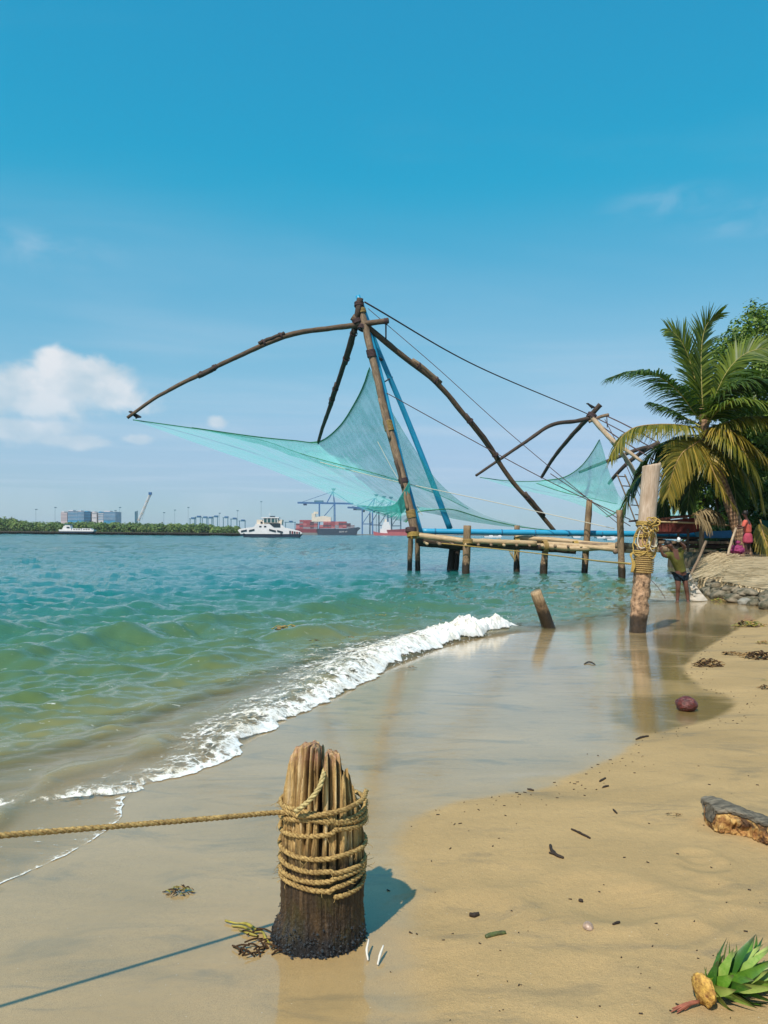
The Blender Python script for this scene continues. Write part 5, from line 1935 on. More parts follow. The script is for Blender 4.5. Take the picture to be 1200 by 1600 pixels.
pole([(1103, 846, 26), (1092, 872, 25.4), (1079, 898, 25)], 0.045, POLE, 'stem', stub, 8, 0.1, 6)
stub = thing('pale_pole', 'pale pole leaning beside the pink bag', 'pole', tuple(at(1138, 866, 27.5)))
pole([(1150, 825, 28), (1143, 846, 27.8), (1137, 868, 27.5)], 0.045, POLE_PALE, 'stem', stub, 8, 0.05, 6)
bag = thing('cloth_bag', 'bulging magenta cloth bag on the bank beside the woman', 'bag', tuple(at(1153, 866, 28.2)))
PINKB = simple('magenta_cloth', (0.30, 0.045, 0.13), 0.8, 0.2, 0.4, 8.0, 0.4)
blob(at(1152, 859, 28.2), (0.25, 0.20, 0.18), 3, 4, 0.32, 2.2).build('sack', PINKB, bag)
blob(at(1153, 847.5, 28.2), (0.10, 0.08, 0.07), 4, 2, 0.25, 1.5).build('tied_neck', PINKB, bag)

# ------------------------------------------------------------------ people
def skin_obj(name, J, E, mat, parent=None, sub=2, root=0):
    me_ = bpy.data.meshes.new(name)
    keys = list(J)
    idx = {k: i for i, k in enumerate(keys)}
    me_.from_pydata([tuple(J[k][0]) for k in keys], [(idx[a], idx[b]) for a, b in E], [])
    o = link(name, me_, parent)
    md = o.modifiers.new('Skin', 'SKIN')
    md.use_smooth_shade = True
    md.branch_smoothing = 0.4
    for k, i in idx.items():
        r_ = J[k][1]
        sv = me_.skin_vertices[0].data[i]
        sv.radius = (r_, r_) if isinstance(r_, (int, float)) else r_
        sv.use_root = (i == root)
    ss = o.modifiers.new('Subdivision', 'SUBSURF')
    ss.levels = sub
    ss.render_levels = sub
    me_.materials.append(mat)
    return o


def hand(o_name, wrist, d, side, up, mat, parent, s=1.0):
    """palm with four fingers and a thumb"""
    J = {'w': (wrist, 0.026 * s), 'p': (wrist + d * 0.05 * s, 0.034 * s), 'q': (wrist + d * 0.085 * s, 0.034 * s)}
    E = [('w', 'p'), ('p', 'q')]
    for k in range(4):
        a = wrist + d * 0.085 * s + side * ((k - 1.5) * 0.02 * s)
        L = (0.065, 0.075, 0.07, 0.055)[k] * s
        b = a + d * L * 0.55 - up * 0.012 * s
        c = a + d * L * 0.85 - up * 0.045 * s
        J['a%d' % k] = (a, 0.011 * s)
        J['b%d' % k] = (b, 0.0095 * s)
        J['c%d' % k] = (c, 0.008 * s)
        E += [('q', 'a%d' % k), ('a%d' % k, 'b%d' % k), ('b%d' % k, 'c%d' % k)]
    t0 = wrist + d * 0.035 * s + side * 0.035 * s
    J['t0'] = (t0, 0.013 * s)
    J['t1'] = (t0 + (d + side * 0.9).normalized() * 0.05 * s - up * 0.015 * s, 0.010 * s)
    E += [('p', 't0'), ('t0', 't1')]
    return J, E


SKIN = simple('brown_skin', (0.14, 0.06, 0.038), 0.5, 0.4, 0.2, 12.0)
HAIR = simple('black_hair', (0.012, 0.010, 0.009), 0.55, 0.4, 0.4, 40.0)
OLIVE = simple('olive_shirt', (0.12, 0.115, 0.025), 0.85, 0.2, 0.35, 7.0, 0.5, bdist=0.03)
NAVY = simple('navy_shorts', (0.010, 0.022, 0.032), 0.8, 0.2, 0.4, 8.0, 0.4, bdist=0.03)
mf = gnd(1066, 940)
Ym = mf.y
man = thing('person', 'person in olive shirt and dark shorts hauling a cast net', 'person', tuple(mf))


def mp(px, py, dy=0.0):
    return at(px, py, Ym + dy)


J = {'pelvis': (mp(1064, 894), .125), 'waist': (mp(1062, 884, -.03), .115), 'chest': (mp(1056, 869, -.05), .135), 'neckb': (mp(1052, 860, -.08), .075), 'neck': (mp(1049.5, 857, -.12), .05),
     'jaw': (mp(1047.5, 854.5, -.15), .068), 'skull': (mp(1045, 851, -.17), .088), 'crown': (mp(1043, 847.5, -.17), .06),
     'hipL': (mp(1059, 898), .095), 'kneeL': (mp(1059.5, 918, -.04), .062), 'calfL': (mp(1059, 926, .02), .058), 'ankL': (mp(1058.5, 938, .02), .038), 'heelL': (mp(1058.8, 941), .036), 'toeL': (mp(1055, 942.5, -.15), .030),
     'hipR': (mp(1069, 898), .095), 'kneeR': (mp(1072, 917, -.04), .062), 'calfR': (mp(1073.5, 926, .02), .058), 'ankR': (mp(1075, 938, .02), .038), 'heelR': (mp(1075, 941), .036), 'toeR': (mp(1077, 942.5, -.15), .030),
     'shR': (mp(1062.5, 861, -.02), .07), 'elR': (mp(1071, 854.5, -.14), .048), 'wrR': (mp(1063, 848, -.24), .030),
     'shL': (mp(1046.5, 866, -.10), .07), 'elL': (mp(1037, 869, -.2), .048), 'wrL': (mp(1032.5, 860, -.26), .030)}
E = [('pelvis', 'waist'), ('waist', 'chest'), ('chest', 'neckb'), ('neckb', 'neck'), ('neck', 'jaw'), ('jaw', 'skull'), ('skull', 'crown'), ('pelvis', 'hipL'), ('hipL', 'kneeL'), ('kneeL', 'calfL'), ('calfL', 'ankL'), ('ankL', 'heelL'), ('heelL', 'toeL'),
     ('pelvis', 'hipR'), ('hipR', 'kneeR'), ('kneeR', 'calfR'), ('calfR', 'ankR'), ('ankR', 'heelR'), ('heelR', 'toeR'), ('chest', 'shR'), ('shR', 'elR'), ('elR', 'wrR'), ('chest', 'shL'), ('shL', 'elL'), ('elL', 'wrL')]
for sfx, wr, dv, sd in (('R', 'wrR', Vector((-.6, -.1, .8)), Vector((.7, .2, .5))), ('L', 'wrL', Vector((-.2, -.1, .95)), Vector((.9, .2, .2)))):
    hj, he = hand('hand', J[wr][0], dv.normalized(), sd.normalized(), Vector((0, 1, 0)), SKIN, man, 1.05)
    ren = lambda k: wr if k == 'w' else k + sfx
    for k, q in hj.items():
        if k != 'w':
            J[ren(k)] = q
    E += [(ren(a), ren(b)) for a, b in he]
skin_obj('body', J, E, SKIN, man)
sh = {k: (J[k][0], r_) for k, r_ in (('waist', .155), ('chest', .17), ('neckb', .085), ('shR', .095), ('shL', .095))}
sh['hem'] = (mp(1064.5, 893.5), .158)
sh['slR'] = (J['shR'][0].lerp(J['elR'][0], .75), .078)
sh['slL'] = (J['shL'][0].lerp(J['elL'][0], .8), .078)
skin_obj('shirt', sh, [('hem', 'waist'), ('waist', 'chest'), ('chest', 'neckb'), ('chest', 'shR'), ('shR', 'slR'), ('chest', 'shL'), ('shL', 'slL')], OLIVE, man)
so = {'p': (mp(1064, 892.5), .160), 'hL': (J['hipL'][0], .125), 'hR': (J['hipR'][0], .125), 'kL': (J['hipL'][0].lerp(J['kneeL'][0], .66), .100), 'kR': (J['hipR'][0].lerp(J['kneeR'][0], .66), .100)}
skin_obj('shorts', so, [('p', 'hL'), ('p', 'hR'), ('hL', 'kL'), ('hR', 'kR')], NAVY, man)
blob(J['skull'][0] + Vector((-.01, .03, .035)), (.098, .10, .085), 2, 3, 0.08, 2.0).build('hair', HAIR, man)
# face turned away to the sea: nose, ears
blob(J['skull'][0] + Vector((-.085, -.035, -.03)), (.022, .018, .022), 1, 2, 0.05).build('nose', SKIN, man)
for q in ((.02, -.088, -.02), (.02, .088, -.02)):
    blob(J['skull'][0] + Vector(q), (.022, .012, .030), 1, 2, 0.05).build('ear', SKIN, man)
clo = thing('white_cloth', 'crumpled white cloth in the raised hand of the net hauler', 'cloth', tuple(J['wrR'][0]))
blob(J['wrR'][0] + Vector((-.06, -.05, .075)), (.045, .04, .06), 8, 3, 0.4, 2.2).build('cloth_fold', simple('white_cloth', (0.75, 0.74, 0.70), 0.8, 0.2, 0.2, 20.0, 0.3), clo)
cast = thing('cast_net', 'pale cast net trailing behind the legs of the hauler', 'cast net', tuple(mp(1090, 938)))
CNET = net_mat('pale_netting', (0.74, 0.64, 0.52), 0.84, 0.4)


def sheet(quad_px, name, mat, parent, nu=40, nv=20, bulge=0.1):
    c0, c1, d0, d1 = quad_px
    S, U, V = coons([mp(*q) for q in c0], [mp(*q) for q in c1], [mp(*q) for q in d0], [mp(*q) for q in d1], nu, nv, bulge)
    S[..., 1] = np.where(S[..., 2] < 0.02, S[..., 1], S[..., 1])
    S[..., 2] = np.maximum(S[..., 2], 0.012)
    me_ = grid_mesh(name, S[..., 0], S[..., 1], S[..., 2], mat)
    a = me_.attributes.new('pc', 'FLOAT_VECTOR', 'POINT')
    a.data.foreach_set('vector', np.stack([U, V, V * 0], -1).astype('f').ravel())
    return link(name, me_, parent)


sheet(([(1072, 888, .12), (1074, 908, .2), (1078, 938, .25)], [(1076, 888, .2), (1088, 915, .4), (1106, 938, .3)], [(1072, 888, .12), (1074, 888, .16), (1076, 888, .2)], [(1078, 938, .25), (1092, 941, .1), (1106, 938, .3)]), 'net_fall', CNET, cast)
sheet(([(1014, 905, .3), (1030, 912, .3), (1052, 928, .2)], [(1016, 936, 0), (1034, 938, -.1), (1056, 938, -.05)], [(1014, 905, .3), (1013, 920, .2), (1016, 936, 0)], [(1052, 928, .2), (1054, 933, .1), (1056, 938, -.05)]), 'net_spread', net_mat('thin_netting', (0.62, 0.58, 0.50), 0.28, 0.4), cast, 40, 16, 0.05)
MB().tube(catmull([mp(1014, 903, .2), mp(1030, 920, .1), mp(1040, 936, 0)], 6), 0.008, 5).build('lead_line', ROPE_DK, cast)

Yw = 28.6
wom = thing('person', 'person in pink dress standing by the palm trunk on the bank', 'person', tuple(at(1167, 866, Yw)))


def wp(px, py, dy=0.0):
    return at(px, py, Yw + dy)


PINK = simple('pink_dress', (0.42, 0.065, 0.10), 0.85, 0.2, 0.35, 5.0, 0.5, bdist=0.04)
PINK2 = simple('coral_blouse', (0.58, 0.12, 0.085), 0.85, 0.2, 0.3, 6.0, 0.5, bdist=0.04)
SKIN_D = simple('deep_brown_skin', (0.075, 0.032, 0.022), 0.5, 0.4, 0.2, 12.0)
J = {'pelvis': (wp(1168, 839), .15), 'waist': (wp(1168, 830), .12), 'chest': (wp(1168, 819), .13), 'neckb': (wp(1166.5, 811.5), .07), 'neck': (wp(1165.5, 809.5), .05), 'jaw': (wp(1164, 806.5), .07), 'skull': (wp(1163.5, 802.5), .09), 'crown': (wp(1164, 799), .06),
     'hipL': (wp(1165.5, 842), .10), 'kneeL': (wp(1165.5, 853), .06), 'ankL': (wp(1166, 863.5), .038), 'toeL': (wp(1162.5, 866, -.08), .032),
     'hipR': (wp(1170.5, 842, .05), .10), 'kneeR': (wp(1170, 853, .05), .06), 'ankR': (wp(1170, 863.5, .05), .038), 'toeR': (wp(1167, 866, -.02), .032),
     'shL': (wp(1164, 814.5, -.15), .065), 'elL': (wp(1161, 824, -.2), .045), 'wrL': (wp(1154.5, 825.5, -.2), .030), 'shR': (wp(1169, 814.5, .15), .065), 'elR': (wp(1165, 824, .15), .045), 'wrR': (wp(1157, 822, .12), .030)}
E = [('pelvis', 'waist'), ('waist', 'chest'), ('chest', 'neckb'), ('neckb', 'neck'), ('neck', 'jaw'), ('jaw', 'skull'), ('skull', 'crown'), ('pelvis', 'hipL'), ('hipL', 'kneeL'), ('kneeL', 'ankL'), ('ankL', 'toeL'), ('pelvis', 'hipR'), ('hipR', 'kneeR'), ('kneeR', 'ankR'), ('ankR', 'toeR'),
     ('chest', 'shL'), ('shL', 'elL'), ('elL', 'wrL'), ('chest', 'shR'), ('shR', 'elR'), ('elR', 'wrR')]
for sfx, wr in (('R', 'wrR'), ('L', 'wrL')):
    hj, he = hand('hand', J[wr][0], Vector((-1, 0, .1)).normalized(), Vector((0, .3, .9)).normalized(), Vector((0, 1, 0)), SKIN_D, wom, 0.95)
    ren = lambda k: wr if k == 'w' else k + sfx
    for k, q in hj.items():
        if k != 'w':
            J[ren(k)] = q
    E += [(ren(a), ren(b)) for a, b in he]
skin_obj('body', J, E, SKIN_D, wom)
sk = {k: (J[k][0], r_) for k, r_ in (('pelvis', .205), ('waist', .155), ('shL', .08), ('shR', .08))}
dr = {'waist': (wp(1168, 831), .155), 'pel': (J['pelvis'][0], .185), 'mid': (wp(1168.3, 845), .195), 'hem': (wp(1168.5, 850), .205)}
skin_obj('skirt', dr, [('waist', 'pel'), ('pel', 'mid'), ('mid', 'hem')], PINK, wom)
bl = {'w': (wp(1168, 835), .178), 'm': (wp(1168, 827), .155), 'c': (J['chest'][0], .145), 'n': (J['neckb'][0], .075), 'sL': (J['shL'][0], .09), 'aL': (J['elL'][0], .065), 'sR': (J['shR'][0], .09), 'aR': (J['elR'][0], .065)}
skin_obj('blouse', bl, [('w', 'm'), ('m', 'c'), ('c', 'n'), ('c', 'sL'), ('sL', 'aL'), ('c', 'sR'), ('sR', 'aR')], PINK2, wom)
blob(J['skull'][0] + Vector((.025, 0, .02)), (.105, .10, .115), 2, 3, 0.08, 2.0).build('hair', HAIR, wom)
blob(J['skull'][0] + Vector((-.095, -.01, -.03)), (.022, .018, .022), 1, 2, 0.05).build('nose', SKIN_D, wom)

# ------------------------------------------------------------------ coconut palm
TRUNK = new_mat('palm_trunk')
m_, n, p, out = TRUNK
pcv = n.attr('pc')
zz_ = n.sep(pcv)[2]
ring_ = n.math('SINE', n.math('MULTIPLY', n.math('ADD', zz_, n.math('MULTIPLY', n.noise(pcv, 3.0, 3.0), 0.12)), 38.0))
fn = n.noise(n.mapping(pcv, (8, 8, 4)), 3.0, 5.0, 0.65)
col = n.ramp(n.math('ADD', n.math('MULTIPLY', ring_, 0.08), fn), ((0.28, (0.10, 0.055, 0.03)), (0.55, (0.30, 0.17, 0.09)), (0.80, (0.46, 0.30, 0.18))))
n.put(p.inputs['Base Color'], col)
p.inputs['Roughness'].default_value = 0.85
n.put(p.inputs['Normal'], n.bump(n.math('ADD', n.math('MULTIPLY', ring_, 0.3), fn), 0.8, 0.03))
FR_G = leaf_mat('palm_green', (0.18, 0.22, 0.028), (0.035, 0.075, 0.010), 0.30)
FR_D = leaf_mat('palm_dark_green', (0.075, 0.125, 0.016), (0.020, 0.045, 0.007), 0.28)
FR_Y = leaf_mat('palm_yellow', (0.42, 0.29, 0.05), (0.10, 0.11, 0.016), 0.35)
FR_YG = leaf_mat('palm_yellow_green', (0.30, 0.25, 0.035), (0.06, 0.085, 0.012), 0.32)
RACH = simple('frond_rib', (0.36, 0.30, 0.08), 0.5, 0.4, 0.4, 6.0)
RACH_O = simple('frond_rib_old', (0.46, 0.28, 0.10), 0.6, 0.3, 0.4, 6.0)


def frond(pix, mat, parent, L=0.62, droop=0.5, n_=64, seed=0, side_hint=None, rib=RACH, r0=0.035, w=0.024, spread=1.0, start=0.10):
    r_ = random.Random(seed)
    P = catmull([at(*q) for q in pix], 14)
    mb = MB()
    mb.tube(P[::2] + ([P[-1]] if len(P) % 2 == 0 else []), (r0, 0.008), 5)
    N = len(P)
    cum = [0.0]
    for a, b in zip(P[:-1], P[1:]):
        cum.append(cum[-1] + (b - a).length)
    LB = MB()
    n_ = int(n_ * 1.35)
    for k in range(n_):
        for sgn in (-1, 1):
            t = start + (1 - start) * (k + r_.random() * 0.7) / n_
            s = t * cum[-1]
            i = max(1, min(N - 1, int(np.searchsorted(cum, s))))
            f = (s - cum[i - 1]) / max(1e-6, cum[i] - cum[i - 1])
            p0 = P[i - 1].lerp(P[i], min(1, f))
            tg = (P[i] - P[i - 1]).normalized()
            h = Vector(side_hint) if side_hint else tg.cross(Vector((0, 0, 1)))
            if h.length < 0.15:
                h = Vector((1, 0.3, 0))
            sd = (h - tg * h.dot(tg)).normalized()
            upv = sd.cross(tg)
            if upv.z < 0:
                upv = -upv
            ln = 1.45 * L * (0.35 + 0.75 * math.sin(PI * min(1.0, 0.12 + t * 0.86)) ** 0.7) * r_.uniform(0.8, 1.12)
            fw = 0.55 + 0.9 * t * t
            d0 = (tg * fw + sd * sgn * spread + upv * r_.uniform(0.0, 0.28)).normalized()
            V, PC = [], []
            c = p0.copy()
            d = d0.copy()
            ws = d0.cross(upv)
            ws = ws.normalized() if ws.length > 1e-4 else sd
            ws = (ws + upv * r_.uniform(-.5, .5)).normalized()
            for j in range(4):
                q = j / 3
                ww = 1.9 * w * (1 - 0.85 * q ** 1.5) * (0.6 if j == 0 else 1)
                V += [c - ws * ww, c + ws * ww]
                PC += [(q, 0, 0)] * 2
                d = (d + Vector((0, 0, -droop * (0.45 + 0.7 * q) * r_.uniform(.7, 1.3)))).normalized()
                c = c + d * (ln / 3)
            LB.add(V, [(0, 1, 3, 2), (2, 3, 5, 4), (4, 5, 7, 6)], PC)
    o = LB.build('frond', mat, parent, False)
    mb.build('rib', rib, o)
    return o


palm = thing('coconut_palm', 'coconut palm leaning over the bank beside the tall post', 'palm tree', tuple(at(1164, 866, 30)))
MB().tube(catmull([at(1166, 872, 30), at(1156, 836, 30), at(1141, 790, 30), at(1126, 746, 30), at(1111, 706, 30), at(1103, 678, 30), at(1099, 652, 30), at(1098, 638, 30)], 10), [0.28 - 0.14 * min(1, k / 45) for k in range(71)], 14, rough=0.06).build('trunk', m_, palm)
Yp = 30.0
mb = MB()
rp = random.Random(8)
for k in range(22):
    a = rp.uniform(0, 2 * PI)
    b = at(1102, 694 - k * 2.0, Yp)
    d_ = Vector((math.cos(a), math.sin(a), rp.uniform(0.3, 1.4))).normalized()
    mb.tube(catmull([b, b + d_ * 0.18, b + d_ * 0.32 + Vector((0, 0, .05))], 3), (0.07, 0.03), 6)
mb.build('leaf_bases', simple('palm_fibre', (0.36, 0.17, 0.06), 0.8, 0.2, 0.6, 8.0, 0.5), palm)
FR = [
    ([(1100, 662, 30), (1092, 620, 30.1), (1078, 565, 30.2), (1062, 530, 30.0), (1044, 514, 29.8)], FR_G, dict(L=0.75, droop=0.20, side_hint=(1, .5, .2), spread=0.8)),
    ([(1099, 655, 30), (1096, 600, 30.2), (1096, 545, 30.4), (1104, 508, 30.4), (1124, 491, 30.3)], FR_G, dict(L=0.72, droop=0.18, side_hint=(1, .6, 0), spread=0.7)),
    ([(1098, 662, 30), (1085, 645, 29.7), (1058, 610, 29.2), (1020, 583, 28.8), (985, 580, 28.5), (952, 590, 28.4)], FR_D, dict(L=0.72, droop=0.42)),
    ([(1097, 668, 30), (1075, 655, 30.5), (1048, 640, 30.8), (1018, 629, 31)], FR_D, dict(L=0.55, droop=0.5, n_=44)),
    ([(1098, 672, 30), (1070, 665, 29.4), (1030, 663, 29), (992, 668, 28.8), (970, 685, 28.6), (956, 712, 28.5)], FR_YG, dict(L=0.75, droop=0.75, n_=70, rib=RACH_O)),
    ([(1099, 680, 30), (1078, 688, 30.8), (1045, 705, 31.2), (1008, 735, 31.4), (985, 768, 31.4), (972, 802, 31.4)], FR_D, dict(L=0.85, droop=0.55, n_=70)),
    ([(1099, 684, 30), (1085, 694, 29.2), (1066, 708, 28.8), (1052, 735, 28.6), (1043, 775, 28.5)], FR_Y, dict(L=0.75, droop=0.45, side_hint=(1, .3, -.2), rib=RACH_O)),
    ([(1101, 686, 30), (1106, 712, 29.1), (1118, 745, 28.8), (1134, 772, 28.6), (1148, 792, 28.5)], FR_Y, dict(L=0.62, droop=0.55, rib=RACH_O, n_=54)),
    ([(1103, 660, 30), (1118, 618, 29.6), (1140, 575, 29.4), (1170, 550, 29.2), (1212, 542, 29)], FR_G, dict(L=0.85, droop=0.30, side_hint=(.4, .3, 1))),
    ([(1104, 662, 30), (1120, 632, 29.4), (1142, 605, 29), (1172, 592, 28.8), (1215, 596, 28.5)], FR_D, dict(L=0.85, droop=0.60)),
    ([(1104, 670, 30), (1128, 662, 29.4), (1160, 653, 29), (1190, 651, 28.6), (1230, 660, 28.4)], FR_YG, dict(L=0.70, droop=0.75, rib=RACH_O)),
    ([(1104, 674, 30), (1122, 668, 29.2), (1145, 675, 28.8), (1172, 695, 28.6), (1212, 732, 28.4)], FR_Y, dict(L=0.72, droop=0.55, rib=RACH_O)),
    ([(1104, 684, 30), (1125, 700, 29.6), (1150, 724, 29.4), (1168, 750, 29.3), (1180, 782, 29.2)], FR_YG, dict(L=0.70, droop=0.6, rib=RACH_O)),
    ([(1102, 664, 30), (1110, 630, 31), (1125, 598, 32), (1150, 580, 33), (1190, 580, 34)], FR_D, dict(L=0.8, droop=0.35)),
    ([(1101, 660, 30), (1085, 630, 31), (1060, 605, 32), (1030, 598, 33)], FR_D, dict(L=0.7, droop=0.45)),
    ([(1102, 680, 30), (1085, 700, 31.4), (1065, 735, 32.2), (1050, 790, 32.6)], FR_D, dict(L=0.8, droop=0.5)),
    ([(1104, 676, 30), (1130, 690, 31.4), (1160, 720, 32.4), (1190, 775, 33)], FR_D, dict(L=0.8, droop=0.5)),
    ([(1100, 662, 30), (1098, 610, 31), (1085, 570, 32), (1068, 548, 33)], FR_D, dict(L=0.75, droop=0.25, side_hint=(1, .4, 0), spread=0.8)),
    ([(1099, 682, 30), (1078, 694, 31), (1056, 722, 31.6), (1040, 765, 31.9), (1036, 812, 32)], FR_D, dict(L=0.85, droop=0.55)),
    ([(1100, 684, 30), (1090, 710, 31.2), (1080, 745, 31.8), (1074, 795, 32)], FR_D, dict(L=0.8, droop=0.5)),
    ([(1098, 680, 30), (1066, 682, 31), (1030, 700, 31.8), (1002, 728, 32.2), (990, 758, 32.4)], FR_D, dict(L=0.85, droop=0.6)),
    ([(1104, 684, 30), (1128, 712, 31.4), (1145, 752, 32), (1152, 800, 32.2)], FR_D, dict(L=0.8, droop=0.5)),
    ([(1104, 672, 30), (1130, 676, 29), (1158, 700, 28.4), (1180, 740, 28.2), (1192, 790, 28.1)], FR_YG, dict(L=0.75, droop=0.6, rib=RACH_O)),
    ([(1103, 664, 30), (1124, 640, 29), (1156, 624, 28.4), (1192, 628, 28), (1225, 650, 27.8)], FR_G, dict(L=0.8, droop=0.5)),
    ([(1103, 664, 30), (1126, 645, 31), (1160, 628, 32), (1205, 632, 33)], FR_D, dict(L=0.85, droop=0.6)),
]
for k, (pix, m, kw) in enumerate(FR):
    frond(pix, m, palm, seed=k + 100, **kw)
cn = random.Random(3)
for k in range(5):
    c = at(1094 + k * 4, 690 + (k % 2) * 6, Yp - 0.25 - 0.05 * k)
    blob(c, (0.10, 0.10, 0.13), k + 60, 2, 0.06).build('coconut', simple('green_coconut%d' % k, (0.24, 0.17, 0.04), 0.5, 0.4, 0.4, 6.0), palm)

palm2 = thing('coconut_palm', 'young palm with short drooping leaves behind the shed', 'palm tree', tuple(at(1082, 862, 44)))
MB().tube(catmull([at(1084, 866, 44), at(1082, 820, 44), at(1078, 776, 44)], 6), (0.16, 0.10), 8, rough=0.08).build('trunk', m_, palm2)
for k, e in enumerate(((1058, 762), (1050, 775), (1064, 742), (1088, 738), (1104, 760), (1108, 785), (1060, 795), (1096, 798))):
    mx_, my_ = (1078 + e[0]) / 2, (774 + e[1]) / 2 - 12
    frond([(1078, 776, 44), (mx_, my_, 44 + (k % 3 - 1) * .6), (e[0], e[1], 44 + (k % 3 - 1) * 1.2)], (FR_YG, FR_G, FR_D)[k % 3], palm2, L=0.6, droop=0.6, n_=26, seed=k + 300)


# ------------------------------------------------------------------ broadleaf trees and shrubs
def leaf_crown(name, centre, rad, n_clump, n_leaf, size, mat, parent, seed, clump_r=0.13, kind=None):
    r_ = np.random.default_rng(seed)
    c = np.array(tuple(centre))
    R = np.array(rad)
    d = r_.normal(size=(n_clump, 3))
    d /= np.linalg.norm(d, axis=1)[:, None]
    q = r_.random(n_clump) ** 0.33
    q = 0.35 + 0.65 * q
    cl = d * q[:, None] * (0.82 + 0.3 * r_.random((n_clump, 1)))
    k = r_.integers(0, n_clump, n_leaf)
    off = r_.normal(size=(n_leaf, 3)) * clump_r * (0.6 + 0.8 * r_.random((n_clump, 1)))[k]
    off *= np.minimum(1, 1.7 * clump_r / (np.linalg.norm(off, axis=1)[:, None] + 1e-6))
    P = c + (cl[k] + off) * R
    nrm = off / (np.linalg.norm(off, axis=1)[:, None] + 1e-6) + np.array([0, 0, 0.6]) + r_.normal(size=(n_leaf, 3)) * 0.45
    nrm /= np.linalg.norm(nrm, axis=1)[:, None]
    t = np.cross(nrm, r_.normal(size=(n_leaf, 3)))
    t /= np.linalg.norm(t, axis=1)[:, None]
    b = np.cross(nrm, t)
    s = size * (0.6 + 0.8 * r_.random((n_leaf, 1)))
    V = np.stack([P - t * s, P + b * s * 0.5 + nrm * s * 0.12, P + t * s, P - b * s * 0.5 + nrm * s * 0.12], 1).reshape(-1, 3)
    F = np.arange(n_leaf * 4).reshape(-1, 4)
    me_ = bpy.data.meshes.new(name)
    me_.vertices.add(len(V))
    me_.vertices.foreach_set('co', V.astype('f').ravel())
    me_.loops.add(F.size)
    me_.loops.foreach_set('vertex_index', F.astype('i').ravel())
    me_.polygons.add(len(F))
    me_.polygons.foreach_set('loop_start', np.arange(0, F.size, 4, dtype='i'))
    me_.materials.append(mat)
    me_.update(calc_edges=True)
    o = link(name, me_, parent)
    if kind:
        o['kind'] = kind
    return o, c + cl * R


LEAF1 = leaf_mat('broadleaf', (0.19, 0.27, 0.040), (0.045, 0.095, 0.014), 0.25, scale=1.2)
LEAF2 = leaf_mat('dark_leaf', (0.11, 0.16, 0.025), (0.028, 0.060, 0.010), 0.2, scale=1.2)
BARK = wood_mat('bark', (0.16, 0.11, 0.07), (0.05, 0.033, 0.02))


def tree(label, base, centre, rad, nc, nl, size, mat, seed):
    t = thing('broadleaf_tree', label, 'tree', tuple(base))
    c = Vector(centre)
    MB().tube(catmull([Vector(base), Vector(base).lerp(c, 0.45) + Vector((0.2, 0, 0)), c], 6), (0.30, 0.12), 10, rough=0.1).build('trunk', BARK, t)
    _, cl = leaf_crown('crown', c, rad, nc, nl, size, mat, t, seed)
    r_ = random.Random(seed)
    for k in range(9):
        e = Vector(cl[r_.randrange(len(cl))])
        s_ = Vector(base).lerp(c, r_.uniform(0.5, 0.9))
        MB().tube(catmull([s_, s_.lerp(e, 0.5) + Vector((0, 0, 0.3)), e], 4), (0.09, 0.03), 6, rough=0.1, seed=k).build('limb', BARK, t)
    return t


tree('tall dense green tree rising behind the palm at the frame edge', at(1240, 866, 37), at(1222, 596, 37), (3.3, 3.2, 3.5), 150, 42000, 0.11, LEAF1, 11)
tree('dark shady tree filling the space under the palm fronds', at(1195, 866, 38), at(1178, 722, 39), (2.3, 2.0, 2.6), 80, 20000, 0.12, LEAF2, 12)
tree('low bushy tree between shed and palm trunk', at(1128, 866, 42), at(1122, 760, 42), (1.5, 1.6, 2.3), 50, 10000, 0.11, LEAF1, 13)
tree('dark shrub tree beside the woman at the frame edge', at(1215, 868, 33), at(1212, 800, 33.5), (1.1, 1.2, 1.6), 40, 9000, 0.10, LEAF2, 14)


def shrub(label, base, rad, nl, mat, seed, size=0.09):
    t = thing('shrub', label, 'shrub', tuple(base))
    c = Vector(base) + Vector((0, 0, rad[2] * 0.85))
    leaf_crown('foliage', c, rad, 16, nl, size, mat, t, seed, 0.3)
    for k in range(3):
        MB().tube([Vector(base), c + Vector((0.4 * (k - 1), 0, 0))], (0.04, 0.015), 5).build('stem', BARK, t)


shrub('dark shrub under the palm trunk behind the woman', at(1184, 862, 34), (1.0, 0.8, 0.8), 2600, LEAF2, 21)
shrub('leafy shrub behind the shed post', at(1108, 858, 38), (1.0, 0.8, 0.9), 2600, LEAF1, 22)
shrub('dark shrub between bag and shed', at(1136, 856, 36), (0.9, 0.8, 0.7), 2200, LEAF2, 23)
dead = thing('fallen_frond', 'dry yellow palm frond hanging to the ground behind the woman', 'palm frond', tuple(at(1190, 868, 28)))
frond([(1188, 812, 30), (1192, 832, 29.8), (1199, 852, 29.6), (1208, 870, 29.4)], FR_Y, dead, L=0.55, droop=0.8, n_=30, seed=77, rib=RACH_O)
roof = thing('dry_frond_roof', 'brown dry fronds hanging off the shed roof corner', 'palm frond', tuple(at(1100, 815, 30)))
for k, pix in enumerate(([(1080, 806, 30), (1098, 796, 29.8), (1118, 800, 29.8)], [(1090, 800, 30.4), (1108, 795, 30.2), (1128, 806, 30)], [(1082, 802, 29.6), (1092, 805, 29.5), (1104, 812, 29.4)])):
    frond(pix, STRAW_D, roof, L=0.6, droop=1.1, n_=22, seed=k + 400, rib=RACH_O)
screen = prism_px([(1186, 812), (1215, 815), (1215, 862), (1192, 858)], 31.0, 0.05, 'green_screen', simple('green_mesh', (0.010, 0.075, 0.050), 0.8, 0.2, 0.4, 3.0, 0.3))
tag(screen, 'dark green cloth screen at the frame edge behind the bank', 'screen')


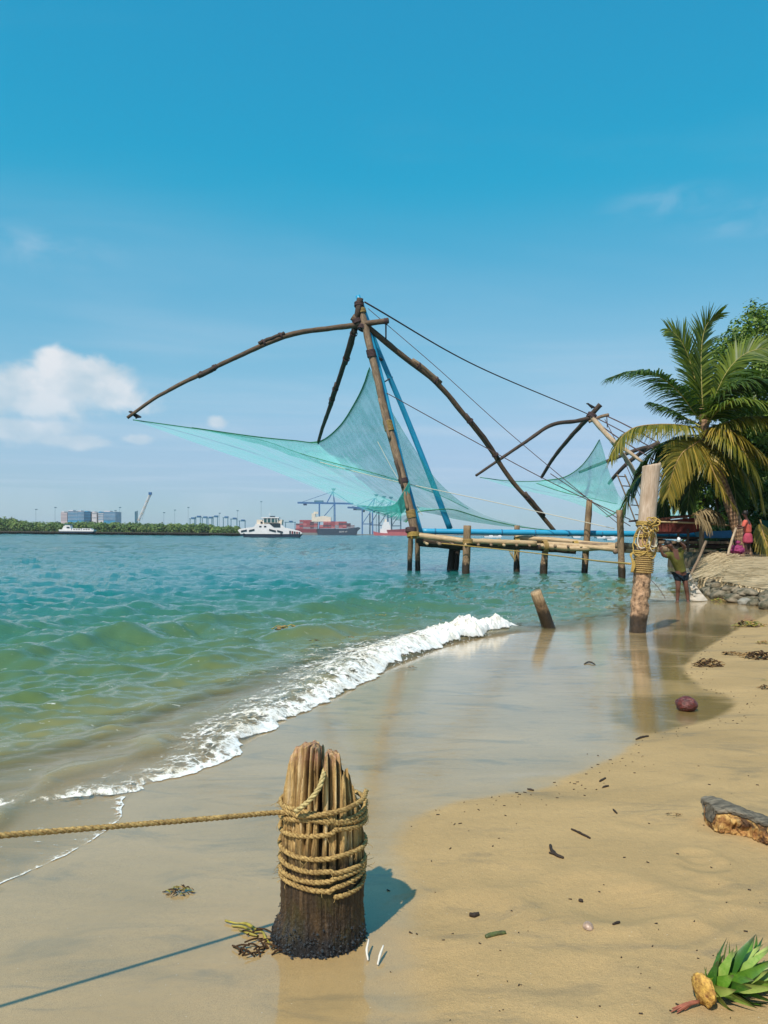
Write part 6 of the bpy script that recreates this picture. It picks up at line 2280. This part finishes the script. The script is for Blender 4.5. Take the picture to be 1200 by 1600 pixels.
# ------------------------------------------------------------------ across the water
def quay(name, pix_top, Yf, dep, mat, label):
    o = prism_px(pix_top, Yf, dep, name, mat)
    return tag(o, label, None, None, 'structure')


FARLAND = simple('far_land', (0.07, 0.085, 0.05), 0.9, 0.2, 0.4, 0.02)
QUAY = simple('quay_concrete', (0.22, 0.22, 0.20), 0.9, 0.2, 0.3, 0.05)
quay('mangrove_shore', [(-420, 825.6), (372, 832.8), (378, 834.4), (-420, 828)], 452, 300, simple('mud_shore', (0.05, 0.045, 0.03), 0.9), 'low muddy shore under the far mangroves')
quay('container_quay', [(330, 832.4), (660, 835.5), (660, 837.3), (330, 834)], 1290, 400, QUAY, 'grey quay edge behind the far ships')
quay('far_coast', [(600, 834.6), (1500, 842.2), (1500, 843.2), (600, 836)], 2600, 500, FARLAND, 'thin far coast line beyond the pier')

# mangrove: one mass of foliage
mg, n, p, out = new_mat('mangrove_leaf')
v = n.coord('Object')
f = n.noise(n.mapping(v, (1, .4, 1)), 0.16, 4.0, 0.6)
g = n.node('ShaderNodeNewGeometry')
n.put(p.inputs['Base Color'], n.ramp(n.math('ADD', n.math('MULTIPLY', f, 0.7), n.math('MULTIPLY', g.outputs['Random Per Island'], 0.3)), ((0.30, (0.020, 0.052, 0.008)), (0.52, (0.065, 0.130, 0.018)), (0.72, (0.16, 0.20, 0.035)))))
p.inputs['Roughness'].default_value = 0.7
r_ = np.random.default_rng(31)
VV = []
for k in range(420):
    px = r_.uniform(-180, 372)
    dpt = r_.uniform(456, 520)
    b = at(px, 830, dpt)
    hgt = (6.6 + 2.6 * float(vnoise(np.array(px * 0.02 + 4), np.array(0.3)))) * r_.uniform(0.68, 0.95)
    if px < 110:
        hgt *= 1.0 + 0.30 * float(smooth(110, 10, px))
    if px > 330:
        hgt *= 0.80
    rad_ = r_.uniform(2.6, 4.6)
    N = 240
    d = r_.normal(size=(N, 3))
    d /= np.linalg.norm(d, axis=1)[:, None]
    d *= (0.65 + 0.4 * r_.random((N, 1)))
    P = np.array([b.x, b.y, hgt * 0.52]) + d * np.array([rad_, rad_, hgt * 0.52])
    P[:, 2] = np.maximum(P[:, 2], 0.2)
    nn = d + r_.normal(size=(N, 3)) * 0.5 + np.array([0, -.2, .5])
    nn /= np.linalg.norm(nn, axis=1)[:, None]
    t = np.cross(nn, r_.normal(size=(N, 3)))
    t /= np.linalg.norm(t, axis=1)[:, None]
    bb = np.cross(nn, t)
    s = r_.uniform(0.35, 0.8, (N, 1))
    VV.append(np.stack([P - t * s, P + bb * s * .7, P + t * s, P - bb * s * .7], 1).reshape(-1, 3))
VV = np.vstack(VV)
FF = np.arange(len(VV)).reshape(-1, 4)
me = bpy.data.meshes.new('mangrove_wood')
me.vertices.add(len(VV))
me.vertices.foreach_set('co', VV.astype('f').ravel())
me.loops.add(FF.size)
me.loops.foreach_set('vertex_index', FF.astype('i').ravel())
me.polygons.add(len(FF))
me.polygons.foreach_set('loop_start', np.arange(0, FF.size, 4, dtype='i'))
me.materials.append(mg)
me.update(calc_edges=True)
tag(link('mangrove_wood', me), 'green band of mangrove trees along the far shore', None, None, 'stuff')

WHITE = simple('white_hull', (0.72, 0.68, 0.66), 0.5, 0.4, 0.12, 0.6)
CREAM = simple('cream_paint', (0.68, 0.58, 0.46), 0.6, 0.4, 0.15, 0.3)
HULL = simple('navy_hull', (0.012, 0.030, 0.055), 0.5, 0.4, 0.3, 0.2)
GLASSD = simple('dark_window', (0.02, 0.035, 0.045), 0.2, 0.6, 0.3, 0.5)
DGREEN = simple('green_glass', (0.03, 0.10, 0.10), 0.3, 0.6, 0.3, 0.5)
MAROON = simple('maroon_paint', (0.20, 0.02, 0.03), 0.6, 0.4, 0.3, 0.3)

# car ferry
Yf = 300.0
ferry = thing('car_ferry', 'white double ended car ferry crossing in front of the quay', 'ferry', tuple(at(422, 840, Yf)))
prism_px([(376, 834.2), (470, 834.6), (465, 840.6), (382, 840.4)], Yf, 7.5, 'hull', HULL, ferry)
prism_px([(371.5, 829), (374, 826.5), (386, 824.6), (396, 823.4), (400, 819), (439, 819.2), (445, 824.4), (458, 827), (468, 829.8), (472, 832.5), (470, 834.6), (376, 834.2)], Yf - 0.2, 0.4, 'side', WHITE, ferry)
prism_px([(371.5, 829), (374, 826.5), (386, 824.6), (396, 823.4), (400, 819), (439, 819.2), (445, 824.4), (458, 827), (468, 829.8), (472, 832.5), (470, 834.6), (376, 834.2)], Yf + 7.0, 0.4, 'side', WHITE, ferry)
prism_px([(399, 818.9), (439, 819.1), (439, 820.2), (399, 820.2)], Yf, 7.2, 'upper_deck', WHITE, ferry)
for a, b, c, d_ in ((376.5, 830, 385.5, 828.4), (389, 829.2, 397.5, 827.4), (420.5, 827.4, 431, 830), (433, 829.2, 442, 831.6)):
    prism_px([(a, b - 1.1), (c, d_ - 1.1), (c, d_ + 1.8), (a, b + 1.8)], Yf - 0.35, 0.12, 'side_opening', GLASSD, ferry)
for a in (405, 412.5):
    prism_px([(a, 821.6), (a + 3.4, 821.6), (a + 3.4, 823.6), (a, 823.6)], Yf - 0.35, 0.12, 'window', GLASSD, ferry)
prism_px([(401, 812), (441, 812), (440, 819), (401, 819)], Yf + 1.2, 4.6, 'cabin', CREAM, ferry)
prism_px([(420, 817.4), (438, 817.6), (438, 824), (428, 824)], Yf - 0.33, 0.08, 'deck_shade', GLASSD, ferry)
prism_px([(411, 809.6), (434, 809.6), (433, 816.6), (412, 816.6)], Yf + 0.8, 4.4, 'wheelhouse', DGREEN, ferry)
prism_px([(408, 808.2), (436, 808.2), (436, 809.6), (408, 809.6)], Yf + 0.5, 5.0, 'wheelhouse_roof', WHITE, ferry)
for x in (411.5, 417, 423, 429, 433):
    prism_px([(x, 809.6), (x + .9, 809.6), (x + .9, 816.6), (x, 816.6)], Yf + 0.66, 0.12, 'mullion', WHITE, ferry)
prism_px([(407, 815), (410, 815), (410, 818), (407, 818)], Yf + 0.9, 0.6, 'vent', GLASSD, ferry)
prism_px([(422, 806.2), (429.5, 806.2), (429.5, 807.8), (422, 807.8)], Yf + 2.0, 1.0, 'sign_board', HULL, ferry)
MB().tube([at(421.5, 808, Yf + 3), at(421.5, 801, Yf + 3)], 0.06, 5).build('mast', WHITE, ferry)
MB().tube([at(419.5, 803.5, Yf + 3), at(424, 803.5, Yf + 3)], 0.05, 5).build('crossarm', WHITE, ferry)
for k in range(5):
    prism_px([(452 + k * 3.6, 829.4 + k * .5), (454.4 + k * 3.6, 829.4 + k * .5), (454.4 + k * 3.6, 834), (452 + k * 3.6, 834)], Yf - 0.36, 0.2, 'ramp_rib', MAROON if k % 2 else GLASSD, ferry)
for x in (380, 438):
    prism_px([(x, 833.2), (x + 2, 833.2), (x + 2, 835), (x, 835)], Yf - 0.4, 0.3, 'fender', GLASSD, ferry)

# passenger boat
Yb = 392.0
pboat = thing('passenger_boat', 'small white passenger boat low in front of the mangroves', 'boat', tuple(at(118, 831, Yb)))
prism_px([(92, 829), (146, 829.8), (143.5, 833), (92.5, 832.4)], Yb, 4.0, 'hull', HULL, pboat)
prism_px([(91.5, 827.5), (98, 827), (112, 828.2), (140, 828.6), (147, 827.6), (145.5, 830.4), (92, 830)], Yb - .1, 4.2, 'gunwale', WHITE, pboat)
prism_px([(97, 827.4), (99, 822.5), (103, 820), (109, 820.4), (111, 828)], Yb + .4, 3.0, 'wheelhouse', WHITE, pboat)
prism_px([(100, 818.6), (110, 819.2), (110.4, 820.6), (100, 820)], Yb + .3, 3.2, 'canopy', DGREEN, pboat)
prism_px([(104, 823), (108.6, 823.2), (108.6, 825.4), (104, 825.2)], Yb + .25, .1, 'window', GLASSD, pboat)
for k, (a, b) in enumerate(((112.6, 126), (128, 142))):
    prism_px([(a, 825.4), (b, 825.8), (b + (1.4 if k else 0), 829.2), (a, 829)], Yb + .3, 3.2, 'cabin', WHITE, pboat)
    for j in range(3):
        x = a + 2 + j * 3.8
        prism_px([(x, 826.4), (x + 2.4, 826.4), (x + 2.4, 827.6), (x, 827.6)], Yb + .2, .06, 'window', GLASSD, pboat)
MB().tube([at(105, 820, Yb + 1), at(105, 815.5, Yb + 1)], 0.06, 5).build('mast', WHITE, pboat)

# container ships
Ys = 1200.0
BOXC = [simple('container_red', (0.34, 0.055, 0.065), 0.7, 0.3, 0.3, 0.1), simple('container_pink', (0.46, 0.13, 0.13), 0.7, 0.3, 0.2, 0.1), simple('container_dark', (0.10, 0.04, 0.055), 0.7, 0.3, 0.3, 0.1),
        simple('container_grey', (0.26, 0.22, 0.24), 0.7, 0.3, 0.2, 0.1)]
ship = thing('container_ship', 'dark blue container ship stacked with red containers below the cranes', 'ship', tuple(at(528, 837, Ys)))
prism_px([(496, 826), (540, 826.4), (560, 823.6), (563, 825), (558, 830), (556.5, 837.2), (496.5, 836.8)], Ys, 22, 'hull', HULL, ship)
prism_px([(487, 802), (492, 802), (493, 808), (506, 806), (517, 808), (517, 815), (487, 815)], Ys + 6, 14, 'bridge', CREAM, ship)
prism_px([(490, 799.5), (497, 799.5), (497, 803), (490, 803)], Ys + 8, 8, 'funnel', CREAM, ship)
cr = random.Random(14)
cmesh = {}
for i in range(9):
    for j in range(4):
        if (i in (0, 8) and j > 1) or (i == 7 and j > 2):
            continue
        x0 = 499 + i * 6.1
        y0 = 825.6 - j * 2.75
        k = cr.choices((0, 1, 2, 3), (4, 5, 3, 1))[0] if i < 7 else cr.choice((2, 3))
        prism_px([(x0, y0 - 2.55), (x0 + 5.8, y0 - 2.5), (x0 + 5.8, y0), (x0, y0)], Ys + 2 + 0.2 * cr.random(), 12, 'container', BOXC[k], ship)
# the worn, unreadable hull lettering
fc = bpy.data.curves.new('hull_lettering', 'FONT')
fc.body = 'SAVT VT'
fc.size = 3.2
fc.space_character = 1.05
fc.materials.append(WHITE)
ft = bpy.data.objects.new('hull_lettering', fc)
COL.objects.link(ft)
bpy.context.view_layer.update()
fm = bpy.data.meshes.new_from_object(ft)
bpy.data.objects.remove(ft)
q = at(530, 832.0, Ys - 0.15)
fm.transform(Matrix.Translation(q) @ Matrix.Rotation(PI / 2, 4, 'X'))
link('hull_lettering', fm, ship)

ship2 = thing('container_ship', 'maroon container barge moored behind the ferry stern', 'ship', tuple(at(480, 834, 1230)))
prism_px([(461, 826), (497, 826.5), (497, 832.5), (464, 832)], 1230, 20, 'hull', MAROON, ship2)
prism_px([(461, 832), (497, 832.4), (497, 834.8), (463, 834.4)], 1229, 22, 'boot_stripe', QUAY, ship2)
for i in range(6):
    for j in range(5 if i else 3):
        x0 = 462.4 + i * 5.6
        y0 = 826 - j * 2.75
        k = cr.choices((0, 1, 2, 3), (5, 4, 3, 1))[0]
        prism_px([(x0, y0 - 2.55), (x0 + 5.4, y0 - 2.5), (x0 + 5.4, y0), (x0, y0)], 1232 + 0.3 * cr.random(), 14, 'container', BOXC[k], ship2)
ship3 = thing('cargo_ship', 'pale red cargo ship with white deckhouse next to the mast', 'ship', tuple(at(606, 838, 1150)))
PINKH = simple('faded_red_hull', (0.44, 0.085, 0.085), 0.6, 0.4, 0.25, 0.1)
prism_px([(583, 830), (592, 832.2), (600, 833), (606, 833), (608, 831), (640, 831.4), (640, 838.2), (588, 838), (584, 836)], 1150, 16, 'hull', PINKH, ship3)
prism_px([(604, 828), (640, 826), (640, 832), (606, 833.4)], 1152, 12, 'deck_cargo', MAROON, ship3)
for a, b, c, d_ in ((594, 826, 611, 833), (597, 820, 610, 826), (599, 815.6, 608, 820)):
    prism_px([(a, b), (c, b), (c, d_), (a, d_)], 1153, 10, 'deckhouse', WHITE, ship3)
prism_px([(601, 811), (604, 811), (604, 816), (601, 816)], 1156, 4, 'funnel', CREAM, ship3)

# gantry cranes on the quay
STEEL = simple('blue_steel', (0.02, 0.12, 0.30), 0.6, 0.4, 0.3, 0.1)
STEEL2 = simple('teal_steel', (0.05, 0.17, 0.24), 0.6, 0.4, 0.3, 0.1)


def bar(a, b, Yd, r, mat, parent, name='strut', n_=4):
    return MB().tube([at(a[0], a[1], Yd), at(b[0], b[1], Yd)], r, n_).build(name, mat, parent, False)


def gantry(x0, boom0, boom1, yb, apex, label, Yd, mat, foot=836.5, legw=14):
    """ship-to-shore crane: legs, portal beam, boom with tip, A-frame and stays, machinery house"""
    o = thing('gantry_crane', label, 'crane', tuple(at(x0, foot, Yd)), 'gantry cranes on the container quay')
    for dY in (0, 18):
        for dx in (0, legw):
            bar((x0 + dx, yb), (x0 + dx * 1.02, foot), Yd + dY, 1.6, mat, o, 'leg')
        bar((x0, (yb + foot) / 2 + 4), (x0 + legw, (yb + foot) / 2 + 4), Yd + dY, 1.1, mat, o, 'portal_beam')
        bar((x0, (yb + foot) / 2 + 4), (x0 + legw, yb + 2), Yd + dY, 0.8, mat, o, 'brace')
    for dY in (5, 13):
        bar((boom0, yb), (boom1, yb + 1.5), Yd + dY, 2.1, mat, o, 'boom')
    bar((x0 + legw * .5, yb), apex, Yd + 9, 1.1, mat, o, 'apex_leg')
    bar((x0 + legw, yb), apex, Yd + 9, 1.1, mat, o, 'apex_leg')
    bar(apex, (boom0 + 4, yb), Yd + 9, 0.5, mat, o, 'stay')
    bar(apex, (boom1 - 4, yb + 1), Yd + 9, 0.5, mat, o, 'stay')
    prism_px([(x0 - 8, yb - 3.6), (x0 + 6, yb - 3.6), (x0 + 6, yb - .6), (x0 - 8, yb - .6)], Yd + 5, 9, 'machinery_house', STEEL2, o)
    prism_px([(boom0 + 9, yb + 1), (boom0 + 14, yb + 1), (boom0 + 14, yb + 4), (boom0 + 9, yb + 4)], Yd + 7, 5, 'trolley_cab', mat, o)
    return o


gantry(499, 465, 552, 785.5, (520, 768), 'largest blue gantry crane with its boom over the dark ship', 1300, STEEL, legw=24)
gantry(566, 543, 606, 793, (586, 778), 'blue gantry crane just right of the dark ship', 1320, STEEL, legw=16)
gantry(578, 556, 618, 796, (600, 781), 'second blue gantry crane in the row toward the mast', 1345, STEEL2, legw=14)
gantry(592, 572, 628, 797, (612, 783), 'third gantry crane, half behind the red ship deckhouse', 1370, STEEL, legw=14)
gantry(612, 596, 652, 799, (630, 786), 'last gantry crane, seen through the net by the mast', 1400, STEEL2, legw=14)


def portal(x0, x1, yt, Yd, label, foot=826):
    o = thing('yard_crane', label, 'crane', tuple(at(x0, foot, Yd)), 'yard cranes behind the mangroves')
    for dY in (0, 9):
        for x in (x0, x1):
            bar((x, yt), (x, foot), Yd + dY, 0.5, STEEL2, o, 'leg')
        bar((x0 - 1.2, yt), (x1 + 1.2, yt), Yd + dY, 0.55, STEEL2, o, 'beam')
    prism_px([((x0 + x1) / 2 - 2, yt - 2.2), ((x0 + x1) / 2 + 3, yt - 2.2), ((x0 + x1) / 2 + 3, yt + .6), ((x0 + x1) / 2 - 2, yt + .6)], Yd + 2, 6, 'trolley', STEEL, o)


for (x0, x1, yt), nm in zip(((297, 304, 810.5), (306, 313, 808), (316, 323, 809), (325, 331, 809.5), (333, 340, 807.6), (349, 356, 809), (361, 370, 811), (374, 383, 814), (405, 413, 818), (446, 461, 816)),
                            ('first', 'second', 'third', 'fourth', 'fifth', 'sixth', 'seventh', 'eighth', 'ninth', 'tenth')):
    portal(x0, x1, yt, 820, nm + ' yard crane portal counted from the left above the mangroves', 829 if x0 < 390 else 833)

# lattice crane on the left
lat = thing('lattice_crane', 'thin red and white lattice crane leaning over the mangroves', 'crane', tuple(at(214, 828, 700)))
bar((212, 799), (212, 828), 700, 0.9, STEEL2, lat, 'tower')
bar((214.5, 798), (214.5, 828), 700, 0.5, STEEL2, lat, 'tower')
A0, A1 = Vector((215, 814)), Vector((234, 771))
for k in range(9):
    a, b = A0.lerp(A1, k / 9), A0.lerp(A1, (k + 1) / 9)
    bar((a.x, a.y), (b.x, b.y), 700, 0.42, WHITE if k % 2 else CREAM, lat, 'jib_section')
    bar((a.x + 2.6, a.y + .6), (b.x + 2.4, b.y + .6), 702, 0.42, WHITE if k % 2 else CREAM, lat, 'jib_section')
    bar((a.x, a.y), (b.x + 2.4, b.y + .6), 701, 0.25, WHITE, lat, 'jib_lacing')
prism_px([(232, 769), (236.5, 769), (236.5, 773), (232, 773)], 699, 2, 'jib_head', STEEL, lat)
bar((234, 772), (222, 812), 701, 0.10, STEEL2, lat, 'hoist_line')


def light_mast(px, yt, Yd, label, yb=828):
    o = thing('light_mast', label, 'lamp post', tuple(at(px, yb, Yd)), 'tall light masts of the container yard')
    bar((px, yt), (px, yb), Yd, 0.11, STEEL2, o, 'pole', 6)
    prism_px([(px - 1.6, yt - .6), (px + 1.6, yt - .6), (px + 1.1, yt + .5), (px - 1.1, yt + .5)], Yd - .8, 1.8, 'lamp_ring', STEEL2, o)


for px, yt, w in ((56, 796, 'left of the office blocks, first'), (86, 793, 'left of the office blocks, second'), (180, 798, 'touching the right office block'), (187, 793, 'just right of the office blocks'), (256, 801, 'first right of the lattice crane'),
                  (273, 797, 'second right of the lattice crane'), (294, 793, 'beside the first yard crane'), (343, 802, 'above the middle yard cranes'), (371, 798, 'left of the ferry'), (408, 784, 'tallest, above the ferry wheelhouse')):
    light_mast(px, yt, 760, 'tall thin light mast ' + w, 829)
for px, yt, w in ((521, 765, 'over the largest gantry crane'), (588, 774, 'left of three above the cranes'), (600, 777, 'middle of three above the cranes'), (611, 778, 'right of three above the cranes')):
    o = thing('light_mast', 'high lamp mast ' + w, 'lamp post', tuple(at(px, 835, 1380)), 'tall light masts of the container yard')
    bar((px, yt), (px, 835), 1380, 0.35, STEEL2, o, 'pole', 6)
    prism_px([(px - 3.5, yt - 2), (px + 3.5, yt - 2), (px + 2, yt + 1.2), (px - 2, yt + 1.2)], 1378, 6, 'lamp_ring', STEEL2, o)

# office blocks behind the mangroves
GL_B = simple('blue_glass', (0.06, 0.28, 0.46), 0.25, 0.6, 0.35, 0.08)
GL_D = simple('deep_blue_glass', (0.02, 0.09, 0.17), 0.25, 0.6, 0.35, 0.08)
PALE = simple('pale_concrete', (0.55, 0.50, 0.50), 0.8, 0.3, 0.15, 0.1)
PINKC = simple('pinkish_concrete', (0.56, 0.44, 0.44), 0.8, 0.3, 0.15, 0.1)


def block(x0, x1, yt, mat, label, floors, band=PALE, Yd=1000, yb=827, vert=0):
    o = thing('office_block', label, 'building', tuple(at((x0 + x1) / 2, yb, Yd)), 'office blocks behind the mangroves')
    prism_px([(x0, yt), (x1, yt), (x1, yb), (x0, yb)], Yd, 22, 'wall', mat, o)
    h = (814 - yt) / floors
    for k in range(floors):
        y = yt + k * h
        prism_px([(x0 - .15, y), (x1 + .15, y), (x1 + .15, y + h * .2), (x0 - .15, y + h * .2)], Yd - .5, 23, 'floor_band', band, o)
    for k in range(vert):
        x = x0 + (x1 - x0) * (k + .5) / vert
        prism_px([(x - .6, yt), (x + .6, yt), (x + .6, yb), (x - .6, yb)], Yd - .8, .5, 'pier', band, o)
    prism_px([(x0 + 1, yt - 1.4), (x0 + (x1 - x0) * .55, yt - 1.4), (x0 + (x1 - x0) * .55, yt), (x0 + 1, yt)], Yd + 4, 10, 'roof_plant', band, o)


block(95, 105, 800.5, PINKC, 'pinkish low office block, leftmost of the row', 6, PALE)
block(106, 121, 798.5, GL_B, 'blue glass office block with white floor bands, tallest of the row', 7)
block(121.3, 131, 799, GL_B, 'blue glass office block joined to the tallest one', 7)
block(131.3, 141.5, 799.6, GL_D, 'dark blue glass office block in the middle of the row', 6, GL_B)
block(143.5, 151, 800.6, PALE, 'pale office block with blue upright strips', 2, PALE, vert=0)
block(153.5, 161.5, 800.6, PALE, 'narrow pale office block beside the rounded blue one', 5, GL_B)
block(162, 180.5, 799.6, GL_B, 'rounded looking blue office block, rightmost of the row', 7)

# far town on the other shore, read as one mass
mb = MB()
rt = random.Random(9)
for k in range(150):
    px = rt.uniform(640, 1010)
    yb_ = 834.6 + (px - 600) * 0.0085
    h = rt.uniform(0.8, 4.6) * (1 if rt.random() < 0.8 else 1.5)
    w = rt.uniform(2, 6)
    P = at(px, yb_ - h / 2, 2650 + rt.uniform(0, 80))
    mb.box(P, (w * 2.2, 20, h * 2.2))
tag(mb.build('far_town', simple('far_town_wall', (0.60, 0.56, 0.54), 0.8, 0.3, 0.4, 0.01), None, False), 'pale line of far town buildings beyond the pier', None, None, 'stuff')
# white barges moored right
for (x0, x1, yy, Yd, lab) in ((932, 968, 840.6, 420, 'longest white barge moored between the pier piles'), (895, 908, 839.8, 600, 'small white launch left of the barges'), (756, 784, 839.6, 600, 'white launch low behind the blue pipe near the mast'), (948, 962, 843.4, 330, 'nearer small white launch under the barge')):
    o = thing('moored_boat', lab, 'boat', tuple(at((x0 + x1) / 2, yy, Yd)), 'white boats moored beyond the pier')
    prism_px([(x0, yy - 1.8), (x1, yy - 1.8), (x1 - 1.5, yy + .6), (x0 + 1.5, yy + .6)], Yd, 6, 'hull', WHITE, o)
    for k in range(int((x1 - x0) / 7)):
        a = x0 + 2 + k * 7
        prism_px([(a, yy - 3.4), (a + 5, yy - 3.4), (a + 5, yy - 1.9), (a, yy - 1.9)], Yd + 1, 4, 'cabin', WHITE if k % 2 else QUAY, o)


# birds
def bird(px, py, Yd, s, label):
    c = at(px, py, Yd)
    o = thing('crow', label, 'bird', tuple(c))
    J = {'t': (c + Vector((.16, 0, .0)) * s, .02 * s), 'b': (c + Vector((.06, 0, .03)) * s, .055 * s), 'c': (c + Vector((-.04, 0, .07)) * s, .062 * s), 'n': (c + Vector((-.10, 0, .125)) * s, .036 * s), 'h': (c + Vector((-.13, 0, .15)) * s, .040 * s), 'k': (c + Vector((-.20, 0, .145)) * s, .010 * s),
         'l': (c + Vector((0, -.02, -.04)) * s, .010 * s), 'm': (c + Vector((0, .02, -.04)) * s, .010 * s)}
    skin_obj('body', J, [('b', 't'), ('b', 'c'), ('c', 'n'), ('n', 'h'), ('h', 'k'), ('b', 'l'), ('b', 'm')], HAIR, o, 2)


bird(212, 652, 31.2, 1.5, 'black bird perched by the left tip of the near net')
bird(924, 637, 61.8, 2.2, 'black crow perched on top of the second net rig')

# ------------------------------------------------------------------ sea air
HZ = True
if HZ:
    mb = MB()
    mb.box((0, 3600, 45.0), (11000, 7600, 100.0))
    hz = bpy.data.materials.new('sea_haze')
    hz.use_nodes = True
    hz.node_tree.nodes.clear()
    hn = NT(hz.node_tree)
    ho = hn.node('ShaderNodeOutputMaterial')
    pv = hn.node('ShaderNodeVolumePrincipled')
    pv.inputs['Color'].default_value = (0.86, 0.93, 1.0, 1)
    pv.inputs['Density'].default_value = 0.00010
    pv.inputs['Anisotropy'].default_value = 0.0
    hn.l.new(pv.outputs[0], ho.inputs['Volume'])
    tag(mb.build('haze', hz, None, False), 'thin pale sea haze over the harbour', None, None, 'stuff')
